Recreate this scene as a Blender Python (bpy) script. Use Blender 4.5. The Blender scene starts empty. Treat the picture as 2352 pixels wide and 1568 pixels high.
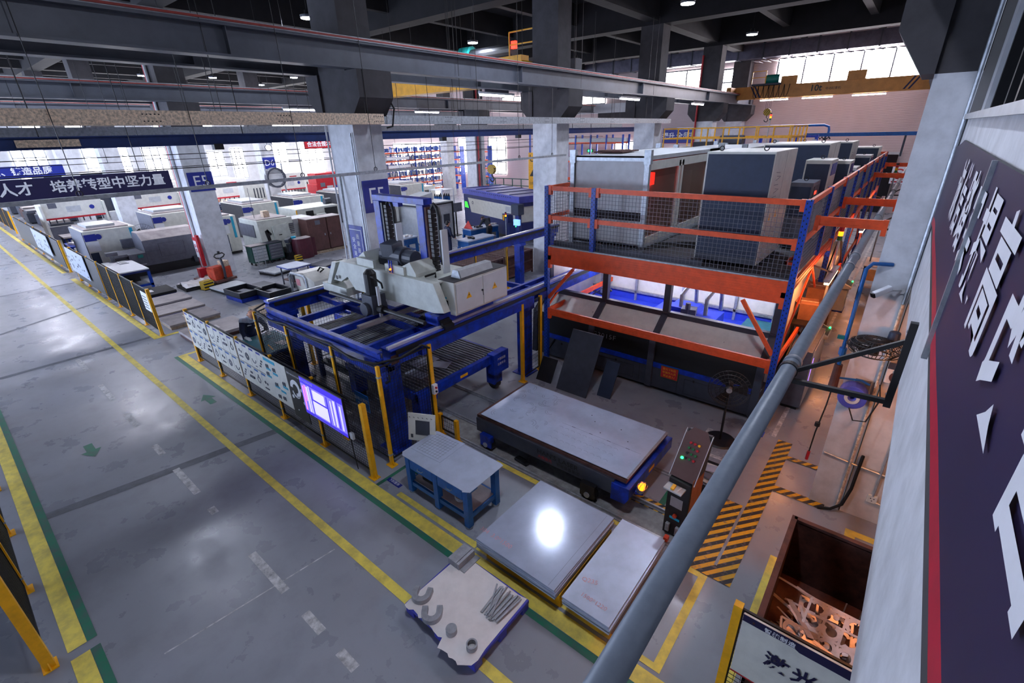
import bpy, math, random
from mathutils import Vector, Matrix
random.seed(7)
SC = bpy.context.scene
COL = SC.collection
PI = math.pi

# ---------------------------------------------------------------- camera
cd = bpy.data.cameras.new('camera')
cam = bpy.data.objects.new('camera', cd)
COL.objects.link(cam)
cd.sensor_width = 36.0
cd.lens = 16.52
cd.clip_start = 0.02
cd.clip_end = 400
RX = Vector((0.77532609, 0.63109514, -0.02425656))
RD = Vector((0.23844557, -0.32807272, -0.91406346))
RF = Vector((-0.58481892, 0.70291338, -0.40484518))
M = Matrix((RX, -RD, -RF)).transposed().to_4x4()
M.translation = Vector((0, 0, 5.5))
cam.matrix_world = M
SC.camera = cam

# ---------------------------------------------------------------- world, view, light
vs = SC.view_settings
vs.view_transform = 'Standard'
vs.look = 'None'
vs.gamma = 1.0
vs.exposure = 0.45
SC.cycles.max_bounces = 6
SC.cycles.diffuse_bounces = 3
SC.cycles.glossy_bounces = 3
SC.cycles.transmission_bounces = 4
SC.cycles.transparent_max_bounces = 8
SC.cycles.caustics_reflective = False
SC.cycles.caustics_refractive = False
SC.cycles.sample_clamp_indirect = 4.0
SC.cycles.use_fast_gi = False
W = bpy.data.worlds.new('world')
SC.world = W
W.use_nodes = True
W.node_tree.nodes['Background'].inputs[0].default_value = (0.75, 0.82, 1.0, 1)
W.node_tree.nodes['Background'].inputs[1].default_value = 1.0

# Light comes only from things the place has: the daylit window panes (emissive glass), the high-bay
# lamps, the tube lamps and the beacons.  Their strengths:
WIN_AISLE = 15.0     # tall daylit windows of the aisle-side wall (behind and left of the camera)
WIN_END = 11.0       # windows of the two far walls
HIGHBAY = 300.0     # high-bay lamps
WARMTUBE = 62.0     # warm tubes under the upper floor at the right
LASERTUBE = 60.0    # white tubes inside the laser machine

# ---------------------------------------------------------------- materials
def lin(c):
    c = c / 255.0
    return c / 12.92 if c <= 0.04045 else ((c + 0.055) / 1.055) ** 2.4
def S(r, g, b):
    return (lin(r), lin(g), lin(b), 1)

MATS = {}
def mat(name, rgb, rough=0.5, metal=0.0, var=0.12, scale=6.0, emit=0.0, alpha=1.0, bump=0.0, spec=0.5, trans=0.0, dirt=None, ecol=None):
    """procedural paint / metal: base colour broken up by noise wear"""
    m = bpy.data.materials.new(name)
    m.use_nodes = True
    nt = m.node_tree; N = nt.nodes; L = nt.links
    b = N['Principled BSDF']
    c = S(*rgb)
    b.inputs['Roughness'].default_value = rough
    b.inputs['Metallic'].default_value = metal
    b.inputs['Specular IOR Level'].default_value = spec
    if var > 0:
        tc = N.new('ShaderNodeTexCoord')
        nz = N.new('ShaderNodeTexNoise')
        nz.inputs['Scale'].default_value = scale
        nz.inputs['Detail'].default_value = 5
        nz.inputs['Roughness'].default_value = 0.62
        L.new(tc.outputs['Object'], nz.inputs['Vector'])
        mx = N.new('ShaderNodeMix'); mx.data_type = 'RGBA'
        lo = tuple(x * (1 - var * 1.6) for x in c[:3]) + (1,)
        hi = tuple(min(1, x * (1 + var)) for x in c[:3]) + (1,)
        mx.inputs['A'].default_value = dirt and S(*dirt) or lo
        mx.inputs['B'].default_value = hi
        mr = N.new('ShaderNodeMapRange')
        mr.inputs['From Min'].default_value = 0.32
        mr.inputs['From Max'].default_value = 0.62
        L.new(nz.outputs['Fac'], mr.inputs['Value'])
        L.new(mr.outputs['Result'], mx.inputs['Factor'])
        L.new(mx.outputs['Result'], b.inputs['Base Color'])
        if bump > 0:
            bp = N.new('ShaderNodeBump')
            bp.inputs['Strength'].default_value = bump
            bp.inputs['Distance'].default_value = 0.02
            L.new(nz.outputs['Fac'], bp.inputs['Height'])
            L.new(bp.outputs['Normal'], b.inputs['Normal'])
    else:
        b.inputs['Base Color'].default_value = c
    if emit > 0:
        b.inputs['Emission Color'].default_value = S(*(ecol or rgb))
        b.inputs['Emission Strength'].default_value = emit
    if trans > 0:
        b.inputs['Transmission Weight'].default_value = trans
    if alpha < 1:
        b.inputs['Alpha'].default_value = alpha
    MATS[name] = m
    return m

def glass(name, tint, alpha):
    m = bpy.data.materials.new(name)
    m.use_nodes = True
    nt = m.node_tree; N = nt.nodes; L = nt.links
    out = N['Material Output']
    N.remove(N['Principled BSDF'])
    t = N.new('ShaderNodeBsdfTransparent'); t.inputs[0].default_value = S(*tint)
    g = N.new('ShaderNodeBsdfGlossy'); g.inputs['Roughness'].default_value = 0.08
    mx = N.new('ShaderNodeMixShader'); mx.inputs[0].default_value = alpha
    L.new(t.outputs[0], mx.inputs[1]); L.new(g.outputs[0], mx.inputs[2])
    L.new(mx.outputs[0], out.inputs[0])
    MATS[name] = m
    return m

def stripes(name, c1, c2, freq, ang, rough=0.5, wear=0.0):
    m = bpy.data.materials.new(name)
    m.use_nodes = True
    nt = m.node_tree; N = nt.nodes; L = nt.links
    b = N['Principled BSDF']; b.inputs['Roughness'].default_value = rough
    tc = N.new('ShaderNodeTexCoord')
    mp = N.new('ShaderNodeMapping'); mp.inputs['Rotation'].default_value = ang
    w = N.new('ShaderNodeTexWave'); w.wave_type = 'BANDS'; w.bands_direction = 'X'
    w.inputs['Scale'].default_value = freq
    L.new(tc.outputs['Object'], mp.inputs['Vector']); L.new(mp.outputs['Vector'], w.inputs['Vector'])
    cr = N.new('ShaderNodeValToRGB'); cr.color_ramp.interpolation = 'CONSTANT'
    cr.color_ramp.elements[0].color = S(*c1); cr.color_ramp.elements[1].color = S(*c2)
    cr.color_ramp.elements[1].position = 0.5
    L.new(w.outputs['Fac'], cr.inputs['Fac'])
    if wear:
        nz = N.new('ShaderNodeTexNoise'); nz.inputs['Scale'].default_value = 14; nz.inputs['Detail'].default_value = 6
        L.new(tc.outputs['Object'], nz.inputs['Vector'])
        mr = N.new('ShaderNodeMapRange'); mr.inputs['From Min'].default_value = 0.55; mr.inputs['From Max'].default_value = 0.7
        mr.inputs['To Max'].default_value = wear
        L.new(nz.outputs['Fac'], mr.inputs['Value'])
        mx = N.new('ShaderNodeMix'); mx.data_type = 'RGBA'; mx.inputs['B'].default_value = S(120, 105, 95)
        L.new(mr.outputs['Result'], mx.inputs['Factor']); L.new(cr.outputs['Color'], mx.inputs['A'])
        L.new(mx.outputs['Result'], b.inputs['Base Color'])
    else:
        L.new(cr.outputs['Color'], b.inputs['Base Color'])
    MATS[name] = m
    return m

def concrete_floor():
    m = bpy.data.materials.new('polished_concrete')
    m.use_nodes = True
    nt = m.node_tree; N = nt.nodes; L = nt.links
    b = N['Principled BSDF']
    tc = N.new('ShaderNodeTexCoord')
    def noise(sc, det, rg=0.6):
        n = N.new('ShaderNodeTexNoise'); n.inputs['Scale'].default_value = sc; n.inputs['Detail'].default_value = det
        n.inputs['Roughness'].default_value = rg
        L.new(tc.outputs['Object'], n.inputs['Vector']); return n
    big = noise(0.22, 4); mid = noise(1.6, 6); fine = noise(26, 5, 0.7)
    def mix(a, bb, fac, t='MIX'):
        x = N.new('ShaderNodeMix'); x.data_type = 'RGBA'; x.blend_type = t
        x.inputs['Factor'].default_value = 1 if t != 'MIX' else 0.5
        for k, v in (('A', a), ('B', bb)):
            if isinstance(v, tuple): x.inputs[k].default_value = v
            else: L.new(v, x.inputs[k])
        if fac is not None:
            if isinstance(fac, float): x.inputs['Factor'].default_value = fac
            else: L.new(fac, x.inputs['Factor'])
        return x.outputs['Result']
    def rng(o, a, bb, c=0.0, d=1.0):
        r = N.new('ShaderNodeMapRange'); r.inputs['From Min'].default_value = a; r.inputs['From Max'].default_value = bb
        r.inputs['To Min'].default_value = c; r.inputs['To Max'].default_value = d
        L.new(o, r.inputs['Value']); return r.outputs['Result']
    base = mix(S(136, 139, 147), S(158, 161, 170), rng(big.outputs['Fac'], 0.35, 0.65))
    base = mix(base, S(106, 105, 112), rng(mid.outputs['Fac'], 0.5, 0.8, 0, 0.4))
    base = mix(base, S(150, 150, 152), rng(fine.outputs['Fac'], 0.6, 0.8, 0, 0.35))
    L.new(base, b.inputs['Base Color'])
    L.new(rng(mid.outputs['Fac'], 0.3, 0.7, 0.22, 0.42), b.inputs['Roughness'])
    b.inputs['Specular IOR Level'].default_value = 0.55
    bp = N.new('ShaderNodeBump'); bp.inputs['Strength'].default_value = 0.06; bp.inputs['Distance'].default_value = 0.01
    L.new(fine.outputs['Fac'], bp.inputs['Height']); L.new(bp.outputs['Normal'], b.inputs['Normal'])
    return m

def ribbed_wall(name, c1, c2, freq):
    m = bpy.data.materials.new(name); m.use_nodes = True
    nt = m.node_tree; N = nt.nodes; L = nt.links
    b = N['Principled BSDF']; b.inputs['Roughness'].default_value = 0.8
    tc = N.new('ShaderNodeTexCoord')
    w = N.new('ShaderNodeTexWave'); w.wave_type = 'BANDS'; w.bands_direction = 'Z'
    w.inputs['Scale'].default_value = freq; w.inputs['Distortion'].default_value = 0.6
    nz = N.new('ShaderNodeTexNoise'); nz.inputs['Scale'].default_value = 0.5; nz.inputs['Detail'].default_value = 6
    L.new(tc.outputs['Object'], w.inputs['Vector']); L.new(tc.outputs['Object'], nz.inputs['Vector'])
    x = N.new('ShaderNodeMix'); x.data_type = 'RGBA'; x.inputs['A'].default_value = S(*c1); x.inputs['B'].default_value = S(*c2)
    ad = N.new('ShaderNodeMath'); ad.operation = 'MULTIPLY'
    L.new(w.outputs['Fac'], ad.inputs[0]); L.new(nz.outputs['Fac'], ad.inputs[1])
    L.new(ad.outputs[0], x.inputs['Factor']); L.new(x.outputs['Result'], b.inputs['Base Color'])
    bp = N.new('ShaderNodeBump'); bp.inputs['Strength'].default_value = 0.4; bp.inputs['Distance'].default_value = 0.03
    L.new(w.outputs['Fac'], bp.inputs['Height']); L.new(bp.outputs['Normal'], b.inputs['Normal'])
    MATS[name] = m
    return m

FLOOR = concrete_floor()
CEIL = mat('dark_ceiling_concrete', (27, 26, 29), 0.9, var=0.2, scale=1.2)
CONC = mat('grey_concrete', (66, 64, 67), 0.85, var=0.14, scale=2.5, bump=0.15)
WHITEP = mat('white_wall_paint', (206, 208, 212), 0.6, var=0.06, scale=2.0)
DIRTYW = mat('marked_white_plaster', (205, 207, 212), 0.75, var=0.10, scale=3.5, bump=0.2)
WARMW = mat('cream_plaster', (214, 206, 200), 0.75, var=0.08, scale=4, bump=0.15)
RIB = ribbed_wall('ribbed_block_wall', (190, 172, 172), (228, 212, 212), 6)
BLUEST = mat('royal_blue_steel', (10, 54, 176), 0.38, var=0.14, scale=5, dirt=(10, 30, 96))
RACKBL = mat('rack_post_blue', (12, 62, 166), 0.42, var=0.12, scale=7)
ORANGE = mat('rack_beam_orange', (226, 84, 36), 0.45, var=0.10, scale=7)
YEL = mat('safety_yellow', (242, 176, 18), 0.42, var=0.10, scale=8)
YELLINE = mat('yellow_floor_paint', (236, 214, 92), 0.55, var=0.12, scale=5, dirt=(206, 186, 92))
GRNLINE = mat('green_floor_paint', (24, 112, 84), 0.55, var=0.2, scale=6, dirt=(70, 100, 92))
WHTLINE = mat('worn_white_paint', (205, 205, 205), 0.6, var=0.2, scale=9, dirt=(140, 140, 142))
JOINT = mat('dark_floor_joint', (104, 106, 114), 0.6, var=0.2, scale=3)
BLACKM = mat('black_powder_coat', (22, 22, 25), 0.45, var=0.15, scale=9)
BLACKR = mat('black_rubber', (16, 16, 17), 0.7, var=0.2, scale=12)
GREYM = mat('mid_grey_machine', (98, 100, 112), 0.5, var=0.1, scale=6)
DGREY = mat('dark_grey_panel', (58, 62, 74), 0.5, var=0.1, scale=6)
LGREY = mat('light_grey_panel', (186, 190, 194), 0.45, var=0.07, scale=5)
OFFW = mat('off_white_machine', (216, 216, 208), 0.42, var=0.06, scale=5)
IVORY = mat('ivory_machine', (200, 204, 196), 0.42, var=0.08, scale=4)
STEEL = mat('bare_steel_sheet', (178, 188, 208), 0.34, metal=0.2, var=0.07, scale=3)
STEELR = mat('dull_bar_steel', (166, 168, 174), 0.42, metal=0.35, var=0.15, scale=8)
GALV = mat('galvanised_steel', (172, 178, 184), 0.42, metal=0.55, var=0.16, scale=14)
RUSTY = mat('dusty_galvanised', (222, 200, 176), 0.7, metal=0.15, var=0.3, scale=24)
DUCT = mat('duct_sheet', (92, 90, 104), 0.35, metal=0.6, var=0.15, scale=3)
NAVY = mat('navy_panel', (42, 54, 78), 0.5, var=0.08, scale=7)
NAVY2 = mat('deep_blue_machine', (20, 40, 104), 0.42, var=0.1, scale=4)
PURP = mat('violet_blue_machine_top', (72, 80, 176), 0.45, var=0.1, scale=4)
CYAN = mat('cyan_trim', (20, 160, 196), 0.4, var=0.05)
BLUEB = mat('workbench_blue', (24, 92, 162), 0.42, var=0.12, scale=8)
BROWN = mat('brown_cabinet', (96, 64, 60), 0.55, var=0.16, scale=3)
MAROON = mat('maroon_shell', (82, 30, 44), 0.5, var=0.15, scale=4)
GREEN = mat('dark_green_cabinet', (24, 70, 62), 0.5, var=0.12, scale=6)
REDP = mat('red_paint', (178, 26, 40), 0.4, var=0.1, scale=6)
REDO = mat('orange_red_paint', (204, 70, 40), 0.45, var=0.14, scale=7)
NAVYSIGN = mat('navy_sign_board', (24, 20, 66), 0.5, var=0.06, scale=2)
BLUESIGN = mat('blue_sign_board', (28, 44, 140), 0.45, var=0.05, scale=2)
MONO = mat('dark_monorail_blue', (10, 48, 112), 0.5, var=0.1)
WHITE = mat('white_sign_paint', (232, 234, 240), 0.5, var=0.03)
PAPER = mat('white_kraft_paper', (236, 230, 228), 0.8, var=0.04, scale=5, bump=0.1)
CARD = mat('brown_cardboard', (150, 98, 68), 0.8, var=0.12, scale=6)
WOOD = mat('pallet_wood', (168, 148, 126), 0.8, var=0.22, scale=9)
PLATEP = mat('dusty_plate', (166, 158, 158), 0.6, metal=0.2, var=0.14, scale=3)
PALLETB = mat('blue_plastic_pallet', (66, 70, 176), 0.45, var=0.08, scale=6)
TRAYBK = mat('black_plastic_tray', (34, 36, 44), 0.4, var=0.15, scale=7)
RUST = mat('rusty_bin_steel', (78, 46, 40), 0.75, var=0.3, scale=6, bump=0.2)
SCRAP = mat('scrap_plate', (196, 176, 170), 0.4, metal=0.5, var=0.14, scale=7)
PIPEG = mat('grey_painted_pipe', (118, 126, 138), 0.4, var=0.06, scale=12)
SKIN = mat('skin', (196, 138, 112), 0.55, var=0.06, scale=12)
HAIR = mat('dark_hair', (30, 26, 26), 0.6, var=0.2, scale=20)
WORKB = mat('navy_workwear', (24, 34, 66), 0.8, var=0.15, scale=14)
WORKG = mat('pale_workwear_yoke', (170, 180, 200), 0.8, var=0.08, scale=14)
WORKK = mat('charcoal_jacket', (44, 48, 56), 0.85, var=0.15, scale=14)
GLOVE = mat('white_glove', (226, 228, 230), 0.8, var=0.06, scale=20)
TRAIL = mat('cyan_green_mat', (40, 108, 122), 0.5, var=0.15, scale=6)
SUNWIN = mat('bright_window_daylight', (255, 252, 255), 0.5, var=0, emit=WIN_END)
CRANEWIN = mat('crane_bay_window_daylight', (255, 246, 255), 0.5, var=0, emit=20.0)
AISWIN = mat('aisle_window_daylight', (206, 222, 255), 0.5, var=0, emit=WIN_AISLE)
SKYWIN = mat('dull_window_daylight', (225, 230, 245), 0.5, var=0, emit=1.1)
LAMPF = mat('far_lamp_diffuser', (255, 255, 255), 0.5, var=0, emit=HIGHBAY * 2.4, ecol=(236, 238, 255))
LAMPW = mat('lamp_diffuser', (255, 255, 255), 0.5, var=0, emit=HIGHBAY, ecol=(226, 234, 255))
TUBEW = mat('tube_lamp', (255, 255, 255), 0.5, var=0, emit=22.0, ecol=(240, 234, 250))
GLOWO = mat('orange_beacon_lens', (255, 130, 30), 0.4, var=0, emit=4.0, ecol=(255, 110, 14))
GLOWR = mat('red_beacon_lens', (230, 40, 30), 0.4, var=0, emit=7.0, ecol=(255, 30, 16))
GLOWG = mat('green_indicator', (60, 230, 110), 0.4, var=0, emit=4.0, ecol=(40, 255, 110))
GREENL = mat('green_lens', (30, 110, 60), 0.4, var=0)
SCREEN = mat('dark_screen', (20, 24, 32), 0.15, var=0)
SMOKE = mat('smoked_door_glass', (128, 92, 76), 0.2, var=0.04, alpha=0.55)
HAZ = stripes('hazard_tape', (232, 172, 30), (44, 42, 44), 2.6, (0, 0, math.radians(38)), 0.55, 0.7)
HAZV = stripes('hazard_plate', (226, 186, 30), (26, 26, 28), 4.0, (0, math.radians(40), 0), 0.5)
TEAL = mat('teal_motor', (30, 130, 124), 0.4, var=0.08)
CRANEY = mat('crane_yellow', (226, 164, 22), 0.45, var=0.1, scale=3)
CRANEO = mat('crane_ochre', (196, 132, 62), 0.5, var=0.1, scale=3)
RAILG = mat('runway_grey_steel', (86, 90, 100), 0.45, var=0.1, scale=2)
REDRAIL = mat('red_conductor_rail', (150, 46, 36), 0.5, var=0.1)
# ---------------------------------------------------------------- mesh building helpers
class B:
    def __init__(s):
        s.v = []; s.f = []; s.mi = []; s.m = 0
    def face(s, pts):
        n = len(s.v); s.v += [tuple(p) for p in pts]; s.f.append(tuple(range(n, n + len(pts)))); s.mi.append(s.m); return s
    def mesh(s, V, F):
        n = len(s.v); s.v += [tuple(p) for p in V]
        for f in F: s.f.append(tuple(i + n for i in f)); s.mi.append(s.m)
        return s
    def box(s, x0, y0, z0, x1, y1, z1):
        return s.mesh([(x0, y0, z0), (x1, y0, z0), (x1, y1, z0), (x0, y1, z0), (x0, y0, z1), (x1, y0, z1), (x1, y1, z1), (x0, y1, z1)],
                      [(0, 3, 2, 1), (4, 5, 6, 7), (0, 1, 5, 4), (1, 2, 6, 5), (2, 3, 7, 6), (3, 0, 4, 7)])
    def rbox(s, c, sz, e=(0, 0, 0)):
        R = Matrix.Rotation(e[2], 3, 'Z') @ Matrix.Rotation(e[1], 3, 'Y') @ Matrix.Rotation(e[0], 3, 'X')
        V = []
        for k in (-.5, .5):
            for (i, j) in ((-.5, -.5), (.5, -.5), (.5, .5), (-.5, .5)):
                V.append(R @ Vector((i * sz[0], j * sz[1], k * sz[2])) + Vector(c))
        return s.mesh(V, [(0, 3, 2, 1), (4, 5, 6, 7), (0, 1, 5, 4), (1, 2, 6, 5), (2, 3, 7, 6), (3, 0, 4, 7)])
    def bar(s, p, q, w, h):
        """rectangular bar from p to q"""
        p = Vector(p); q = Vector(q); d = (q - p); L = d.length
        if L < 1e-6: return s
        d.normalize()
        up = Vector((0, 0, 1)) if abs(d.z) < 0.95 else Vector((0, 1, 0))
        sx = d.cross(up).normalized(); u = sx.cross(d)
        V = []
        for o in (p, q):
            for (i, j) in ((-.5, -.5), (.5, -.5), (.5, .5), (-.5, .5)):
                V.append(o + sx * i * w + u * j * h)
        return s.mesh(V, [(0, 1, 2, 3), (4, 7, 6, 5), (0, 4, 5, 1), (1, 5, 6, 2), (2, 6, 7, 3), (3, 7, 4, 0)])
    def cyl(s, p, q, r, n=12, r1=None, caps=True):
        p = Vector(p); q = Vector(q); d = (q - p).normalized(); r1 = r if r1 is None else r1
        a = d.orthogonal().normalized(); b = d.cross(a)
        V = []
        for o, rr in ((p, r), (q, r1)):
            for i in range(n):
                t = 2 * PI * i / n; V.append(o + (a * math.cos(t) + b * math.sin(t)) * rr)
        F = [(i, (i + 1) % n, n + (i + 1) % n, n + i) for i in range(n)]
        if caps: F += [tuple(range(n - 1, -1, -1)), tuple(range(n, 2 * n))]
        return s.mesh(V, F)
    def tube(s, pts, r, n=8, closed=False):
        P = [Vector(p) for p in pts]; N = len(P)
        V = []; F = []; prev = None
        for i in range(N):
            if closed: t = (P[(i + 1) % N] - P[i - 1])
            else: t = (P[min(i + 1, N - 1)] - P[max(i - 1, 0)])
            t.normalize()
            a = t.orthogonal().normalized() if prev is None else (prev - t * prev.dot(t)).normalized()
            prev = a; b = t.cross(a)
            for k in range(n):
                g = 2 * PI * k / n; V.append(P[i] + (a * math.cos(g) + b * math.sin(g)) * r)
        for i in range(N if closed else N - 1):
            j = (i + 1) % N
            for k in range(n):
                F.append((i * n + k, i * n + (k + 1) % n, j * n + (k + 1) % n, j * n + k))
        if not closed:
            F += [tuple(range(n - 1, -1, -1)), tuple(range((N - 1) * n, N * n))]
        return s.mesh(V, F)
    def prism(s, poly, ax, a, b):
        """poly of 2-D points extruded along axis ax ('x','y','z') from a to b"""
        def P(p, t):
            return {'x': (t, p[0], p[1]), 'y': (p[0], t, p[1]), 'z': (p[0], p[1], t)}[ax]
        n = len(poly)
        V = [P(p, a) for p in poly] + [P(p, b) for p in poly]
        F = [(i, (i + 1) % n, n + (i + 1) % n, n + i) for i in range(n)] + [tuple(range(n - 1, -1, -1)), tuple(range(n, 2 * n))]
        return s.mesh(V, F)
    def ring(s, c, ax, r0, r1, h, a0=0, a1=2 * PI, n=28):
        """flat ring / arc plate, thickness h along ax ('z' or 'y')"""
        V = []
        full = abs(a1 - a0 - 2 * PI) < 1e-6
        m = n if full else n + 1
        for i in range(m):
            t = a0 + (a1 - a0) * i / n
            for r in (r0, r1):
                for z in (0, h):
                    u, w = r * math.cos(t), r * math.sin(t)
                    V.append((c[0] + u, c[1] + w, c[2] + z) if ax == 'z' else (c[0] + u, c[1] + z, c[2] + w) if ax == 'y' else (c[0] + z, c[1] + u, c[2] + w))
        F = []
        for i in range(n):
            a = 4 * i; b = 4 * ((i + 1) % m)
            F += [(a, b, b + 1, a + 1), (a + 2, a + 3, b + 3, b + 2), (a + 1, b + 1, b + 3, a + 3), (a, a + 2, b + 2, b)]
        if not full: F += [(0, 1, 3, 2), (4 * n, 4 * n + 2, 4 * n + 3, 4 * n + 1)]
        return s.mesh(V, F)
    def build(s, name, mats, parent=None, loc=(0, 0, 0), rz=0.0, bevel=0.0, smooth=False, label=None):
        me = bpy.data.meshes.new(name)
        me.from_pydata(s.v, [], s.f)
        if not isinstance(mats, (list, tuple)): mats = [mats]
        for m in mats: me.materials.append(m)
        me.polygons.foreach_set('material_index', s.mi)
        if smooth:
            me.polygons.foreach_set('use_smooth', [True] * len(me.polygons))
        me.update()
        o = bpy.data.objects.new(name, me); COL.objects.link(o)
        o.location = loc; o.rotation_euler = (0, 0, rz)
        if parent is not None: o.parent = parent
        if bevel > 0:
            w = o.modifiers.new('edge', 'BEVEL'); w.width = bevel; w.segments = 2; w.limit_method = 'ANGLE'; w.angle_limit = math.radians(40)
        if smooth:
            try:
                md = o.modifiers.new('wn', 'WEIGHTED_NORMAL')
            except Exception: pass
        if label: o['label'] = label
        return o

def tag(o, label=None, cat=None, group=None, kind=None):
    if label: o['label'] = label
    if cat: o['category'] = cat
    if group: o['group'] = group
    if kind: o['kind'] = kind
    return o
def thing(name, label, cat, loc=(0, 0, 0), rz=0.0, group=None):
    o = bpy.data.objects.new(name, None); COL.objects.link(o)
    o.empty_display_size = 0.2
    o.location = loc; o.rotation_euler = (0, 0, rz)
    return tag(o, label, cat, group)
def struct(o):
    o['kind'] = 'structure'; return o
def copy_tree(o, parent=None):
    c = o.copy(); COL.objects.link(c)
    if parent is not None: c.parent = parent
    for ch in [x for x in COL.objects if x.parent == o]: copy_tree(ch, c)
    return c
KIDS = {}
def dup(o, loc, rz=None, label=None, group=None):
    c = copy_tree(o); c.location = loc
    if rz is not None: c.rotation_euler = (0, 0, rz)
    if label: c['label'] = label
    if group: c['group'] = group
    return c

_txt = {}
def lettering(body, size, m, parent, loc, right, up, name='lettering', depth=0.004, align='CENTER', bold=False, sx=1.0, spacing=1.0):
    key = (body, align, bold, spacing)
    if key not in _txt:
        cu = bpy.data.curves.new('lettering', 'FONT')
        cu.body = body; cu.size = 1.0; cu.align_x = align; cu.align_y = 'CENTER'; cu.resolution_u = 2
        cu.space_character = spacing
        if bold: cu.offset = 0.022
        to = bpy.data.objects.new('tmp', cu); COL.objects.link(to)
        dg = bpy.context.evaluated_depsgraph_get()
        me = bpy.data.meshes.new_from_object(to.evaluated_get(dg))
        bpy.data.objects.remove(to)
        _txt[key] = me
    src = _txt[key]
    R = Vector(right).normalized(); U = Vector(up).normalized(); Nn = R.cross(U)
    me = bpy.data.meshes.new(name)
    V = [R * v.co.x * size * sx + U * v.co.y * size + Nn * depth for v in src.vertices]
    me.from_pydata([tuple(v) for v in V], [], [tuple(p.vertices) for p in src.polygons])
    me.materials.append(m)
    o = bpy.data.objects.new(name, me); COL.objects.link(o)
    o.location = loc
    if parent is not None: o.parent = parent
    return o

def mesh_panel(b, p0, ux, uz, W_, H_, dx, dz, t=0.004):
    """welded wire mesh in the plane through p0 spanned by ux (horizontal) and uz"""
    p0 = Vector(p0); ux = Vector(ux); uz = Vector(uz)
    nx = max(1, int(round(W_ / dx))); nz = max(1, int(round(H_ / dz)))
    for i in range(nx + 1):
        a = p0 + ux * (W_ * i / nx); b.bar(a, a + uz * H_, t, t)
    for j in range(nz + 1):
        a = p0 + uz * (H_ * j / nz); b.bar(a, a + ux * W_, t, t)
    return b
# ================================================================= THE SETTING
fl = struct(B().box(-68, -13.2, -0.3, 9, 41.4, 0).build('floor', FLOOR))

def strip(x0, y0, x1, y1, name, m, z=0.004):
    B().face([(x0, y0, z), (x1, y0, z), (x1, y1, z), (x0, y1, z)]).build(name, m, fl)
def slant(pts, name, m, z=0.004):
    B().face([(p[0], p[1], z) for p in pts]).build(name, m, fl)
strip(-66, 2.27, 2, 2.40, 'aisle_line', YELLINE)
strip(-14.9, 3.22, 0.3, 3.42, 'aisle_line', YELLINE); strip(-14.9, 3.12, 0.3, 3.215, 'green_line', GRNLINE)
strip(-14.9, 3.42, -14.78, 4.3, 'aisle_line', YELLINE)
strip(-28.3, 3.22, -16.9, 3.40, 'aisle_line', YELLINE); strip(-17.05, 3.40, -16.9, 4.4, 'aisle_line', YELLINE)
strip(-58, 3.22, -30.0, 3.40, 'aisle_line', YELLINE)
strip(-40, -0.62, -6.45, -0.44, 'aisle_line', YELLINE); strip(-40, -0.435, -6.45, -0.34, 'green_line', GRNLINE)
strip(-6.3, -0.62, 2, -0.44, 'aisle_line', YELLINE); strip(-6.3, -0.435, 2, -0.34, 'green_line', GRNLINE)
for i, (a, b) in enumerate(((-17.0, -15.9), (-14.6, -13.4), (-12.4, -11.6), (-10.5, -10.0), (-9.3, -8.25), (-7.7, -7.5), (-6.2, -5.2), (-4.7, -4.3), (-3.92, -3.6), (-2.9, -2.2))):
    strip(a, 1.35, b, 1.46, 'lane_dash', WHTLINE)
def arrow(cx, cy, d, L=0.62):
    pts = [(cx - d * L / 2, cy - .07), (cx, cy - .07), (cx, cy - .16), (cx + d * L / 2, cy), (cx, cy + .16), (cx, cy + .07), (cx - d * L / 2, cy + .07)]
    slant(pts if d > 0 else pts[::-1], 'direction_arrow', GRNLINE)
arrow(-11.6, 2.8, -1); arrow(-11.3, 0.57, 1)
# boxes painted round the table and the plate stacks
for a in ((-5.5, 3.47, -3.7, 3.57), (-3.78, 3.57, -3.68, 5.2), (-4.75, 5.10, -3.78, 5.20), (-3.68, 3.47, -0.9, 3.55), (-1.0, 3.55, -0.9, 5.05), (-1.2, 4.97, -1.0, 5.07), (-3.68, 5.12, -1.9, 5.2)):
    strip(*a, 'box_line', YELLINE, 0.005)
strip(-6.0, 3.42, -5.93, 4.1, 'green_line', GRNLINE, 0.005); strip(-6.0, 4.03, -5.1, 4.1, 'green_line', GRNLINE, 0.005)
strip(-1.98, 5.9, -1.88, 7.2, 'green_line', GRNLINE, 0.005); strip(-1.85, 5.9, -1.76, 7.2, 'white_line', WHTLINE, 0.005); strip(-1.98, 5.78, -1.3, 5.88, 'green_line', GRNLINE, 0.005)
strip(-2.05, 7.65, -1.95, 8.55, 'white_line', WHTLINE, 0.005); strip(-1.95, 7.65, -1.15, 7.74, 'white_line', WHTLINE, 0.005)
strip(-1.0, 9.0, -0.92, 34, 'white_line', WHTLINE, 0.005)
strip(-0.33, 3.4, -0.24, 5.95, 'box_line', YELLINE, 0.005)
strip(0.42, 5.9, 0.55, 7.15, 'box_line', YELLINE, 0.005); strip(0.55, 7.03, 2.6, 7.15, 'box_line', YELLINE, 0.005)
B().face([(0.435, 6.15, .008), (0.535, 6.15, .008), (0.535, 6.6, .008), (0.435, 6.6, .008)]).build('floor_label', BLUESIGN, fl)
lettering('暂存区', 0.09, WHITE, fl, (0.485, 6.37, 0.010), (0, -1, 0), (1, 0, 0))
B().face([(-5.95, 3.6, .007), (-5.6, 3.6, .007), (-5.6, 3.69, .007), (-5.95, 3.69, .007)]).build('floor_label', BLUESIGN, fl)
lettering('下料暂存', 0.065, WHITE, fl, (-5.775, 3.645, 0.009), (1, 0, 0), (0, 1, 0))
hz = .006
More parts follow.
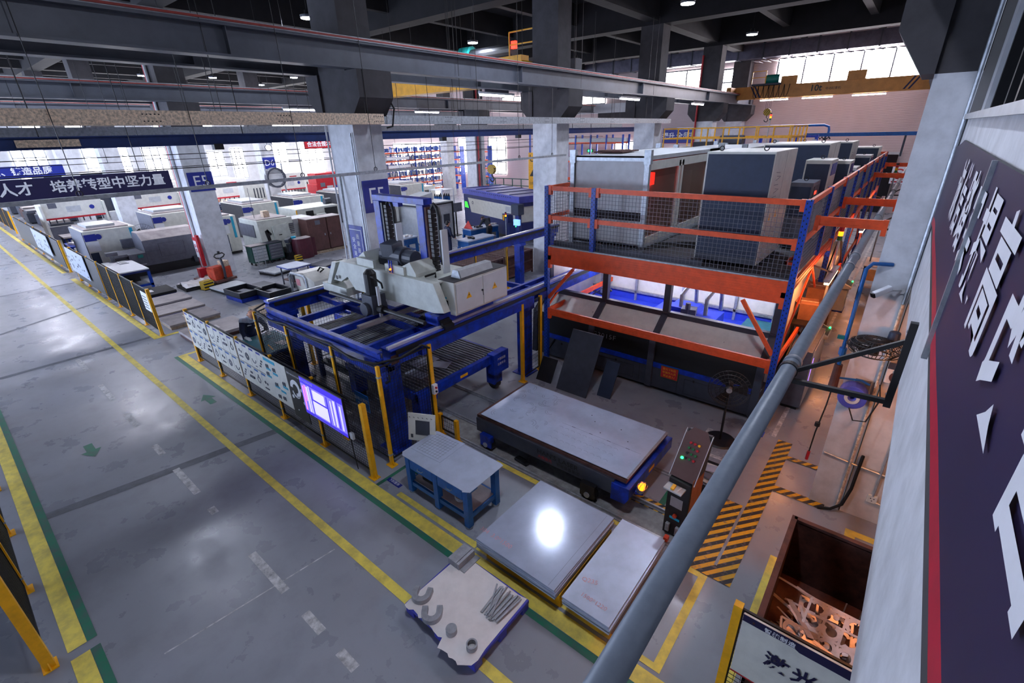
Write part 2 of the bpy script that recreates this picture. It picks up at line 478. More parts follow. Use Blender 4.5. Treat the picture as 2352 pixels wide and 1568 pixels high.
for a in ((-0.86, 5.1, -0.62, 8.95), (-1.16, 5.06, -0.9, 6.7), (-1.22, 5.06, -0.62, 5.3), (-0.85, 7.36, 0.1, 7.52), (-0.78, 8.38, -0.1, 8.5), (-2.55, 5.75, -1.75, 5.95)):
    hz += .0012; strip(*a, 'hazard_tape', HAZ, hz)
# joints and seams of the slab
slant([(-9.78, -0.6), (-9.58, -0.6), (-8.80, 3.75), (-9.0, 3.75)], 'slab_joint', JOINT, 0.0025)
slant([(-21.55, 0.1), (-21.4, 0.1), (-23.1, 3.4), (-23.25, 3.4)], 'slab_joint', JOINT, 0.0025)
for x in (-17.3, -27.5, -35): strip(x, -0.4, x + .16, 3.2, 'slab_joint', JOINT, 0.0025)
slant([(-5.54, 0.1), (-5.52, 0.1), (-5.3, 2.2), (-5.32, 2.2)], 'slab_seam', WHTLINE, 0.0025)
for y in (6.4, 9.4): strip(-23, y, -12.5, y + .05, 'slab_joint', JOINT, 0.0025)

# ---- roof: slab, girders on the column lines, secondary beams
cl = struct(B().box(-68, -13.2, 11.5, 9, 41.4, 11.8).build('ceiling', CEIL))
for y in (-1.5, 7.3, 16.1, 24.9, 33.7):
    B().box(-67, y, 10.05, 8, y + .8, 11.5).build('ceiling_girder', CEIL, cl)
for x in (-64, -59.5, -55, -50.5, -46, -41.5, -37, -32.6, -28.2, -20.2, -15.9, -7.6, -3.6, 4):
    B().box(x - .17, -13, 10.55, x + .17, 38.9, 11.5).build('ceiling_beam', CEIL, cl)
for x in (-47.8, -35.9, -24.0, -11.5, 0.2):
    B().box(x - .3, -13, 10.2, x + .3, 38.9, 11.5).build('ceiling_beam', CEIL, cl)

# ---- walls
wb = struct(B().box(-68, 41, -0.3, 9, 41.4, 11.8).build('wall_back', RIB))
wl = struct(B().box(-68, -13.2, -0.3, -66, 41.4, 11.8).build('wall_left', WHITEP))
wa = struct(B().box(-68, -13.6, -0.3, 9, -13.2, 11.8).build('wall_aisle', WHITEP))
# parapet wall and upper floor on the right
b = B()
b.prism([(-3, 5.53), (-3, 3.30), (0.8, 3.30), (3.4, 3.60), (7.5, 3.62), (7.5, 5.53)], 'x', 0.28, 0.52)
struct(b.build('wall_right', DIRTYW))
B().box(0.24, -3, 5.52, 0.60, 7.5, 5.57).build('sill', LGREY, bpy.data.objects['wall_right'])
B().box(0.274, -3, 4.36, 0.286, 7.4, 4.50).build('shadow_gap_band', CONC, bpy.data.objects['wall_right'])  # dark strip painted in for the shadow gap below the banner's red edge
struct(B().box(0.52, -3, 3.35, 8, 7.5, 3.6).build('trim_1', CEIL))
struct(B().box(0.30, 7.52, 0, 8, 7.8, 3.4).build('wall_partition', WARMW))
struct(B().box(0.28, 8.4, 0, 0.6, 41, 11.5).build('wall_side', WHITEP))
struct(B().box(8, -3, 0, 8.4, 8, 11.5).build('wall_end', CEIL))
# window band over the parapet: dark room behind
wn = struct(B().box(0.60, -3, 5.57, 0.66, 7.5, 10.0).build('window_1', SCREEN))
for y in (-1, 1, 3, 5.0, 5.7, 7.0): B().box(0.40, y, 5.57, 0.6, y + .1, 10.0).build('window_bar', BLACKM, wn)
B().box(0.36, 7.1, 5.57, 0.6, 7.5, 10).build('jamb', WHITEP, wn)
NW = 2
def window(x0, z0, x1, z1, y=40.93, nx=2, nz=1, m=None):
    """window on the back wall: daylit panes in a frame"""
    global NW
    w = struct(B().box(x0, y, z0, x1, y + .05, z1).build('window_%d' % NW, m or SUNWIN)); NW += 1
    f = B()
    for i in range(nx + 1):
        x = x0 + (x1 - x0) * i / nx; f.box(x - .04, y - .06, z0, x + .04, y, z1)
    for j in range(nz + 1):
        z = z0 + (z1 - z0) * j / nz; f.box(x0, y - .06, z - .04, x1, y, z + .04)
    f.build('frame', DGREY, w)
def window_l(y0, z0, y1, z1, nx=2, nz=2, m=None, x=-65.95):
    global NW
    w = struct(B().box(x - .05, y0, z0, x, y1, z1).build('window_%d' % NW, m or SUNWIN)); NW += 1
    f = B()
    for i in range(nx + 1):
        y = y0 + (y1 - y0) * i / nx; f.box(x, y - .05, z0, x + .06, y + .05, z1)
    for j in range(nz + 1):
        z = z0 + (z1 - z0) * j / nz; f.box(x, y0, z - .05, x + .06, y1, z + .05)
    f.build('frame', LGREY, w)
window(-9.3, 8.05, -1.2, 9.75, nx=5, m=CRANEWIN); window(-12.95, 7.7, -11.8, 9.4, nx=1, nz=2, m=CRANEWIN); window(-17.4, 8.2, -14.0, 9.6, nx=2)
window(-25.2, 7.7, -22.7, 8.85); window(-29.5, 7.6, -28.2, 8.9, nx=1); window(-34.5, 7.6, -31.5, 8.8)
window(-41.2, 1.5, -38.6, 5.1, nx=2, nz=3); window(-36.6, 1.5, -34.2, 5.1, nx=2, nz=3)
window(-31, 0.2, -28.6, 3.4, nx=2, nz=2); window(-22.5, 0.8, -16.5, 2.6, nx=4); window(-16.9, 2.9, -13.6, 3.9, nx=4)
window(-53, 0.6, -44, 4.6, nx=5, nz=3); window(-62, 1.0, -56, 5.0, nx=3, nz=3); window(-21.5, 3.2, -19.3, 4.6, nx=2)
for (a, c, d, e) in ((7.0, 2.2, 9.4, 5.6), (12.2, 2.2, 16.0, 5.4), (17.3, 1.6, 19.5, 5.0), (22.6, 1.6, 25.4, 4.4), (26.3, 1.2, 27.8, 4.6), (30.0, 1.0, 33.4, 5.4), (35.2, 1.0, 38.6, 5.4), (-2, 2.5, 1.5, 5.5), (8.5, 6.6, 15, 9.2), (19, 6.6, 25, 9.2), (29, 6.6, 36, 9.2)):
    window_l(a, c, d, e, nx=3, nz=3)
# tall daylit windows of the aisle-side wall (outside the frame, they light the hall)
for i in range(6):
    x0 = -65 + i * 8.8
    w = struct(B().box(x0, -13.15, .5, x0 + 6.6, -13.1, 5.3).build('window_%d' % NW, AISWIN)); NW += 1
    f = B()
    for k in range(5): f.box(x0 + 1.65 * k - .05, -13.1, .5, x0 + 1.65 * k + .05, -13.03, 5.3)
    for z in (.5, 2.1, 3.7, 5.3): f.box(x0, -13.1, z - .05, x0 + 6.6, -13.03, z + .05)
    f.build('frame', LGREY, w)
# roof lights high in the bay beyond the E columns
for k in range(8):
    y0 = 3.5 + 3.4 * k
    w = struct(B().box(-56, y0, 11.40, -48.3, y0 + 3.0, 11.45).build('window_%d' % NW, SKYWIN)); NW += 1
    f = B()
    for q in range(6): f.bar((-56, y0 + .6 * q, 11.34), (-48.3, y0 + .6 * q, 11.34), .06, .1)
    f.build('frame', CEIL, w)
# dark gate at the end of the right-hand aisle
dr = struct(B().box(-2.75, 40.85, 0, -1.25, 40.95, 3.65).build('door_1', SCREEN))
B().box(-2.9, 40.8, 3.65, -1.1, 40.98, 3.8).build('door_head', LGREY, dr)

# ---------------------------------------------------------------- concrete columns
def column(x0, x1, y0, y1, label, cp=0.54, cm=0.54, zw=5.9, zc=6.0, group=None):
    cx = (x0 + x1) / 2
    t = thing('column', label, 'column', (cx, y0, 0), group=group)
    hw = (x1 - x0) / 2; d = y1 - y0
    B().box(-hw, 0, 0, hw, d, zw).build('shaft', DIRTYW, t)
    B().box(-hw, 0, zw, hw, d, 10.05).build('upper_shaft', CONC, t)
    for s, c in ((1, cp), (-1, cm)):
        if c > 0:
            B().prism([(s * hw, zw), (s * (hw + .12), zw), (s * (hw + c), zw + .45), (s * (hw + c), 6.92), (s * hw, 6.92)], 'y', -0.06, d + .06).build('corbel', CONC, t)
    return t
F5 = column(-12.05, -10.93, 7.3, 8.14, 'white concrete column carrying the blue F5 sign, rising beside the blue lifting gantry')
F6 = column(-12.05, -10.93, 16.1, 16.94, 'white concrete column behind the far end of the blue gantry rails, left of the rack platform')
F7 = column(-12.05, -10.93, 24.9, 25.74, 'white concrete column rising behind the grey control room of the platform')
F8 = column(-12.05, -10.93, 33.7, 34.54, 'white concrete column behind the yellow guard rail, farthest of the grey crane runway row')
G5 = column(-0.12, 0.28, 7.5, 8.3, 'tall white column at the right with cobweb stains and the security camera', 0, 0.42, 5.98)
E5 = column(-24.35, -23.46, 7.35, 8.35, 'white concrete column carrying the blue E5 sign, beside the grey lathe')
E6 = column(-24.35, -23.46, 16.1, 17.0, 'white concrete column with a thin blue pipe behind the white bending presses')
E7 = column(-24.35, -23.46, 24.9, 25.8, 'white concrete column behind the large blue and white laser machine with a red pipe')
E8 = column(-24.35, -23.46, 33.7, 34.6, 'white concrete column before the tall blue racks near the green railing')
D5 = column(-36.4, -35.5, 7.3, 8.2, 'white concrete column left of the E5 column, behind the long navy banner')
D6 = column(-36.4, -35.5, 16.1, 17.0, 'distant white concrete column between the bending presses and the far windows')
D7 = column(-36.4, -35.5, 24.9, 25.8, 'distant white concrete column with a red wall sign beside the shelving')
D8 = column(-36.4, -35.5, 33.7, 34.6, 'white concrete column between the two tall bright windows')
C5 = column(-48.3, -47.4, 7.3, 8.2, 'distant white column at the left beyond the blue banner end')
C6 = column(-48.3, -47.4, 16.1, 17.0, 'distant white column at the left among the far bright windows')
F9 = column(-12.05, -10.93, 40.12, 40.98, 'grey corbelled half column against the ribbed end wall')
def sign_plate(parent, x, y, z, w, h, m, text, ts, nx=1):
    B().box(0, -w / 2, -h / 2, .02, w / 2, h / 2).build('sign_board', m, parent, (x, y, z), label='blue sign board with white characters')
    lettering(text, ts, WHITE, parent, (x + .022, y, z), (0, 1, 0), (0, 0, 1))
sign_plate(F5, 0.56, 0.42, 4.08, 0.80, 0.80, BLUESIGN, 'F5', 0.55)
sign_plate(E5, 0.445, 0.55, 3.95, 0.95, 0.76, BLUESIGN, 'E5', 0.62)
sign_plate(D6, 0.45, 0.45, 4.0, 0.85, 0.76, BLUESIGN, 'D6', 0.55)
# slogan plate low on the aisle face of the F5 column
B().box(-.36, -.02, 1.55, .36, 0, 3.32).build('slogan_plate', BLUESIGN, F5, (-.05, 0, 0), label='tall navy plate with a white frame line')
f = B()
for a in ((-.31, -.026, 3.2, .31, -.02, 3.215), (-.31, -.026, 1.6, -.295, -.02, 3.2), (.295, -.026, 1.6, .31, -.02, 3.2)): f.box(*a)
f.build('slogan_frame', WHITE, F5, (-.05, 0, 0))
for c, tx in enumerate(('质量是企业的生命', '安全是员工的保障')):
    for k, ch in enumerate(tx): lettering(ch, 0.15, WHITE, F5, (.07 - .2 * c, -.024, 3.02 - .19 * k - .1 * c), (1, 0, 0), (0, 0, 1))
# pipes that run up columns
B().tube([(0.48, -.05, 0), (0.48, -.05, 5.6)], .022, 8).build('conduit', GALV, F5)
B().tube([(-.58, -.05, 0.3), (-.58, -.05, 5.8)], .022, 8).build('conduit', WHITEP, F5)
B().tube([(.35, -.5, 0), (-.25, -.06, 4.6)], .03, 6).build('brace_pipe', GALV, F5)
B().tube([(-.42, -.07, 0.2), (-.42, -.07, 10)], .05, 8).build('red_pipe', REDP, E5)
B().tube([(-.28, -.07, 0.2), (-.28, -.07, 10)], .06, 8).build('white_pipe', WHITEP, E5)
B().tube([(-.2, -.07, 0.2), (-.2, -.07, 10)], .04, 8).build('blue_pipe', BLUEST, E6)
B().tube([(.52, .2, 0.2), (.52, .2, 10)], .06, 8).build('red_pipe', REDP, E7)
B().tube([(.52, .5, 0.2), (.52, .5, 10)], .06, 8).build('grey_pipe', GALV, E7)
B().tube([(-.5, -.1, 0.2), (-.5, -.1, 9.6)], .06, 8).build('red_pipe', REDP, F8)
B().tube([(-.5, .1, 0.2), (-.5, .1, 9.6)], .06, 8).build('red_pipe', REDP, D7)
# cobwebs and stains on the right column, conduit in its corner
B().tube([(0.17, -.03, 3.0), (0.17, -.03, 9)], .022, 8).build('conduit', GALV, G5)
B().tube([(0.165, -.05, 0.1), (0.165, -.05, 3.4)], .016, 8).build('conduit', RUSTY, G5)

# ---------------------------------------------------------------- crane runway beams
def runway(x, y0, y1, z0, z1, label, rail=True, joint=8.8, red=1):
    t = thing('runway_beam', label, 'crane runway', (x, y0, 0))
    L = y1 - y0
    b = B(); b.box(-.17, 0, z0, .17, L, z0 + .04); b.box(-.2, 0, z1 - .05, .2, L, z1); b.box(-.03, 0, z0 + .04, .03, L, z1 - .05)
    k = 0.0
    while k < L:
        for s in (-1, 1): b.box(min(s * .03, s * .16), k, z0 + .04, max(s * .03, s * .16), k + .015, z1 - .05)
        k += 8.8
    b.build('girder', RAILG, t)
    if rail:
        B().box(-.04, 0, z1, .04, L, z1 + .1).build('crane_rail', STEELR, t)
        B().box(red * .22, 0, z1 + .01, red * .25, L, z1 + .045).build('conductor_rail', REDRAIL, t, label='thin red conductor rail')
    return t
runway(-10.60, -13, 40.9, 6.93, 7.47, 'long grey crane runway beam with red rail over the column row of the F5 sign')
runway(-12.38, -13, 40.9, 6.93, 7.47, 'grey runway beam on the hidden far side of the F5 column row')
runway(-23.13, -13, 39.6, 6.93, 7.47, 'grey runway beam on the near side of the E5 column row')
runway(-24.68, -13, 39.6, 6.93, 7.47, 'grey runway beam on the far side of the E5 column row')
runway(-35.17, -13, 39.6, 6.93, 7.47, 'distant grey runway beam with a red rail beyond the E5 column row')
runway(-0.34, -3, 40.9, 6.93, 7.47, 'dark runway beam above the tall white column at the right', red=-1)
# ================================================================= OVERHEAD SERVICES
# perforated cable tray hung along the F columns
t = thing('cable_tray', 'long dusty perforated cable tray hung across the front of the column row', 'cable tray', (-10.62, -3, 5.78))
b = B(); b.box(-.16, 0, 0, .16, 10.9, .012); b.box(.15, 0, 0, .165, 10.9, .23); b.box(-.165, 0, 0, -.15, 10.9, .23)
b.build('tray', RUSTY, t)
b = B(); b.box(-.14, 11.0, 0, .14, 28.8, .012); b.box(.13, 11.0, 0, .145, 28.8, .2); b.box(-.145, 11.0, 0, -.13, 28.8, .2)
b.build('tray', GALV, t, label='cleaner galvanised length of the tray')
b = B()
for k in range(12):
    for i in range(5):
        for z in (.05, .16): b.box(.1655, 1.2 + 2.35 * k + .06 * i, z, .167, 1.225 + 2.35 * k + .06 * i, z + .018)
b.build('slots', BLACKM, t)
B().tube([(.1, 11.0, -.08), (.14, 11.15, -.05), (.15, 11.25, .35), (.05, 11.05, .8)], .022, 8).build('hanging_cable', BLACKR, t)
for k in range(9):
    w = B()
    for s in (-.14, .14): w.cyl((s, .8 + 3.2 * k, .0), (s, .8 + 3.2 * k, 1.05 if k % 2 else 4.3), .007, 5)
    w.build('hanger_rod', BLACKM, t)
# blue monorail
t = thing('monorail_beam', 'long blue hoist monorail hung behind the F5 column', 'monorail', (-14.0, -4, 5.42))
b = B(); b.box(-.09, 0, 0, .09, 36, .025); b.box(-.09, 0, .22, .09, 36, .245); b.box(-.012, 0, .02, .012, 36, .22)
b.build('rail', MONO, t)
b = B(); b.box(.10, 5.6, .05, .11, 6.6, .19); b.build('name_plate', RUSTY, t)
for y in (4.9, 9.2, 17.0, 21.5): B().box(-.07, y, -.12, .1, y + .22, .02).build('trolley', BLACKM, t)
for y in range(2, 36, 4): B().cyl((0, y, .245), (0, y, 6.0), .012, 6).build('hanger_rod', BLACKM, t)
# a second, lower blue rail behind
t = thing('cable_duct', 'pale enclosed busbar trunking above the blue monorail', 'busbar', (-17.5, -4, 5.62))
B().box(-.08, 0, 0, .08, 38, .3).build('trunking', GALV, t)
for y in range(2, 38, 4): B().cyl((0, y, .3), (0, y, 5.9), .01, 6).build('hanger_rod', BLACKM, t)
# thin tube rail hung on wires
t = thing('tube_rail', 'thin square galvanised tube rail hung on wires in front of the signs', 'rail', (-10.38, -3, 4.68))
B().box(-.035, 0, 0, .035, 3.0, .07).build('tube', RUSTY, t); B().box(-.034, 3.0, 0, .034, 18.9, .065).build('tube', GALV, t)
for k in range(10):
    y = 0.9 + 1.9 * k
    B().cyl((0, y, .08), (.0, y, 6.8 if k % 3 else 2.2), .007, 5).build('hanger_wire', BLACKM, t)
    B().ring((0, y, .1), 'x', .035, .05, .012, n=10).build('eye_ring', BLACKM, t)
# steel wires and messenger ropes between the columns
for i, (x, y0, y1, z, lb) in enumerate(((-13.2, -3, 24, 4.95, 'thin dark messenger wire crossing behind the F5 sign'), (-15.6, -3, 28, 5.2, 'thin dark messenger wire nearest below the blue monorail'),
        (-19.2, -3, 30, 4.75, 'thin dark messenger wire above the navy banner'), (-21.2, -3, 30, 4.92, 'thin dark messenger wire over the white sloped machines'))):
    t = thing('messenger_wire', lb, 'wire', (x, y0, z))
    B().bar((0, 0, 0), (0, y1 - y0, 0), .02, .02).build('rope', BLACKM, t)
    for k in range(6):
        y = 1.5 + (y1 - y0 - 3) * k / 5; B().cyl((0, y, 0), (0, y, 10.5 - z), .008, 5).build('hanger_wire', BLACKM, t)
# ---- banners
def banner(name, label, loc, L, h, mat_, text, redline=True):
    t = thing(name, label, 'banner', loc)
    B().box(-.02, 0, 0, .0, L, h).build('cloth', mat_, t)
    if redline: B().box(-.025, 0, -.03, .005, L, 0).build('hem', REDP, t)
    for (tx, y, sz) in text: lettering(tx, sz, WHITE, t, (.006, y, h * .5), (0, 1, 0), (0, 0, 1), bold=True)
    for k in range(4): B().cyl((0, L * (.06 + .29 * k), h), (0, L * (.06 + .29 * k), h + 3), .006, 5).build('hanger_wire', BLACKM, t)
    return t
banner('slogan_banner', 'long navy banner with large white characters hung before the E5 column', (-23.0, -3.5, 3.82), 10.2, .68, NAVYSIGN,
       [('化人才', 5.50, .44), ('培养转型中坚力量', 8.28, .425)])
banner('slogan_banner', 'blue banner with white characters at the left edge behind the navy banner', (-33.8, -3.5, 4.1), 8.8, .52, BLUESIGN,
       [('精益求精、', 5.9, .38), ('铸造品质', 7.6, .38)])
banner('slogan_banner', 'red banner with white characters left of the F5 column', (-33.0, 18.0, 4.86), 4.0, .52, REDP, [('合法合规本质', 1.3, .36)], redline=False)
t = thing('slogan_banner', 'violet blue banner on the end wall behind the yellow guard rail', 'banner', (-15.6, 40.7, 4.45))
B().box(-1.5, -.02, 0, 1.4, 0, 1.1).build('cloth', BLUESIGN, t); B().box(-1.5, -.03, -.03, 1.4, 0, 0).build('hem', REDP, t)
lettering('提升 全员', .52, WHITE, t, (-.4, -.025, .5), (1, 0, 0), (0, 0, 1), bold=True)
lettering('大生产', .46, WHITE, t, (.85, -.025, .55), (1, 0, 0), (0, 0, 1))
# ---- high-bay lamps
def highbay(x, y, z, label):
    t = thing('high_bay_lamp', label, 'lamp', (x, y, z), group='high bay lamps')
    B().cyl((0, 0, .02), (0, 0, .10), .24, 20, .26).build('housing', DGREY, t)
    B().cyl((0, 0, .10), (0, 0, .26), .12, 12, .08).build('driver', BLACKM, t)
    B().cyl((0, 0, 0), (0, 0, .02), .23, 20).build('diffuser', LAMPF if x < -25 else LAMPW, t)
    B().cyl((0, 0, .26), (0, 0, 11.5 - z), .01, 6).build('hanger', BLACKM, t)
HB = [(-18.6, 11.2, 'high bay lamp at the upper left hung before the dark roof'), (-7.7, 19.4, 'high bay lamp cut by the top edge above the grey runway beam'),
      (-7.7, 27.7, 'high bay lamp hung above the ochre overhead crane'), (-18.1, 19.4, 'high bay lamp beside the teal crane motor'),
      (-40.8, 12.0, 'tiny high bay lamp at far left, left of two under the roof lights'), (-39.5, 15.8, 'tiny high bay lamp at far left, right of two under the roof lights'),
      (-36.3, 20.0, 'tiny high bay lamp next to the corbel of the F5 column'), (-57.0, 10.3, 'tiny high bay lamp lowest at far left'),
      (-7.95, 11.6, 'high bay lamp above the blue lifting gantry, out of view'), 
      (-18.4, 3.0, 'high bay lamp above the pallets, out of view'), (-30.0, 4.5, 'high bay lamp above the grey lathe, out of view'),
      (-30.5, 19.8, 'high bay lamp above the bending presses'), (-30.0, 28.0, 'high bay lamp above the blue and white laser machine'), (-42.5, 4.0, 'high bay lamp above the far left machining cells'), (-42.5, 20.5, 'high bay lamp above the far press brakes'), (-42.0, 28.5, 'high bay lamp above the far shelving'), (-55.0, 4.0, 'high bay lamp above the far end of the aisle'), (-55.0, 18.0, 'high bay lamp beyond the press brakes'), (-55.0, 29.0, 'high bay lamp left of the far shelving'), (-30.0, 12.0, 'high bay lamp above the white machining cells, out of view'), (-42.0, 36.0, 'high bay lamp before the tall bright windows'), (-18.0, 28.5, 'high bay lamp beyond the violet topped machine'), (-3.4, 12.5, 'high bay lamp above the rack platform, out of view'), (-2.3, 2.8, 'high bay lamp above the steel plate stacks, out of view')]
for a in HB: highbay(a[0], a[1], 9.5, a[2])
# tube lamps under the beams in the distance
for i, (x, y, z, lb) in enumerate(((-23.3, 12, 6.75, 'tube lamp under the far runway beam right of the F5 column'), (-23.2, 14.0, 6.75, 'tube lamp under the far runway beam by the hanging wires'),
        (-23.3, 19.8, 6.75, 'tube lamp under the far runway beam near the F6 corbel'), (-35.3, 9.5, 6.75, 'tube lamp under the distant runway beam left of the corbel'),
        (-35.3, 13.0, 6.75, 'tube lamp under the distant runway beam next to the E5 column top'), (-35.3, 3.0, 6.75, 'tube lamp under the distant runway beam at the left edge'),
        (-10.68, 20.5, 6.75, 'tube lamp under the near runway beam before the F7 column'), (-10.68, 29.0, 6.75, 'tube lamp under the near runway beam before the F8 column'), (-12.42, 13.5, 6.75, 'tube lamp under the runway beam before the F6 corbel'))):
    t = thing('tube_lamp', lb, 'lamp', (x, y, z), group='tube lamps under the runway beams')
    B().box(-.05, 0, .03, .05, 1.9, .10).build('batten', LGREY, t); B().box(-.02, .3, .10, .02, 1.6, 6.93 - z).build('bracket', GREYM, t); B().cyl((0, .05, 0), (0, 1.85, 0), .035, 8).build('tube', TUBEW, t)
# ---- overhead travelling cranes
t = thing('bridge_crane', 'ochre overhead crane bridge marked 10t before the end wall windows', 'crane', (-5.7, 37, 7.1))
B().box(-5.0, -.25, .1, 5.1, .25, .78).build('girder', CRANEO, t); B().box(-5.0, -.3, .05, 5.1, .3, .1).build('flange', CRANEO, t)
for x in (-5.1, 5.1): B().box(x - .14, -1.4, .35, x + .14, 1.4, .75).build('end_carriage', CRANEO, t)
lettering('10t', .48, BLACKM, t, (-.35, -.255, .46), (1, 0, 0), (0, 0, 1), bold=True); lettering('电动起重机', .16, BLACKM, t, (.55, -.255, .4), (1, 0, 0), (0, 0, 1))
for x in (-3.7, 3.9):
    for d in (0, .22): B().prism([(x + d, .12), (x + d + .1, .12), (x + d + (.5 if x > 0 else -.3), .77), (x + d + (.4 if x > 0 else -.4), .77)], 'y', -.256, -.25).build('stripe', NAVYSIGN, t)
for x in (-1.9, 1.6): B().box(x - .45, -.3, .78, x + .45, .3, 1.25).build('control_box', CRANEO, t)
for i, x in enumerate((-2.6, -.2, 2.4)):
    B().box(x - .8, -.2, -.08, x + .8, -.1, -.02).build('tube_lamp', TUBEW, t)
B().box(-4.0, -.5, .8, -2.3, .5, .9).build('trolley', DGREY, t); B().cyl((-3.3, 0, 1.15), (-2.5, 0, 1.15), .26, 14).build('hoist_motor', TEAL, t)
b = B(); 
for x in (-4.0, -3.2): b.bar((x, -.5, .9), (x, -.5, 1.6), .04, .04)
b.bar((-4, -.5, 1.6), (-3.2, -.5, 1.6), .04, .04); b.bar((-4, -.5, 1.25), (-3.2, -.5, 1.25), .04, .04); b.build('guard_rail', CRANEY, t)
b = B()
for k in range(7):
    x = -3.9 + .3 * k; b.tube([(x, -.3, .8), (x + .05, -.3, .2), (x + .15, -.3, .02), (x + .25, -.3, .3), (x + .3, -.3, .8)], .018, 5)
b.build('festoon_cable', BLACKR, t)
def hook_block(loc, label, ztop, s=1.0):
    t = thing('hook_block', label, 'crane hook', loc)
    B().ring((0, -.10 * s, 0), 'y', 0, .24 * s, .2 * s, n=20).build('sheave_housing', HAZV, t)
    B().tube([(0, 0, -.2 * s), (0, 0, -.34 * s), (.10 * s, 0, -.42 * s), (.13 * s, 0, -.54 * s), (.04 * s, 0, -.64 * s), (-.09 * s, 0, -.6 * s), (-.13 * s, 0, -.5 * s)], .035 * s, 8).build('hook', BLACKM, t)
    for q in (-.16, -.06, .06, .16): B().cyl((q * s, 0, .15 * s), (q * s, 0, ztop - loc[2]), .009, 5).build('rope', BLACKM, t)
hook_block((-8.5, 36.62, 6.35), 'small yellow striped hook block hanging before the ribbed end wall', 8.0, .9)
hook_block((-17.9, 20.2, 3.75), 'black and yellow crane hook block hanging over the violet machine top', 9.0, 1.0)
t = thing('bridge_crane', 'bright yellow crane bridge seen right of the F5 column corbel', 'crane', (-18, 17.0, 7.55))
B().box(-4.7, -.25, -.2, 4.9, .25, .75).build('girder', CRANEY, t); B().box(-4.7, -.32, -.25, 4.9, .32, -.2).build('flange', CRANEY, t)
for x in (-5.13, 5.62): B().box(x - .13, -1.3, .03, x + .13, 1.3, .4).build('end_carriage', CRANEY, t)
t = thing('bridge_crane', 'overhead crane trolley with a teal hoist motor near the dark roof', 'crane', (-18, 20.2, 8.6))
B().box(-6.2, -.25, -.95, 5.4, .25, -.2).build('girder', DGREY, t)
B().box(-2.2, -.6, -.2, 3.6, .6, .0).build('trolley', DGREY, t)
B().box(-.6, -.62, -.1, 1.2, -.58, .02).build('edge_strip', CRANEY, t)
B().cyl((-1.6, 0, .55), (-.9, 0, .55), .42, 9).build('hoist_motor', TEAL, t); B().cyl((-.9, 0, .5), (1.8, 0, .5), .3, 14).build('rope_drum', BLACKM, t)
b = B()
for x in (2.0, 3.5): b.bar((x, -.6, 0), (x, -.6, 1.1), .05, .05)
b.bar((2, -.6, 1.1), (3.5, -.6, 1.1), .05, .05); b.bar((2, -.6, .6), (3.5, -.6, .6), .05, .05); b.build('guard_rail', CRANEY, t)
B().box(1.9, -.35, .5, 2.15, -.2, .8).build('warning_light', GLOWR, t)
# ---- ventilation duct and white awning along the end wall
t = thing('air_duct', 'large flanged grey air duct running along the top of the end wall', 'duct', (-14, 39.6, 9.75))
B().box(-12, -.45, 0, 13.6, .45, .85).build('duct', DUCT, t)
for k in range(17): B().box(-12.03 + 1.6 * k, -.5, -.05, -11.95 + 1.6 * k, .5, .9).build('flange', DGREY, t)
B().tube([(-12, -.55, 1.05), (13.6, -.55, 1.05)], .04, 8).build('red_pipe', REDP, t)
t = thing('louvre_awning', 'white slatted louvre shelf hung under the air duct', 'louvre', (-8, 40.2, 9.62))
for k in range(20): B().rbox((-2.5 + .53 * k, 0, 0), (.46, 1.0, .02), (0, .18, 0)).build('slat', WHITEP, t)
t = thing('air_duct', 'pale round-ended duct before the windows right of the F6 column', 'duct', (-24, 40.3, 6.9))
B().box(-5, -.5, 0, 6, .5, .7).build('duct', WHITEP, t)
B().box(1.2, -.4, -.6, 4.6, .4, .0).build('lower_duct', CONC, t)
# ---- blue pipes on the end wall
t = thing('blue_pipe', 'blue pipe crossing the end wall with a bend down', 'pipe', (0, 0, 0))
B().tube([(-14.5, 37, 5.5), (-5.2, 37, 5.5), (-4.95, 37, 5.4), (-4.9, 37, 5.2), (-4.9, 37, 4.85)], .07, 8).build('pipe', BLUEB, t)
t = thing('jib_rail', 'blue jib rail on a bracket before the end wall at the right', 'jib', (-6.1, 36.6, 4.85))
B().box(0, -.08, 0, 6.2, .08, .2).build('rail', BLUEB, t); B().box(1.1, -.06, -.7, 1.2, .06, 0).build('bracket', DGREY, t); B().box(5.0, -.06, -1.1, 5.1, .06, 0).build('bracket', DGREY, t)
B().tube([(.6 + .09 * k, 0, -.02 - .12 * (k % 2)) for k in range(10)], .04, 6).build('cable_loop', BLACKR, t)
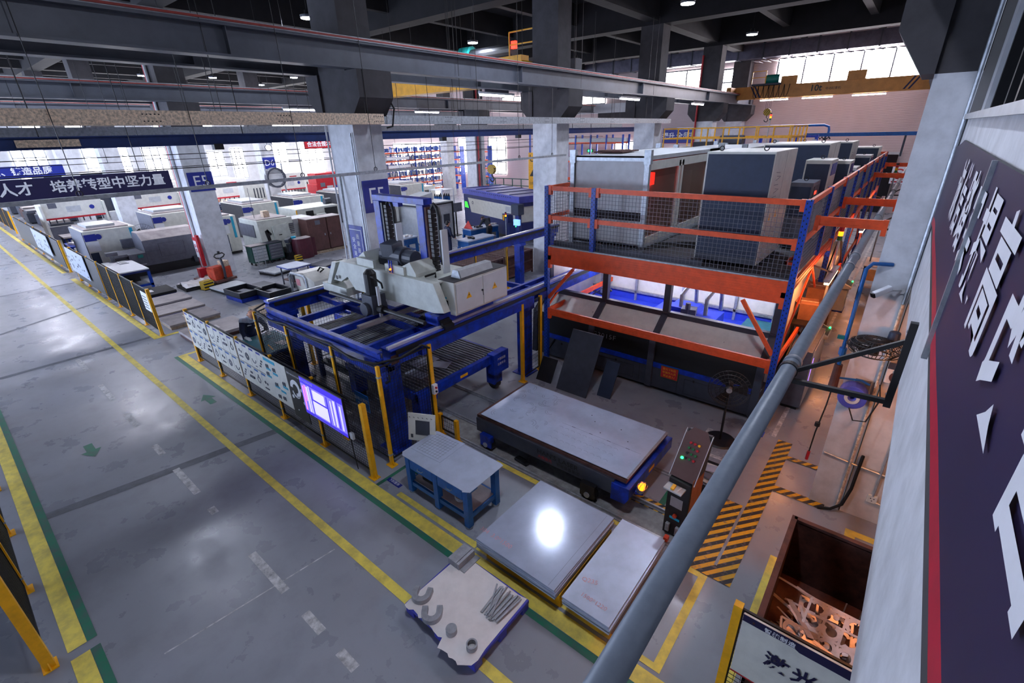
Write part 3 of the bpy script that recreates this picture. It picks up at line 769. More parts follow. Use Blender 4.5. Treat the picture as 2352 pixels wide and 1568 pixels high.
# ================================================================= AISLE FENCES
def fence_post(b, x, y, h, w=.06):
    b.box(x - w / 2, y - w / 2, .012, x + w / 2, y + w / 2, h)
    b.box(x - .09, y - .07, 0, x + .09, y + .07, .014)
    b.prism([(x + w / 2, .014), (x + w / 2 + .05, .014), (x + w / 2, .10)], 'y', y - .006, y + .006)
    b.prism([(x - w / 2, .014), (x - w / 2, .10), (x - w / 2 - .05, .014)], 'y', y - .006, y + .006)
def fence(label, posts, h, endw=None, mesh=(.05, .10), t=.0045, z0=.13, skip=(), name='safety_fence', rail=True, cat='fence'):
    """posts: list of (x, y) ground points; black mesh bays between them"""
    ox, oy = posts[0]
    th = thing(name, label, cat, (ox, oy, 0))
    for i, (x, y) in enumerate(posts):
        b = B(); fence_post(b, 0, 0, h, endw if (endw and i in (0, len(posts) - 1)) else .055)
        b.m = 1; b.box(-.034, -.034, h - .22, .034, .034, h - .19); b.box(-.034, -.034, .22, .034, .034, .25)
        b.build('post', [YEL, GALV], th, (x - ox, y - oy, 0))
    for i in range(len(posts) - 1):
        if i in skip: continue
        p = Vector((posts[i][0] - ox, posts[i][1] - oy, 0)); q = Vector((posts[i + 1][0] - ox, posts[i + 1][1] - oy, 0))
        L = (q - p).length; u = (q - p) / L
        b = B(); p0 = p + u * .04 + Vector((0, 0, z0))
        mesh_panel(b, p0, u, Vector((0, 0, 1)), L - .08, h - z0 - .04, mesh[0], mesh[1], t)
        for z in (0, h - z0 - .04): b.bar(p0 + Vector((0, 0, z)), p0 + u * (L - .08) + Vector((0, 0, z)), .025, .025)
        for s in (0, L - .08): b.bar(p0 + u * s, p0 + u * s + Vector((0, 0, h - z0 - .04)), .022, .022)
        b.build('mesh_panel', BLACKM, th)
    return th
FX = [-14.07, -12.59, -10.98, -9.37, -7.76, -6.17]
fence('yellow and black safety fence beside the aisle carrying the display boards and the screen', [(x, 3.52) for x in FX], 1.5, .085, (.06, .06))
fence('yellow and black safety fence around the blue gantry, behind the display boards', [(-11.3, 5.3), (-10.72, 3.93), (-9.29, 3.93), (-7.6, 3.93), (-6.2, 3.93), (-6.2, 5.05)], 2.02, .075, (.06, .06))
fence('short low yellow stub fence next to the blue workbench at the rails', [(-6.2, 5.17), (-5.75, 5.17)], .48, .07)
fence('yellow post fence beside the rack platform at the far side of the rails', [(-6.22, 7.85), (-6.25, 8.6)], 1.98, .07)
fence('yellow mesh fence behind the blue gantry beside the crates', [(-11.3, 5.45), (-11.3, 7.1), (-11.3, 8.4), (-11.3, 10.0), (-11.3, 11.7), (-11.3, 13.4)], 2.0, .07, (.08, .08), skip=(1,))
fence('dark aisle fence with mostly empty mesh beside the pallets in the middle distance', [(-27.6 + .02, 3.5), (-26.1, 3.5), (-24.6, 3.5), (-23.1, 3.5), (-21.6, 3.5), (-20.1, 3.5), (-18.6, 3.5), (-17.1, 3.5)], 1.5, .085, (.05, .05), .008)
fence('aisle fence farther off with grey boards, ending beside the green cart', [(-43.5, 3.55), (-41.2, 3.55), (-38.9, 3.55), (-36.6, 3.55), (-34.3, 3.55), (-32.0, 3.55), (-30.0, 3.55)], 1.5, .085, (.05, .05), .010)
fence('distant aisle fence at the left edge of the view', [(-59, 3.7), (-56, 3.7), (-53, 3.7), (-50, 3.7), (-47.2, 3.7)], 1.5, .085, (.06, .06), .012)
fence('yellow and black fence at the lower left corner across the aisle', [(-14.4, -.78), (-12.8, -.78), (-11.2, -.78), (-9.6, -.78), (-8.0, -.78), (-6.42, -.78)], 1.5, .10, (.03, .05), .007)
t = thing('fence_board', 'dark blue poster board on the lower left fence', 'board', (-9.4, -.81, .5))
B().box(-3.2, -.012, 0, 2.75, 0, .95).build('board', NAVYSIGN, t)
b = B(); b.box(-2.6, 0, .1, -.6, .004, .85); b.build('poster', BLUESIGN, t); B().prism([(.2, .1), (1.6, .1), (1.0, .85), (.6, .85)], 'y', 0, .004).build('poster', NAVY2, t)
# grey boards on the middle fences
for (x0, x1, lb, gp) in ((-28.0, -24.8, 'large mirror grey board with small prints on the middle aisle fence', 1), (-36.4, -32.2, 'large grey board on the farther aisle fence beside the green cart', 2)):
    t = thing('display_board', lb, 'board', (x0, 3.42, .45))
    B().box(0, -.015, 0, x1 - x0, 0, 1.02).build('board', STEEL, t)
    b = B()
    for k in range(26):
        u, v = random.uniform(.1, x1 - x0 - .3), random.uniform(.08, .85); b.box(u, -.018, v, u + random.uniform(.05, .22), -.015, v + random.uniform(.02, .1))
    b.build('print', DGREY, t)
t = thing('notice_board', 'white notice board on the end bay of the middle aisle fence', 'board', (-17.75, 3.46, .75))
B().box(0, -.01, 0, .6, 0, .6).build('board', WHITE, t); b = B()
for k in range(5): b.box(.06, -.013, .08 + .09 * k, .45, -.01, .11 + .09 * k)
b.build('print', DGREY, t)
t = thing('fence_board', 'black infill boards on the far half of the middle aisle fence', 'board', (-28.0, 3.47, .15))
B().box(0, -.01, 0, 4.9, 0, 1.3).build('board', BLACKM, t)
t = thing('fence_board', 'black infill boards on the farther aisle fence', 'board', (-43.4, 3.5, .15))
B().box(0, -.01, 0, 13.3, 0, 1.3).build('board', BLACKM, t)

# ---- white sample panels on the aisle fence: two rows
ORD = ['first', 'second', 'third', 'fourth', 'fifth', 'sixth', 'seventh', 'eighth', 'ninth', 'tenth', 'eleventh', 'twelfth']
def sample_panel(i, row):
    bay = i // 4; k = i % 4
    x0 = FX[bay] + .05 + k * (FX[bay + 1] - FX[bay] - .06) / 4 if bay < 2 else FX[2] + .06 + k * .335
    wd = (.33 if bay < 2 else .325)
    if bay < 2: wd = (FX[bay + 1] - FX[bay] - .06) / 4 - .02
    z0 = .985 if row else .49
    h = .475
    t = thing('sample_panel', 'white sample panel on the aisle fence, %s from the left in the %s row' % (ORD[i], 'upper' if row else 'lower'), 'display panel', (x0, 3.475, z0), group='white sample panels on the aisle fence')
    B().box(0, -.012, 0, wd, 0, h).build('board', OFFW, t)
    B().box(.02, -.015, h - .06, wd * .62, -.012, h - .015).build('heading', BLUESIGN if (i * 3 + row) % 3 else BLUEB, t)
    b = B(); r = (i * 7 + row * 3) % 6; cx = wd / 2
    if r == 0: b.ring((cx, -.018, .2), 'y', .03, .09, .006)
    elif r == 1: b.ring((cx, -.018, .22), 'y', .075, .095, .006, PI, 2 * PI); b.box(cx + .02, -.018, .06, cx + .1, -.012, .08)
    elif r == 2:
        for q in range(3): b.box(cx - .1 + .05 * q, -.018, .12 + .07 * q, cx - .03 + .05 * q, -.012, .16 + .07 * q)
    elif r == 3: b.box(cx - .10, -.03, .17, cx + .11, -.012, .22); b.box(cx - .05, -.018, .28, cx + .06, -.012, .33)
    elif r == 4: b.ring((cx, -.018, .22), 'y', .06, .085, .006, n=6); b.box(cx - .02, -.018, .3, cx + .02, -.012, .35)
    else: b.box(cx - .09, -.02, .1, cx + .09, -.012, .13); b.ring((cx - .03, -.018, .26), 'y', 0, .035, .006); b.ring((cx + .06, -.018, .24), 'y', .0, .03, .006)
    b.build('sample', DGREY if i % 2 else GREYM, t)
for row in (1, 0):
    for i in range(12): sample_panel(i, row)
t = thing('process_board', 'white board with bright blue headings next to the black logo board', 'display panel', (-9.62, 3.465, .50))
B().box(0, -.012, 0, .98, 0, .97).build('board', OFFW, t)
b = B(); b.box(.06, -.016, .86, .55, -.012, .93)
for (u, v) in ((.1, .66), (.38, .62), (.06, .48), (.34, .32), (.58, .28), (.72, .42)): b.box(u, -.016, v, u + .2, -.012, v + .05)
b.build('heading', CYAN, t)
b = B()
for (u, v) in ((.14, .74), (.43, .73), (.1, .55), (.4, .39), (.63, .14), (.42, .12), (.76, .52)): b.ring((u, -.018, v), 'y', .0, .045, .006, n=10); b.box(u + .05, -.018, v - .04, u + .09, -.012, v + .05)
b.build('picture', DGREY, t)
t = thing('logo_board', 'black board with white ring graphics beside the lit screen', 'display panel', (-8.62, 3.465, .38))
B().box(0, -.012, 0, .58, 0, 1.10).build('board', BLACKM, t)
lettering('智造 MANUFACTURE', .05, WHITE, t, (.28, -.016, 1.0), (1, 0, 0), (0, 0, 1))
b = B(); b.ring((.27, -.018, .70), 'y', .10, .19, .006, -.5 * PI, PI); b.ring((.27, -.018, .66), 'y', .13, .17, .006, 1.1 * PI, 1.75 * PI); b.ring((.5, -.018, .74), 'y', 0, .035, .006); b.ring((.1, -.018, .48), 'y', 0, .04, .006); b.ring((.52, -.018, .46), 'y', 0, .035, .006); b.ring((.2, -.018, .2), 'y', 0, .012, .006)
b.build('ring_graphic', WHITE, t)
# lit screen
S_A = mat('screen_violet', (120, 110, 240), .3, var=0, emit=.75); S_B = mat('screen_white', (226, 220, 255), .3, var=0, emit=.6); S_C = mat('screen_deep_blue', (58, 44, 190), .3, var=0, emit=.9); S_D = mat('screen_pink', (240, 120, 200), .3, var=0, emit=1.0)
t = thing('display_screen', 'large lit screen showing a violet machine picture on the aisle fence', 'screen', (-8.02, 3.43, .70))
B().box(-.02, -.01, -.02, 1.42, .03, .80).build('bezel', BLACKM, t, bevel=.004)
b = B(); b.box(0, -.012, 0, 1.40, -.01, .78)
for m_, r in ((2, (0, .66, 1.4, .78)), (2, (0, 0, 1.4, .07)), (1, (.36, .10, .86, .38)), (1, (.40, .42, .80, .62)), (2, (.33, .07, .36, .64)), (2, (.86, .07, .9, .64)), (1, (.18, .08, .24, .62)), (1, (.27, .08, .30, .66)), (3, (.05, .08, .09, .6)), (3, (.13, .3, .16, .64)), (1, (.98, .1, 1.02, .6)), (1, (1.08, .1, 1.14, .64)), (2, (1.18, .1, 1.22, .66)), (1, (1.27, .1, 1.32, .6)), (2, (.36, .385, .86, .415))):
    b.m = m_; b.box(r[0], -.0135, r[1], r[2], -.012, r[3])
b.build('picture', [S_A, S_B, S_C, S_D], t)
lettering('数字化智能仓储', .065, WHITE, t, (.24, -.015, .73), (1, 0, 0), (0, 0, 1)); lettering('Hello, welcome to a smart factory today', .05, WHITE, t, (.72, -.015, .035), (1, 0, 0), (0, 0, 1))
t = thing('socket_box', 'white socket box on the fence mesh right of the lit screen', 'socket', (-6.55, 3.46, .72))
B().box(0, -.05, 0, .09, 0, .13).build('box', WHITEP, t, bevel=.01); B().box(-.06, -.04, .03, 0, 0, .11).build('plug', BLACKM, t)
B().tube([(-.03, -.02, .03), (.0, -.03, -.3), (.02, -.02, -.66)], .008, 6).build('cable', BLACKR, t)
t = thing('warning_plate', 'small blue plate with white characters on the gantry fence corner', 'sign', (-6.75, 3.88, 1.0))
B().box(-.2, -.012, 0, .2, 0, .34).build('plate', BLUEB, t); B().box(-.19, -.014, .01, .19, -.012, .015).build('edge', WHITE, t)
lettering('自动上料区', .085, WHITE, t, (0, -.016, .22), (1, 0, 0), (0, 0, 1)); lettering('下料区', .085, WHITE, t, (0, -.016, .10), (1, 0, 0), (0, 0, 1))
# cable run on the gantry fence top
t = thing('cable_run', 'thick grey cable bundle draped along the top of the gantry fence', 'cable', (0, 0, 0))
B().tube([(-11.3, 5.3, 2.05), (-10.95, 4.3, 2.06), (-10.7, 3.95, 2.06), (-9.9, 3.92, 1.99), (-9.29, 3.92, 2.06), (-8.4, 3.91, 2.02), (-7.6, 3.92, 2.06), (-6.9, 3.9, 1.97), (-6.22, 3.92, 2.06), (-6.18, 4.4, 2.0), (-6.19, 4.9, 2.06), (-6.17, 5.05, 1.95)], .022, 8).build('bundle', BLACKR, t, smooth=True)
# control boxes and beacon on the gate post
t = thing('push_button_box', 'white push-button box with red button on the yellow gate post', 'switch box', (-6.13, 5.03, 1.02))
B().box(-.02, -.05, 0, .05, .05, .2).build('box', WHITE, t, bevel=.006); B().cyl((.05, 0, .14), (.075, 0, .14), .02, 10).build('button', REDP, t); B().cyl((.05, 0, .06), (.07, 0, .06), .02, 10).build('button', BLACKM, t)
t = thing('beacon', 'glowing orange caged beacon on the gantry cart beside the gate post', 'beacon', (-6.55, 5.38, .60))
B().cyl((0, 0, 0), (0, 0, .1), .05, 12).build('base', BLUEST, t); B().cyl((0, 0, .1), (0, 0, .22), .05, 12, .04).build('lens', GLOWO, t)
b = B()
for k in range(5): a = k * 2 * PI / 5; b.tube([(math.cos(a) * .065, math.sin(a) * .065, .1), (math.cos(a) * .065, math.sin(a) * .065, .2), (0, 0, .26)], .005, 5)
b.build('cage', BLACKM, t)
# ================================================================= NEAR OBJECTS: BENCH, PLATES, CART, PALLET
t = thing('workbench', 'blue steel workbench with two drawers standing in the yellow floor box', 'workbench', (-4.70, 4.03, 0))
for (x, y) in ((-.66, -.31), (.66, -.31), (-.66, .31), (.66, .31), (0, -.31), (0, .31)): B().box(x - .05, y - .05, .03, x + .05, y + .05, .72).build('leg', BLUEB, t, bevel=.004)
B().box(-.72, -.36, .71, .72, .36, .765).build('top_frame', BLUEB, t)
b = B()
for y in (-.31, .31): b.box(-.66, y - .03, .16, .66, y + .03, .24)
for x in (-.66, .66): b.box(x - .03, -.31, .16, x + .03, .31, .24)
b.build('stretcher', BLUEB, t)
B().box(-.66, -.3, .24, .66, .3, .25).build('lower_shelf', PLATEP, t)
for x in (-.33, .33):
    d = B().box(x - .27, -.355, .52, x + .27, -.02, .70).build('drawer', BLUEB, t, bevel=.006)
    B().tube([(x - .06, -.36, .62), (x - .05, -.385, .61), (x + .05, -.385, .61), (x + .06, -.36, .62)], .007, 6).build('handle', GALV, d)
for (x, y) in ((-.66, -.31), (.66, -.31), (.66, .31)): B().cyl((x, y, 0), (x, y, .03), .06, 12).build('foot', GALV, t)
t = thing('steel_sheet', 'thin pale steel sheet with notched corners lying on the blue workbench', 'sheet', (-4.70, 4.03, .767))
B().prism([(-.77, -.34), (-.70, -.40), (.66, -.40), (.68, -.42), (.78, -.36), (.77, .40), (.70, .42), (-.72, .42), (-.78, .36)], 'z', 0, .006).build('sheet', STEEL, t)
t = thing('ruled_sheet', 'smaller thin sheet with a ruled grid lying on the larger bench sheet', 'sheet', (-5.14, 4.15, .774), .05)
B().box(-.30, -.30, 0, .36, .30, .004).build('sheet', STEEL, t); b = B()
for k in range(9): b.box(-.22 + .06 * k, -.25, .004, -.217 + .06 * k, .25, .005); b.box(-.22, -.25 + .06 * k, .004, .28, -.247 + .06 * k, .005)
b.build('grid', GREYM, t)
t = thing('wrapped_box', 'dark wrapped parcel on the lower shelf of the blue workbench', 'parcel', (-5.05, 3.95, .25)); B().box(-.16, -.13, 0, .17, .12, .14).build('body', BLACKM, t, bevel=.02); B().box(-.17, -.02, .0, .18, .02, .143).build('tape', DGREY, t)
t = thing('coil', 'coiled clear strapping on the lower shelf of the blue workbench', 'coil', (-4.38, 3.9, .25))
b = B()
for k in range(3): b.tube([(.09 * math.cos(a * .5), .09 * math.sin(a * .5), .015 + .02 * k + .01 * math.sin(a)) for a in range(13)], .008, 6)
b.build('strap', GALV, t)
t = thing('frame_panel', 'white panel with a dark square opening leaning behind the blue workbench', 'panel', (-5.62, 4.25, .55), .45)
b = B(); b.rbox((0, 0, .33), (.5, .02, .5), (-.2, 0, 0)); b.build('panel', OFFW, t); b = B(); b.rbox((.02, -.015, .33), (.26, .01, .26), (-.2, 0, 0)); b.build('opening', DGREY, t)
b = B()
for k in range(6): b.rbox((-.2 + .08 * k, -.014, .53), (.03, .006, .006), (-.2, .6, 0)); b.rbox((-.2 + .08 * k, -.02, .14), (.03, .006, .006), (-.2, .6, 0))
b.build('slits', BLACKM, t)
B().box(-.2, -.05, -.55, -.16, .05, .2).build('stand', DGREY, t)

# stacks of plate on yellow skids
def plate_stack(x0, y0, x1, y1, n, label, group, z0=.22, tilt=.01):
    for k in range(n):
        t = thing('steel_plate', label[k], 'plate', ((x0 + x1) / 2, (y0 + y1) / 2, z0 + .028 * k), random.uniform(-tilt, tilt), group=group)
        w, d = (x1 - x0) / 2, (y1 - y0) / 2
        q = 0 if k == n - 1 else random.uniform(0, .02)
        B().box(-w + q, -d - q * .7, 0, w + q, d - q, .024).build('plate', STEEL, t)
        if k == n - 1: yield t
def skid(x0, y0, x1, y1, label):
    t = thing('plate_skid', label, 'skid', ((x0 + x1) / 2, (y0 + y1) / 2, 0))
    w, d = (x1 - x0) / 2, (y1 - y0) / 2
    for y in (-d + .06, 0, d - .06): B().box(-w, y - .05, .0, w, y + .05, .13).build('runner', CRANEY, t)
    for k in range(4): x = -w + .06 + k * (2 * w - .12) / 3; B().box(x - .05, -d, .13, x + .05, d, .22).build('cross_bar', CRANEY, t)
skid(-3.45, 3.45, -2.2, 4.8, 'yellow steel skid under the wide plate stack'); skid(-2.1, 3.5, -1.55, 4.9, 'yellow steel skid under the narrow plate stack')
lab1 = ['wide steel plate, bottom of the stack nearest the workbench', 'wide steel plate, second from the bottom of the stack nearest the workbench', 'wide steel plate, third from the bottom of the stack nearest the workbench', 'wide steel plate, second from the top of the stack nearest the workbench', 'wide shiny steel plate with faint red writing, top of the larger plate stack']
lab2 = ['narrow steel plate, bottom of the smaller plate stack', 'narrow steel plate, middle of the smaller plate stack', 'narrow steel plate, just under the top of the smaller plate stack', 'narrow steel plate with red writing, top of the smaller plate stack']
MIR = mat('polished_sheet', (176, 188, 210), .13, metal=.12, var=.06, scale=2.5)
REDINK = mat('faint_red_ink', (206, 150, 156), .5, var=.1)
for t in plate_stack(-3.56, 3.38, -2.24, 4.90, 5, lab1, 'wide plates of the larger stack'):
    t.children[0].data.materials[0] = MIR
    lettering('304  3.0*1500', .10, REDINK, t, (-.45, -.58, .025), (1, 0, 0), (0, 1, 0)); B().box(.56, -.74, .0241, .563, .74, .0247).build('edge_line', GREYM, t)
for t in plate_stack(-2.14, 3.39, -1.50, 4.98, 4, lab2, 'narrow plates of the smaller stack', tilt=.006):
    lettering('1500*1220', .08, REDINK, t, (.02, -.62, .025), (1, 0, 0), (0, 1, 0)); lettering('Q235', .09, REDINK, t, (-.16, -.40, .025), (1, .3, 0), (-.3, 1, 0))
# rails in the floor
for y, lb in ((5.26, 'floor rail nearest the plate stacks, running out of the gantry'), (5.82, 'floor rail under the near side of the sheet cart'), (6.72, 'floor rail under the far side of the sheet cart')):
    t = thing('floor_rail', lb, 'rail', (-6, y, 0)); b = B(); b.box(-5, -.05, 0, 4.55, .05, .02); b.box(-5, -.016, .02, 4.55, .016, .055); b.build('rail', STEELR, t)
    B().box(4.4, -.04, .055, 4.46, .04, .12).build('stop', REDO, t)
struct(B().box(-6.5, 5.32, .0, -1.5, 5.76, .012).build('trim_2', mat('rough_pale_concrete', (150, 148, 146), .85, var=.2, scale=5, bump=.2)))
for (x, y, s, lb) in ((-4.35, 5.42, 1, 'black cast clip lying on the concrete between the floor rails near the bench'), (-2.85, 5.36, .55, 'small black clip lying on the concrete near the plate stacks')):
    t = thing('rail_clip', lb, 'clip', (x, y, .012), -.1); B().box(-.15 * s, -.05 * s, 0, .15 * s, .05 * s, .05 * s).build('body', BLACKM, t, bevel=.01); B().box(-.1 * s, -.035 * s, .05 * s, .1 * s, .035 * s, .08 * s).build('cap', BLACKM, t)
# sheet cart
def sheet_cart(loc, label, top=True, col=DGREY):
    t = thing('sheet_cart', label, 'cart', loc)
    B().box(-1.55, -.82, .30, 1.35, -.74, .58).build('side_frame', col, t); B().box(-1.55, .74, .30, 1.35, .82, .58).build('side_frame', col, t); B().box(-1.55, -.74, .34, -1.47, .74, .56).build('end_frame', col, t)
    B().prism([(1.32, .22), (1.56, .22), (1.62, .34), (1.62, .54), (1.32, .54)], 'y', -.84, .84).build('end_beam', BLUEST, t, bevel=.008)
    B().box(-1.5, -.74, .44, 1.5, .74, .57).build('deck', BLACKM, t)
    for (x, y) in ((-1.25, -.84), (.95, -.84), (-1.25, .84), (.95, .84)):
        w = B().cyl((x, y - .05, .145), (x, y + .05, .145), .145, 18).build('wheel', BLACKM, t)
        B().box(x - .13, min(y - .05 * (1 if y < 0 else -1), y) - .03, .1, x + .13, max(y, y - .05 * (1 if y < 0 else -1)) + .01, .34).build('bearing', BLUEST if x < 0 else BLACKM, w)
        B().cyl((x, y - .1 if y < 0 else y + .1, .145), (x, y, .145), .05, 12).build('hub', STEELR, w)
    b = B(); b.box(-1.56, -.78, .575, 1.54, -.72, .63); b.box(-1.56, .72, .575, 1.54, .78, .63); b.box(1.44, -.72, .575, 1.54, .72, .63); b.box(-1.56, -.72, .575, -1.46, .72, .63); b.build('tray_rim', RUST, t)
    return t
t = sheet_cart((-3.86, 6.2, .0), 'low dark rail cart with blue end loaded with a large steel sheet')
B().box(1.621, -.12, .40, 1.626, .08, .46).build('label', YEL, t)
INK = mat('black_ink', (10, 10, 12), .5, var=0)
lettering("HAN'S LASER", .13, INK, t, (.30, -.823, .47), (1, 0, 0), (0, 0, 1), sx=1.1); lettering('大族激光', .075, REDP, t, (.05, -.823, .37), (1, 0, 0), (0, 0, 1)); lettering('智能装备集团', .075, INK, t, (.52, -.823, .37), (1, 0, 0), (0, 0, 1))
for k, (q, lb) in enumerate(((.03, 'large dark steel sheet, lowest on the rail cart'), (.015, 'large steel sheet, middle of the three on the rail cart'), (0, 'large shiny cut steel sheet with curved cut lines, top sheet on the rail cart'))):
    s = thing('steel_sheet', lb, 'sheet', (-3.84, 6.2, .632 + .009 * k), -.004 + .004 * k, group='sheets on the rail cart')
    B().box(-1.50 + q, -.76 + q, 0, 1.50 + q, .76 + q, .008).build('sheet', MIR if k == 2 else PLATEP, s)
b = B()
for k in range(22):
    cx, cy = random.uniform(-1.4, -.15), random.uniform(-.62, .62); r = random.uniform(.06, .12); a = random.uniform(0, 6)
    b.ring((cx, cy, .0081), 'z', r, r + .004, .0004, a, a + random.uniform(2.0, 3.4), 12)
    b.ring((cx, cy, .0081), 'z', r * .55, r * .55 + .004, .0004, a, a + random.uniform(1.2, 2.4), 10)
for k in range(30):
    cx, cy = -.05 + (k % 10) * .12, -.6 + (k // 10) * .18; b.ring((cx, cy, .0081), 'z', .05, .0525, .0004, .3, 2.4, 8)
b.box(-.1, -.085, .0081, 1.42, -.082, .0085)
for x in (.1, .45, .8, 1.15): b.box(x, -.088, .0081, x + .07, -.076, .0088)
b.build('cut_line', DGREY, s)
b = B()
for (x, y) in ((.35, .3), (.85, .35), (.6, .05), (1.1, .1), (.2, .45)): b.ring((x, y, .0081), 'z', 0, .012, .0005, n=8)
b.build('hole', BLACKM, s)
t = thing('beacon', 'glowing orange caged beacon on the end of the rail cart', 'beacon', (-2.17, 5.62, .40), .3)
B().box(-.07, -.06, -.05, .05, .06, .0).build('bracket', BLUEST, t); B().cyl((0, -.02, 0), (.02, -.06, .10), .06, 12).build('base', GALV, t); B().cyl((.02, -.06, .10), (.04, -.1, .20), .055, 12, .04).build('lens', GLOWO, t)
b = B()
for k in range(6): a = k * PI / 3; b.tube([(.02 + .07 * math.cos(a), -.06 + .07 * math.sin(a), .09), (.04 + .07 * math.cos(a), -.1 + .07 * math.sin(a), .2), (.05, -.12, .26)], .004, 5)
b.build('cage', GALV, t)
# control console
t = thing('control_console', 'slim dark control console with a brown slanted button panel and lit green button', 'console', (-1.52, 5.62, 0), -.10)
side = [(-.20, .02), (.16, .02), (.20, 1.16), (.33, 1.60), (.22, 1.66), (.14, 1.62), (-.06, 1.26), (-.20, 1.02)]
B().prism([(-.20, .02), (.20, .02), (.20, 1.08), (-.20, 1.02)], 'x', -.16, .16).build('cabinet', BLACKM, t, bevel=.006)
B().box(.161, -.17, .05, .168, .18, 1.10).build('side_panel', CARD, t)
b = B(); b.prism([(-.16, 1.04), (.24, 1.62), (.34, 1.58), (.20, 1.06)], 'x', -.17, .17); b.build('head', BLACKM, t, bevel=.01)
PANELB = mat('brown_panel', (96, 72, 70), .35, var=.05)
u = Vector((0, .40, .58)).normalized(); n = Vector((0, -u.z, u.y))
def onpanel(a, c, h=0.0): return Vector((0, -.16, 1.04)) + Vector((a, 0, 0)) + u * c + n * h
b = B(); b.face([onpanel(-.18, 0, .004), onpanel(.18, 0, .004), onpanel(.18, .62, .004), onpanel(.10, .74, .004), onpanel(-.10, .74, .004), onpanel(-.18, .62, .004)]); b.build('button_panel', PANELB, t)
b = B(); b.prism([(-.175, 1.02), (-.165, 1.02), (.245, 1.62), (.235, 1.62)], 'x', .18, .19); b.prism([(-.175, 1.02), (-.165, 1.02), (.245, 1.62), (.235, 1.62)], 'x', -.19, -.18); b.build('trim', LGREY, t)
cols = [REDP, REDP, YEL, GREENL, GREENL, REDP, BLACKM, GREENL, GREENL, BLACKM, GREENL, REDP]
for k, m_ in enumerate(cols):
    p = onpanel(-.06 + .06 * (k % 3), .52 - .075 * (k // 3), .004); B().cyl(p, p + n * .02, .018, 12).build('button', m_, t)
p = onpanel(-.10, .28, .004); B().cyl(p, p + n * .02, .02, 12).build('button', GLOWG, t, label='lit green button')
B().box(-.10, -.203, .55, .08, -.2, .72).build('name_plate', PLATEP, t); B().box(-.08, -.206, .33, .07, -.2, .37).build('label', CYAN, t); B().cyl((0, -.2, .41), (0, -.235, .41), .03, 12).build('isolator', REDO, t)
for x in (-.08, .07): B().box(x - .03, -.25, .10, x + .03, -.2, .24).build('plug', GALV, t, bevel=.006)
B().box(-.16, -.36, .92, .1, -.2, .94).build('shelf', LGREY, t)
t = thing('tape_measure', 'yellow tape and pens on the console side shelf', 'tools', (-1.6, 5.33, .945)); B().box(-.02, -.05, 0, .03, .06, .03).build('case', YEL, t, bevel=.008); B().cyl((.08, -.04, .01), (.10, .05, .01), .008, 8).build('pen', WHITE, t)
# offcut pile behind the console
t = thing('low_skid', 'low dark skid under the white offcuts behind the console', 'skid', (-1.55, 7.0, 0)); B().box(-.35, -.4, 0, .35, .4, .10).build('skid', BLACKM, t)
for k in range(9):
    z = .105 + .018 * k
    t = thing('offcut_sheet', ['lowest', 'second lowest', 'third lowest', 'fourth lowest', 'middle', 'fourth from top', 'third from top', 'second from top', 'topmost'][k] + ' steel offcut in the pile behind the control console', 'offcut', (-1.55 + random.uniform(-.06, .06), 7.0 + random.uniform(-.08, .08), z), random.uniform(-.3, .3), group='offcuts behind the console')
    B().box(-.30, -.28 + .02 * k, 0, .30, .30 - .03 * k, .012).build('sheet', (STEEL, PLATEP, GREYM, OFFW)[k % 4], t)
# plates leaning on the laser machine
def leaning(name, label, x0, x1, yb, yt, h, m, th=.02):
    t = thing(name, label, 'plate', ((x0 + x1) / 2, yb, 0)); w = (x1 - x0) / 2
    b = B(); V = []
    for (y, z) in ((0, 0), (yt - yb, h)):
        for x in (-w, w): V += [(x, y, z), (x, y + th, z + .003)]
    b.mesh(V, [(0, 2, 6, 4), (1, 5, 7, 3), (0, 4, 5, 1), (2, 3, 7, 6), (4, 6, 7, 5), (0, 1, 3, 2)]); b.build('plate', m, t); return t
leaning('leaning_plate', 'tall grey steel plate leaning against the laser machine', -5.40, -4.60, 8.06, 8.74, 1.28, DGREY)
leaning('leaning_plate', 'short dark plate leaning right of the tall leaning plate', -4.48, -4.15, 8.35, 8.75, .72, NAVY)
leaning('leaning_plate', 'small dark plate leaning by the foot of the blue rack post', -6.05, -5.62, 8.15, 8.45, .5, BLACKM)
# pedestal fan
def pedestal_fan(loc, rz, label, h=1.15, r=.36):
    t = thing('pedestal_fan', label, 'fan', loc, rz)
    B().cyl((0, 0, 0), (0, 0, .03), .30, 28, .27).build('base', BLACKM, t); B().cyl((0, 0, .03), (0, 0, h), .022, 10).build('pole', BLACKM, t)
    c = B()
    for rr in (.08, .16, .24, .31, r): c.tube([(rr * math.cos(a), -.10 if rr < r else -.04, h + rr * math.sin(a)) for a in [2 * PI * k / 28 for k in range(28)]], .006, 5, True)
    for k in range(28): a = 2 * PI * k / 28; c.bar((.03 * math.cos(a), -.11, h + .03 * math.sin(a)), (r * math.cos(a), -.04, h + r * math.sin(a)), .005, .005); c.bar((r * math.cos(a), -.04, h + r * math.sin(a)), (.06 * math.cos(a), .08, h + .06 * math.sin(a)), .005, .005)
    c.build('guard', BLACKM, t)
    b = B()
    for k in range(3):
        a = 2 * PI * k / 3
        def P(rr, da, y): return (rr * math.cos(a + da), y, h + rr * math.sin(a + da))
        b.face([P(.06, -.3, -.05), P(.31, -.25, -.06), P(.33, .45, .0), P(.07, .6, .0)]); b.face([P(.07, .6, .002), P(.33, .45, .002), P(.31, -.25, -.058), P(.06, -.3, -.048)])
    b.build('blade', BLACKM, t); B().cyl((0, -.12, h), (0, -.02, h), .05, 14).build('hub', GALV, t); B().cyl((0, -.02, h), (0, .2, h), .075, 14, .06).build('motor', BLACKM, t)
    return t
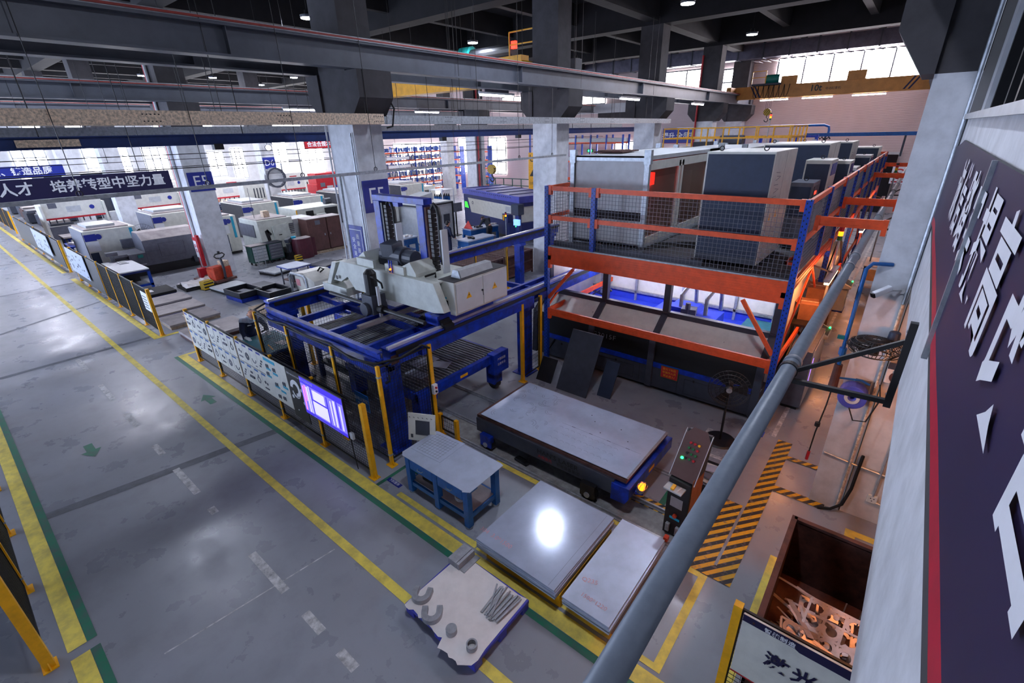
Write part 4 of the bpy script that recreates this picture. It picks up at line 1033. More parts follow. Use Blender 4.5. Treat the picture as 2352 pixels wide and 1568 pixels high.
pedestal_fan((-1.74, 8.27, 0), .25, 'black pedestal fan standing before the laser machine')
# plastic pallet with sample parts
t = thing('plastic_pallet', 'violet blue plastic pallet on the aisle carrying white paper and steel parts', 'pallet', (-3.10, 2.71, 0))
B().box(-.60, -.5, .10, .60, .5, .16).build('deck', PALLETB, t, bevel=.012)
for x in (-.52, 0, .52):
    for y in (-.43, 0, .43): B().box(x - .075, y - .065, 0, x + .075, y + .065, .10).build('foot', PALLETB, t, bevel=.01)
lettering('智造', .06, WHITE, t, (-.02, -.501, .06), (1, 0, 0), (0, 0, 1)) if 0 else None
t = thing('paper_sheet', 'white kraft paper with a torn edge spread on the blue pallet', 'paper', (-3.10, 2.71, .162))
poly = [(-.56, .49), (.46, .47), (.57, .49), (.58, -.3), (.60, -.44), (.58, -.53)]
x = .5
while x > -.6: poly.append((x, -.48 - .05 * random.random() - (.10 if x > .1 else .02 * (x + .6)))); x -= .045
poly += [(-.59, -.4)]
b = B(); n_ = len(poly)
def pz_(p): return .002 if p[1] > -.50 and abs(p[0]) < .6 else .002 - (-.50 - p[1]) * .6
b.prism(poly, 'z', 0, .003); b.build('paper', PAPER, t)
PX, PY, PZ = -3.10, 2.71, .166
def part(name, label, cat, x, y, rz=0, group=None): return thing(name, label, cat, (PX + x, PY + y, PZ), rz, group)
t = part('bent_profile', 'folded steel channel profile at the back corner of the blue pallet', 'profile', -.47, .40, .0)
B().box(-.13, -.14, 0, .02, .17, .10).build('channel', STEELR, t); B().box(.03, -.14, 0, .07, .17, .10).build('flange', STEELR, t); B().box(.08, -.13, 0, .16, .18, .015).build('flat_bar', STEELR, t)
for i, (x, y, a) in enumerate(((-.50, -.30, .5), (-.20, -.40, .7))):
    t = part('u_shaped_part', ['u-shaped thick steel part at the left corner of the blue pallet', 'u-shaped thick steel part second along the front edge of the blue pallet'][i], 'steel part', x, y, a, 'u-shaped parts on the pallet')
    B().ring((0, 0, 0), 'z', .055, .125, .07, PI, 2 * PI, 20).box(-.125, 0, 0, -.055, .085, .07).box(.055, 0, 0, .125, .085, .07).build('body', STEELR, t)
t = part('steel_disc', 'solid steel disc on the white paper', 'steel part', .14, -.40); B().cyl((0, 0, 0), (0, 0, .075), .066, 28).build('body', STEELR, t, bevel=.003)
t = part('steel_ring', 'hollow stacked steel ring nearest on the white paper', 'steel part', .45, -.38)
for k in range(2): B().ring((.004 * k, -.003 * k, .038 * k), 'z', .047, .065, .036, n=26).build('ring', STEELR, t)
for k in range(18):
    lv = k // 8
    t = part('flat_bar', ('loose thin steel bar, number %d counted from the paper side of the bundle' % (k + 1)) if 0 else ('long steel flat bar in the bundle on the pallet, %s row from the white paper' % (ORD + ['thirteenth', 'fourteenth', 'fifteenth', 'sixteenth', 'seventeenth', 'eighteenth'])[k]), 'steel bar', .22 + .017 * k, .22 + random.uniform(-.03, .03), .12 - .012 * k + random.uniform(-.06, .06) + (.35 if k in (2, 6) else 0), 'steel bars bundled on the pallet')
    t.location.z = PZ + (.048 if k in (2, 6) else .0 + .012 * (k % 3))
    B().box(-.009, -.21, 0, .009, .21, .012 if k < 12 else .02).build('bar', STEELR if k % 4 else PLATEP, t)
# ================================================================= BLUE LIFTING GANTRY
MIRR = mat('shiny_rail_steel', (226, 228, 232), .18, metal=.5, var=.05)
t = thing('lifting_gantry', 'large royal blue steel gantry frame standing inside the yellow fence', 'gantry', (-8.6, 4.4, 0))
GX, GY = -8.6, 4.4
def ibeam(b, p, q, w, h):
    """I-section between two level points (top centre line)"""
    p = Vector(p); q = Vector(q); z = Vector((0, 0, 1))
    b.bar(p - z * .012, q - z * .012, w, .024); b.bar(p - z * (h - .012), q - z * (h - .012), w, .024); b.bar(p - z * h / 2, q - z * h / 2, .02, h - .04)
for x, y1 in ((2.15, 11.6), (-2.25, 11.6)):
    b = B(); b.box(x - .11, -.1, 1.80, x + .11, y1, 2.10); b.box(x - .15, -.1, 2.10, x + .15, y1, 2.125); b.build('side_beam', BLUEST, t, bevel=.006)
    b = B(); b.box(x + (.03), -.1, 2.125, x + .09, y1, 2.175); b.build('rail', MIRR, t, label='shiny worn rail')
    b = B(); b.box(x + .15, .0, 2.02, x + .17, y1, 2.10); b.build('rack_strip', BLACKM, t)
b = B(); b.box(2.27, 4.2, 1.86, 2.34, 11.6, 2.02); b.box(2.27, .5, 1.84, 2.40, 3.9, 2.04); b.build('cable_trough', BLUEST, t)
legs = [(2.0, .0, .16), (2.1, 3.9, .13), (2.1, 8.3, .13), (-2.25, .35, .13), (-2.25, 5.2, .11), (-2.25, 9.2, .13), (-2.25, 11.2, .13), (2.1, 11.2, .13)]
for (x, y, w) in legs:
    b = B(); b.box(x - w, y - w, .02, x + w, y + w, 1.80); b.box(x - w - .1, y - w - .1, 0, x + w + .1, y + w + .1, .025)
    for k in (-.5, 0, .5): b.box(x + w, y + k * w - .012, .1, x + w + .012, y + k * w + .012, 1.7)
    b.build('leg', BLUEST, t, bevel=.006)
for (x, y, w) in legs:
    B().box(x - .2, y - .14, 1.70, x + .2, y + .14, 1.80).build('bearing_plate', BLUEST, t)
# front cross beams and inner frame
b = B(); ibeam(b, (-1.75, -.32, 2.16), (2.25, -.28, 2.16), .10, .16); b.box(-1.75, -.36, 1.74, 2.2, -.2, 1.86); b.build('front_beam', BLUEST, t)
b = B(); b.box(-2.3, -.15, 1.6, 2.2, .0, 1.8); b.build('lower_beam', BLUEST, t)
for (x0, y0, x1, y1) in ((-.9, -.2, -.9, 4.6), (.3, -.2, .3, 4.6), (1.55, -.15, 1.55, 7.0)):
    b = B(); b.bar((x0, y0, 1.95), (x1, y1, 1.95), .08, .14); b.build('long_beam', BLUEST, t)
for y in (1.1, 2.4, 3.6, 4.6):
    b = B(); b.bar((-2.1, y, 1.93), (2.0, y, 1.93), .08, .12); b.build('cross_beam', BLUEST, t)
b = B(); b.bar((.75, .3, 2.06), (.75, 4.5, 2.06), .10, .08); b.build('wood_guide', PLATEP, t, label='pale worn guide bar')
b = B()
for k in range(34): b.box(-1.3 + .085 * k, .1, 1.46, -1.27 + .085 * k, 2.2, 1.56)
b.build('roller_slats', STEELR, t); b = B(); b.box(-1.4, .0, 1.42, 1.65, .1, 1.60); b.box(-1.4, 2.2, 1.42, 1.65, 2.3, 1.60); b.build('slat_frame', BLUEST, t)
B().box(2.28, -.1, 1.86, 2.29, .06, 2.02).build('end_plate', RUST, t)
b = B()
for (x, y) in ((2.3, -.2), (2.15, -.35), (-1.9, -.4)): b.tube([(x, y, 1.7), (x + .08, y - .05, 1.64), (x + .02, y - .1, 1.6)], .02, 6)
b.build('hose', BLACKR, t)
# carriage
t = thing('gantry_carriage', 'white gantry crossbeam with control cabinet and blue lifting tower on the blue rails', 'gantry carriage', (-8.3, 5.6, 2.12))
b = B()
prof = [(-1.75, .34), (-1.35, .84), (1.75, .84), (2.0, .30), (1.7, .24), (-.9, .24), (-1.15, .50), (-1.45, .34)]
b.prism(prof, 'y', 0, .16); b.prism(prof, 'y', 1.05, 1.21)
b.box(-1.35, .16, .80, 1.75, 1.05, .84); b.box(-1.0, .16, .26, 1.7, 1.05, .30)
b.build('crossbeam', IVORY, t, bevel=.008)
b = B(); b.prism([(-2.1, .06), (-1.95, .06), (-1.45, .80), (-1.62, .80)], 'y', -.05, .28); b.prism([(-2.1, .06), (-1.95, .06), (-1.45, .80), (-1.62, .80)], 'y', .95, 1.28); b.box(-2.15, -.08, .05, -1.15, 1.3, .24); b.build('end_housing', IVORY, t, bevel=.008)
b = B(); b.prism([(-2.06, .12), (-2.0, .12), (-1.55, .80), (-1.62, .80)], 'y', .02, .22); b.build('slanted_cover', PLATEP, t)
B().ring((-1.5, -.055, .45), 'y', 0, .05, .005, n=14).build('hole', BLACKM, t)
b = B(); b.box(1.55, -.1, .05, 1.9, 1.5, .24); b.build('end_carriage', BLUEST, t)
# cabinet
c = B().box(1.62, .25, .18, 2.05, 1.80, .84).build('control_cabinet', OFFW, t, bevel=.01)
for k in range(2):
    d = B().box(2.051, .29 + .755 * k, .22, 2.066, 1.02 + .755 * k, .80).build('door', WHITEP, c, bevel=.004)
    w = B(); yy = .62 + .76 * k; w.prism([(yy - .075, .46), (yy + .075, .46), (yy, .59)], 'x', 2.067, 2.069); w.build('warning_triangle', YEL, d)
    w = B(); w.prism([(yy - .012, .49), (yy + .02, .53), (yy, .53), (yy + .01, .56), (yy - .02, .52), (yy, .52)], 'x', 2.0691, 2.071); w.build('bolt_mark', BLACKM, d)
B().cyl((2.066, 1.0, .52), (2.09, 1.0, .52), .02, 10).build('lock', BLACKM, c); B().tube([(2.09, 1.0, .51), (2.095, 1.0, .42)], .006, 5).build('key', BLACKM, c)
B().box(1.70, .245, .30, 1.86, .25, .46).build('vent', BLACKM, c); B().box(1.74, .244, .49, 1.82, .25, .52).build('label', CYAN, c)
b = B(); b.box(1.62, .25, .84, 2.05, 1.80, .85); b.build('cabinet_top', CONC, c)
b = B(); b.prism([(1.72, .85), (1.98, .85), (1.92, 1.0), (1.78, 1.0)], 'y', .5, 1.45); b.build('lamp_housing', GALV, t); b = B(); b.prism([(1.985, .86), (1.99, .865), (1.935, 1.0), (1.92, 1.0)], 'y', .52, 1.43); b.build('lamp_front', LGREY, t)
# hatch boxes on the beam
for (x, y, s) in ((.95, .2, .42), (-.65, .25, .3)):
    b = B(); b.prism([(x - s / 2, .84), (x + s / 2, .84), (x + s / 2, .90), (x + .05, 1.12), (x - s / 2, 1.0)], 'y', y - .1, y + .45); b.build('hood', IVORY, t, bevel=.006)
b = B(); b.tube([(-1.1, .3, .86), (-1.0, .45, .9), (-.85, .5, .87), (-.95, .35, .86)], .02, 6); b.tube([(1.3, .2, .86), (1.4, .4, .9), (1.5, .3, .86)], .02, 6); b.build('hose', BLACKR, t)
for x in (-.45, .55): B().box(x - .3, .05, .84, x + .3, .12, 1.0).build('guard_plate', IVORY, t)
# tower
for x, xs in ((-.54, -1), (.86, 1)):
    b = B(); b.box(x - .10, .60, .84, x + .10, .80, 2.14); b.box(x - .02, .8, .84, x + .06, .90, 2.1); b.build('tower_post', BLUEST, t, bevel=.006)
    B().box(x + .11, .62, .84, x + .17, .80, 2.1).build('guide_rail', RUST if x > 0 else BLACKM, t)
    k = B()
    for i in range(15): k.box(x + .22, .62, .80 + .085 * i, x + .30, .76, .87 + .085 * i)
    k.tube([(x + .26, .69, 2.06), (x + .33, .69, 2.16), (x + .42, .69, 2.1), (x + .46, .69, 1.95), (x + .46, .69, 1.0)], .045, 6)
    k.build('cable_chain', BLACKM, t)
    B().box(x + .52, .62, .70, x + .56, .78, 1.7).build('chain_channel', WHITEP, t)
b = B(); b.box(-.67, .60, 2.14, 1.0, .82, 2.26); b.build('tower_head', BLUEST, t, bevel=.006); B().box(-.2, .68, 2.04, .1, .8, 2.14).build('pulley_block', BLUEST, t)
b = B(); b.cyl((-.35, .55, 1.05), (.35, .55, 1.05), .20, 16); b.cyl((.35, .55, 1.05), (.65, .55, 1.05), .16, 16); b.box(-.35, .35, .84, .3, .75, 1.0); b.rbox((-.05, .5, 1.18), (.34, .34, .3), (.1, 0, .2)); b.build('hoist_motor', DGREY, t, bevel=.01)
b = B(); b.box(.42, .02, .85, .44, .04, 1.1); b.box(.50, .02, .85, .52, .04, 1.1); b.build('sensor_bracket', BLUEST, t); B().cyl((.47, .0, .92), (.47, .03, .92), .02, 10).build('indicator', GLOWO, t)
# lifting motor and shaft under the beam
b = B(); b.cyl((.12, -.25, .42), (.12, -.25, .85), .13, 14); b.cyl((.12, -.25, .85), (.12, -.25, .93), .13, 14, .06); b.build('drive_motor', BLACKM, t)
b = B(); b.box(-.05, -.42, .02, .32, -.08, .42); b.cyl((.1, -.5, .12), (.1, 0, .12), .14, 14); b.build('gearbox', DGREY, t, bevel=.01)
b = B(); b.cyl((-1.5, -.28, .14), (1.75, -.28, .14), .045, 10); b.cyl((.35, -.28, .14), (.5, -.28, .14), .09, 12); b.build('drive_shaft', BLACKM, t)
b = B(); b.tube([(.2, -.3, .8), (.4, -.35, .82), (.55, -.3, .72), (.5, -.25, .6)], .02, 6); b.build('hose', BLACKR, t)
B().box(.36, -.32, -.02, .40, -.26, .62).build('cable_guard', WHITEP, t)
b = B()
for i in range(15):
    a = i / 14.0; x = 1.25 + .75 * a; z = -.12 + .32 * math.sin(a * PI * .9) ** .7; b.rbox((x, -.02 + .1 * a, z), (.075, .24, .08), (0, -.5 + .7 * a, 0))
b.build('drag_chain', BLACKM, t)
# rail table under the gantry
t = thing('slat_table', 'blue wheeled table with steel slats and cut sheets standing under the gantry', 'table', (-7.7, 6.15, 0))
b = B(); b.box(-1.3, -1.25, .72, 1.2, -1.17, .90); b.box(-1.3, 1.17, .72, 1.2, 1.25, .90); b.box(1.12, -1.25, .72, 1.22, 1.25, .92); b.box(-1.3, -1.2, .72, -1.2, 1.2, .9); b.build('frame', BLUEST, t)
b = B()
for k in range(26): b.box(-1.2, -1.15 + .092 * k, .84, 1.1, -1.13 + .092 * k, .93)
b.build('slats', STEELR, t)
for (x, y) in ((-1.1, -1.1), (1.1, -1.1), (1.1, 1.1), (-1.1, 1.1)): B().box(x - .12, y - .14, .15, x + .12, y + .14, .72).build('leg', BLUEST, t); B().cyl((x, y - .08, .13), (x, y + .08, .13), .13, 14).build('wheel', BLACKM, t)
B().box(1.222, -.1, .78, 1.226, .12, .84).build('label', YEL, t)
B().box(1.10, .88, .45, 1.30, 1.40, .95).build('drive_box', BLUEST, t, bevel=.008); lettering('严禁踩踏', .07, WHITE, t, (1.304, 1.14, .80), (0, 1, 0), (0, 0, 1)); lettering('注意安全', .07, WHITE, t, (1.304, 1.14, .68), (0, 1, 0), (0, 0, 1))
for i, (x, y, w, d, a) in enumerate(((.55, -.7, .5, .25, .1), (.2, -.2, .35, .6, -.1), (.62, -.1, .4, .3, .4))):
    t = thing('steel_offcut', ['bright narrow offcut on the slat table near the gate post', 'dull offcut in the middle of the slat table', 'small offcut behind the bright one on the slat table'][i], 'offcut', (-7.7 + x, 6.15 + y, .932), a); B().box(-w / 2, -d / 2, 0, w / 2, d / 2, .006).build('sheet', MIR if i == 0 else STEEL, t)
t = thing('storage_deck', 'dark lower storage deck of stacked plates inside the gantry', 'storage deck', (-9.2, 6.3, 0))
b = B()
for z in (.35, .75): b.box(-1.3, -1.2, z, .1, 1.6, z + .08)
b.build('shelf', BLACKM, t); b = B()
for (x, y) in ((-1.3, -1.2), (.1, -1.2), (-1.3, 1.6), (.1, 1.6)): b.box(x - .05, y - .05, 0, x + .05, y + .05, 1.1)
b.build('post', NAVY2, t)
b = B(); b.box(-1.2, -1.1, .43, 0, 1.5, .5); b.box(-1.2, -1.1, .83, 0, 1.5, .87); b.build('stacked_plates', STEELR, t)
t = thing('cable_reel', 'black cable reel inside the gantry fence', 'reel', (-10.2, 6.2, 1.2)); B().ring((0, 0, 0), 'y', .12, .42, .08, n=24).build('reel', BLACKM, t); B().ring((0, -.02, 0), 'y', .1, .16, .12, n=18).build('hub', REDO, t); B().box(-.1, .0, -1.2, .1, .1, 0).build('stand', DGREY, t)
t = thing('wire_basket', 'small grey wire basket behind the control cabinet on the gantry', 'basket', (-7.0, 7.3, 2.19)); b = B()
mesh_panel(b, (-.3, -.2, 0), Vector((1, 0, 0)), Vector((0, 0, 1)), .6, .25, .05, .05); mesh_panel(b, (-.3, .2, 0), Vector((1, 0, 0)), Vector((0, 0, 1)), .6, .25, .05, .05); mesh_panel(b, (-.3, -.2, 0), Vector((0, 1, 0)), Vector((0, 0, 1)), .4, .25, .05, .05); mesh_panel(b, (.3, -.2, 0), Vector((0, 1, 0)), Vector((0, 0, 1)), .4, .25, .05, .05); mesh_panel(b, (-.3, -.2, 0), Vector((1, 0, 0)), Vector((0, 1, 0)), .6, .4, .05, .05); b.build('wire', GALV, t)
# green inspection table where the masked man works
t = thing('inspection_table', 'blue table with a teal green mat where the masked man works', 'table', (-11.55, 4.45, 0))
b = B(); b.box(-.7, -.42, .05, .6, .42, .80); b.build('cabinet', NAVY2, t, bevel=.008); B().box(-.78, -.46, .80, .65, .46, .86).build('top', BLUEB, t); B().box(-.75, -.43, .86, .62, .43, .868).build('mat', TRAIL, t)
t = thing('paper', 'white paper sheet lying on the teal table mat', 'paper', (-11.3, 4.62, .869), .2); B().box(-.16, -.11, 0, .16, .11, .003).build('sheet', PAPER, t)
t = thing('cloth', 'yellow cloth at the back of the teal table', 'cloth', (-11.15, 4.82, .869)); b = B(); b.rbox((0, 0, .02), (.22, .08, .04), (.1, .1, .3)); b.rbox((.05, .02, .04), (.12, .07, .04), (.2, -.2, .8)); b.build('cloth', YEL, t, bevel=.01)
t = thing('ruler', 'yellow folding ruler on the teal table', 'ruler', (-11.25, 4.3, .869), -.15); B().box(-.2, -.015, 0, .2, .015, .006).build('ruler', YEL, t); B().box(-.2, -.012, .006, .2, -.008, .0065).build('scale', BLACKM, t)
# crates and cages behind the gantry rails
def cage(loc, label, w, d, h, m, mark=None, rz=0):
    t = thing('cage_crate', label, 'crate', loc, rz)
    b = B()
    for x in (-w / 2, w / 2):
        for y in (-d / 2, d / 2): b.box(x - .03, y - .03, .0, x + .03, y + .03, h)
    for z in (.12, h * .55, h - .03):
        for y in (-d / 2, d / 2): b.box(-w / 2, y - .025, z - .03, w / 2, y + .025, z + .03)
        for x in (-w / 2, w / 2): b.box(x - .025, -d / 2, z - .03, x + .025, d / 2, z + .03)
    b.build('frame', BROWN, t)
    B().box(-w / 2 + .03, -d / 2 + .03, .1, w / 2 - .03, d / 2 - .03, h - .06).build('side_sheet', m, t)
    if mark: lettering(mark, .3, BLACKM, t, (w / 2 + .028, 0, h * .75), (0, 1, 0), (0, 0, 1))
    return t
MINT = mat('pale_mint_board', (196, 208, 186), .7, var=.1)
cage((-12.4, 9.4, 0), 'left of two pale mint board crates standing behind the gantry rail', 1.1, 1.5, 1.0, MINT, '45')
cage((-12.4, 11.2, 0), 'right of two pale mint board crates, next to the dark steel crates', 1.1, 1.3, 1.02, MINT, '265')
cage((-12.5, 13.0, 0), 'dark brown steel crate behind the gantry rail next to the rack post', 1.3, 1.7, 1.05, RUST)
cage((-12.6, 15.0, 0), 'dark brown steel crate farthest behind the gantry rail', 1.3, 1.7, 1.0, RUST)
# ================================================================= RACK PLATFORM (blue posts, orange beams) AND WHAT STANDS ON IT
RXL, RXR, RY0, RY1 = -6.30, -1.22, 8.95, 26.4
t = thing('rack_platform', 'two-storey rack platform with blue perforated posts and orange beams over the laser machine', 'platform', ((RXL + RXR) / 2, RY0, 0))
OX, OY = (RXL + RXR) / 2, RY0
HOLE = INK
def rpost(x, y, z0, z1, face=(-1, 1)):
    b = B(); w = .05
    b.box(x - w, y - w, z0, x + w, y + w, z1)
    if z0 < .1: b.box(x - .1, y - .1, 0, x + .1, y + .1, .012)
    b.m = 1
    n_ = int((z1 - z0) / .09)
    if y < .5 or x > 1:
        for k in range(n_):
            z = z0 + .05 + k * .09
            for dx in (-.024, .024):
                zz = z + (.045 if dx > 0 else 0)
                b.box(x + dx - .009, y - w - .001, zz - .014, x + dx + .009, y - w, zz + .014)
                b.box(x + w, y + dx - .009, zz - .014, x + w + .001, y + dx + .009, zz + .014)
    return b.build('post', [RACKBL, HOLE], t)
hx = (RXR - RXL) / 2
ys = [0, 4.35, 8.7, 13.05, 17.4]
for y in ys:
    rpost(-hx, y, 0, 4.42); rpost(hx, y, 0, 4.42)
rpost(-hx + 1.19, 0, 3.10, 4.42)
for y in (2.2, 6.5, 10.9, 15.2): rpost(hx, y, 3.1, 4.42)
def obeam(p, q, h, w=.05, ribs=True, name='beam', ends=True):
    p = Vector(p); q = Vector(q); b = B(); z = Vector((0, 0, 1)); u = (q - p).normalized(); sd = u.cross(z)
    b.bar(p, q, w, h)
    if ribs:
        for f in ((-.25, .25) if h < .2 else (-.36, -.12, .12, .36)):
            for s in (-1, 1): b.bar(p + z * f * h + sd * s * (w / 2 + .004), q + z * f * h + sd * s * (w / 2 + .004), .008, .016)
    if ends:
        for o, s in ((p, 1), (q, -1)): b.bar(o + u * s * .0 - z * (h / 2 + .09) - sd * 0, o + u * s * .0 + z * (h / 2), .075, .075) if 0 else b.rbox(tuple(o + u * s * .035 - z * .04 - sd * 0), (.07 if abs(u.x) > .5 else w + .03, w + .03 if abs(u.x) > .5 else .07, h + .10))
    return b.build(name, ORANGE, t)
e = .05
# front: low beam, stacked deck beams, two guard rails
obeam((-hx + e, 0, 1.48), (hx - e, 0, 1.48), .17)
obeam((-hx + e, 0, 2.97), (hx - e, 0, 2.97), .20); obeam((-hx + e, -.0, 2.768), (hx - e, 0, 2.768), .20)
obeam((-hx + e, -.0, 3.74), (-hx + 1.14, 0, 3.74), .09, ribs=False, name='guard_rail'); obeam((-hx + 1.24, 0, 3.74), (hx - e, 0, 3.74), .09, ribs=False, name='guard_rail')
obeam((-hx + e, -.0, 4.37), (-hx + 1.14, 0, 4.37), .09, ribs=False, name='guard_rail'); obeam((-hx + 1.24, 0, 4.37), (hx - e, 0, 4.37), .09, ribs=False, name='guard_rail')
b = B(); b.box(-hx, -.03, 3.075, hx, .02, 3.10); b.build('deck_edge', GALV, t)
for s in (1, -1):
    b = B(); x0 = s * -hx; b.bar((x0 - s * -.05, 0, 1.78 + .05), (x0 + s * .72, 0, 2.62), .05, .07); b.build('brace', ORANGE, t) if s > 0 else None
b = B(); b.bar((hx - .06, 0, 1.68), (hx - .72, 0, 2.62), .05, .07); b.build('brace', ORANGE, t)
# sides
for x in (-hx, hx):
    for i in range(4):
        y0, y1 = ys[i] + e, ys[i + 1] - e
        obeam((x, y0, 2.97), (x, y1, 2.97), .18); obeam((x, y0, 1.48), (x, y1, 1.48), .12, ribs=False)
        if x > 0 or i < 1:
            obeam((x, y0, 4.37), (x, y1, 4.37), .09, ribs=False, name='guard_rail'); obeam((x, y0, 3.74), (x, y1, 3.74), .09, ribs=False, name='guard_rail')
        b = B(); b.bar((x, y0, .4), (x, (y0 + y1) / 2, 1.45), .03, .05); b.bar((x, y1, .4), (x, (y0 + y1) / 2, 1.45), .03, .05); b.build('brace', ORANGE if i % 2 else BLACKM, t)
        b = B(); b.bar((x, y0, 1.6), (x, (y0 + y1) / 2, 2.85), .03, .05); b.bar((x, y1, 1.6), (x, (y0 + y1) / 2, 2.85), .03, .05); b.build('brace', BLACKM if i % 2 else ORANGE, t)
obeam((-hx, ys[-1], 2.97), (hx, ys[-1], 2.97), .18); obeam((-hx, ys[-1], 4.37), (hx, ys[-1], 4.37), .09, ribs=False, name='guard_rail'); obeam((-hx, ys[-1], 3.74), (hx, ys[-1], 3.74), .09, ribs=False, name='guard_rail')
for y in ys[1:]: obeam((-hx, y, 2.80), (hx, y, 2.80), .16)
# deck
b = B()
for k in range(29): y0 = .06 + .6 * k; b.box(-hx + .06, y0, 3.05, hx - .06, y0 + .59, 3.09)
b.build('deck', CONC, t)
# wire infill
b = B(); mesh_panel(b, (-hx + .05, -.01, 3.12), Vector((1, 0, 0)), Vector((0, 0, 1)), 1.09, 1.22, .075, .075, .006); b.build('mesh_panel', GREYM, t)
b = B(); mesh_panel(b, (-hx + 1.24, -.01, 3.12), Vector((1, 0, 0)), Vector((0, 0, 1)), 2 * hx - 1.29, 1.22, .075, .075, .006); b.build('mesh_panel', GREYM, t)
for i in range(8):
    y0 = .05 + 2.17 * i
    b = B(); mesh_panel(b, (hx - .01, y0, 3.12), Vector((0, 1, 0)), Vector((0, 0, 1)), 2.05, 1.22, .075, .075, .006); b.build('mesh_panel', GREYM, t)
b = B(); mesh_panel(b, (-hx + .01, .05, 3.12), Vector((0, 1, 0)), Vector((0, 0, 1)), 4.2, 1.22, .075, .075, .006); b.build('mesh_panel', GREYM, t)
# ties to the right-hand columns
for i, (y, z, x1) in enumerate(((.62, 4.02, 1.05), (4.35, 3.92, 1.05), (12.0, 3.9, 1.5), (17.3, 3.92, 1.5))):
    o = obeam((hx + .05, y, z), (hx + x1, y, z), .15, name='tie_beam')
# ---- control rooms on the deck
def room(x0, y0, x1, y1, h, label, door=True):
    t = thing('control_room', label, 'control room', ((x0 + x1) / 2, y0, 3.09))
    w = (x1 - x0) / 2; d = y1 - y0
    B().box(-w, 0, .06, w, d, h).build('body', LGREY, t) if not door else None
    if door:
        b = B(); b.box(-w, 0, .06, w, .06, h); b.box(-w, d - .06, .06, w, d, h); b.box(-w, 0, .06, -w + .06, d, h); b.box(-w, 0, h - .08, w, d, h); b.box(-w, 0, .06, w, d, .12); b.box(w - .06, d - .9, .06, w, d, h); b.build('body', LGREY, t)
        f = B()
        for y in (.10, d * .38, d * .42, d - .95): f.box(w - .07, y - .05, .12, w + .0, y + .05, h - .16)
        f.box(w - .07, 0.05, .12, w, d - .9, .26); f.box(w - .07, .05, h - .28, w, d - .9, h - .1); f.build('door_frame', OFFW, t)
        for a, c in ((.15, d * .38 - .05), (d * .42 + .05, d - 1.0)): B().box(w - .045, a, .26, w - .035, c, h - .28).build('glass_door', SMOKE, t)
        B().box(-w + .2, .9, .12, w - .5, d - .6, h * .72).build('equipment', LGREY, t)
        B().box(w - .55, .35, .12, w - .25, .9, 1.3).build('equipment', OFFW, t)
        B().box(w - .58, .40, 1.30, w - .2, .85, 1.55).build('red_lamp', GLOWR, t); B().box(w - .24, .5, .3, w - .22, .53, .33).build('green_lamp', GLOWG, t)
        B().box(w + .001, d - .95, h - .55, w + .004, d - .82, h - .2).build('label', YEL, t)
    for (x, y) in ((-w, 0), (w, 0), (w, d), (-w, d)):
        b = B(); b.box(x - .05, y - .05, 0, x + .05, y + .05, h + .05); b.build('corner_post', GALV, t)
        B().box(x - .07, y - .055, h - .15, x + .07, y + .055, h + .12).build('lifting_lug', GALV, t)
    b = B(); b.box(-w, -.02, h - .10, w, .0, h - .03); b.box(-w, -.02, .02, w, d, .06); b.build('edge_band', GALV, t)
    B().box(-w, -.004, .62, w, 0, .80).build('grey_stripe', CONC, t); 
    return t
room(-6.05, 9.6, -4.28, 14.2, 1.92, 'pale grey control room with sliding smoked glass doors lit red inside, on the platform')
room(-6.0, 15.4, -4.0, 19.2, 1.85, 'second pale grey control room behind the first on the platform', False)
room(-6.0, 20.4, -3.7, 24.6, 1.75, 'third pale grey control room farthest back on the platform', False)
t = thing('board', 'dark board lying on the roof of the nearest control room', 'board', (-5.8, 11.0, 5.03), .1); b = B(); b.box(-.3, -.5, 0, .4, .6, .03); b.build('board', RUST, t); B().box(-.25, -.4, .03, .3, .3, .05).build('board_layer', BROWN, t)
# ---- big dust collector cabinets
def collector(x, y, w, d, h, label, grille=True):
    t = thing('filter_cabinet', label, 'cabinet', (x, y, 3.09))
    B().box(-w / 2, 0, .08, w / 2, d, h).build('body', OFFW, t, bevel=.01)
    B().box(-w / 2 + .03, -.015, h * .10, w / 2 - .02, 0, h - .04).build('front_panel', NAVY, t, label='dark navy front panel')
    B().box(-w / 2 + .03, -.02, .08, w / 2 - .02, 0, h * .1).build('kick_plate', DGREY, t)
    B().box(w / 2, d * .5 - .003, .1, w / 2 + .002, d * .5 + .003, h - .03).build('panel_seam', GREYM, t)
    for dx in (-w / 2 + .2, w / 2 - .2): B().ring((dx, .15, h + .05), 'y', .03, .045, .015, n=12).build('eye_bolt', BLACKM, t)
    for dy in (.35, .8): 
        b = B(); b.prism([(dy - .05, h * .42), (dy + .05, h * .42), (dy, h * .48)], 'x', w / 2, w / 2 + .003); b.build('warning_triangle', YEL, t)
    b = B()
    for k in range(7): y0 = .25 + .05 * (k % 3); z0 = h * (.62 + .035 * k); b.bar((w / 2 + .001, y0, z0), (w / 2 + .001, y0 + .3, z0 + .04 * math.sin(k * 2)), .002, .008)
    b.build('scribble', GREYM, t)
    return t
collector(-2.48, 9.35, 1.14, 1.75, 2.02, 'tall white cabinet with a navy front, nearest on the platform')
collector(-2.55, 14.5, 1.5, 1.7, 2.0, 'tall white cabinet with a navy front, second on the platform')
collector(-2.62, 19.4, 1.6, 1.7, 1.9, 'tall white cabinet with a navy front, third on the platform')
collector(-2.0, 23.6, 1.3, 1.3, 1.6, 'tall white cabinet with a navy front, farthest on the platform')
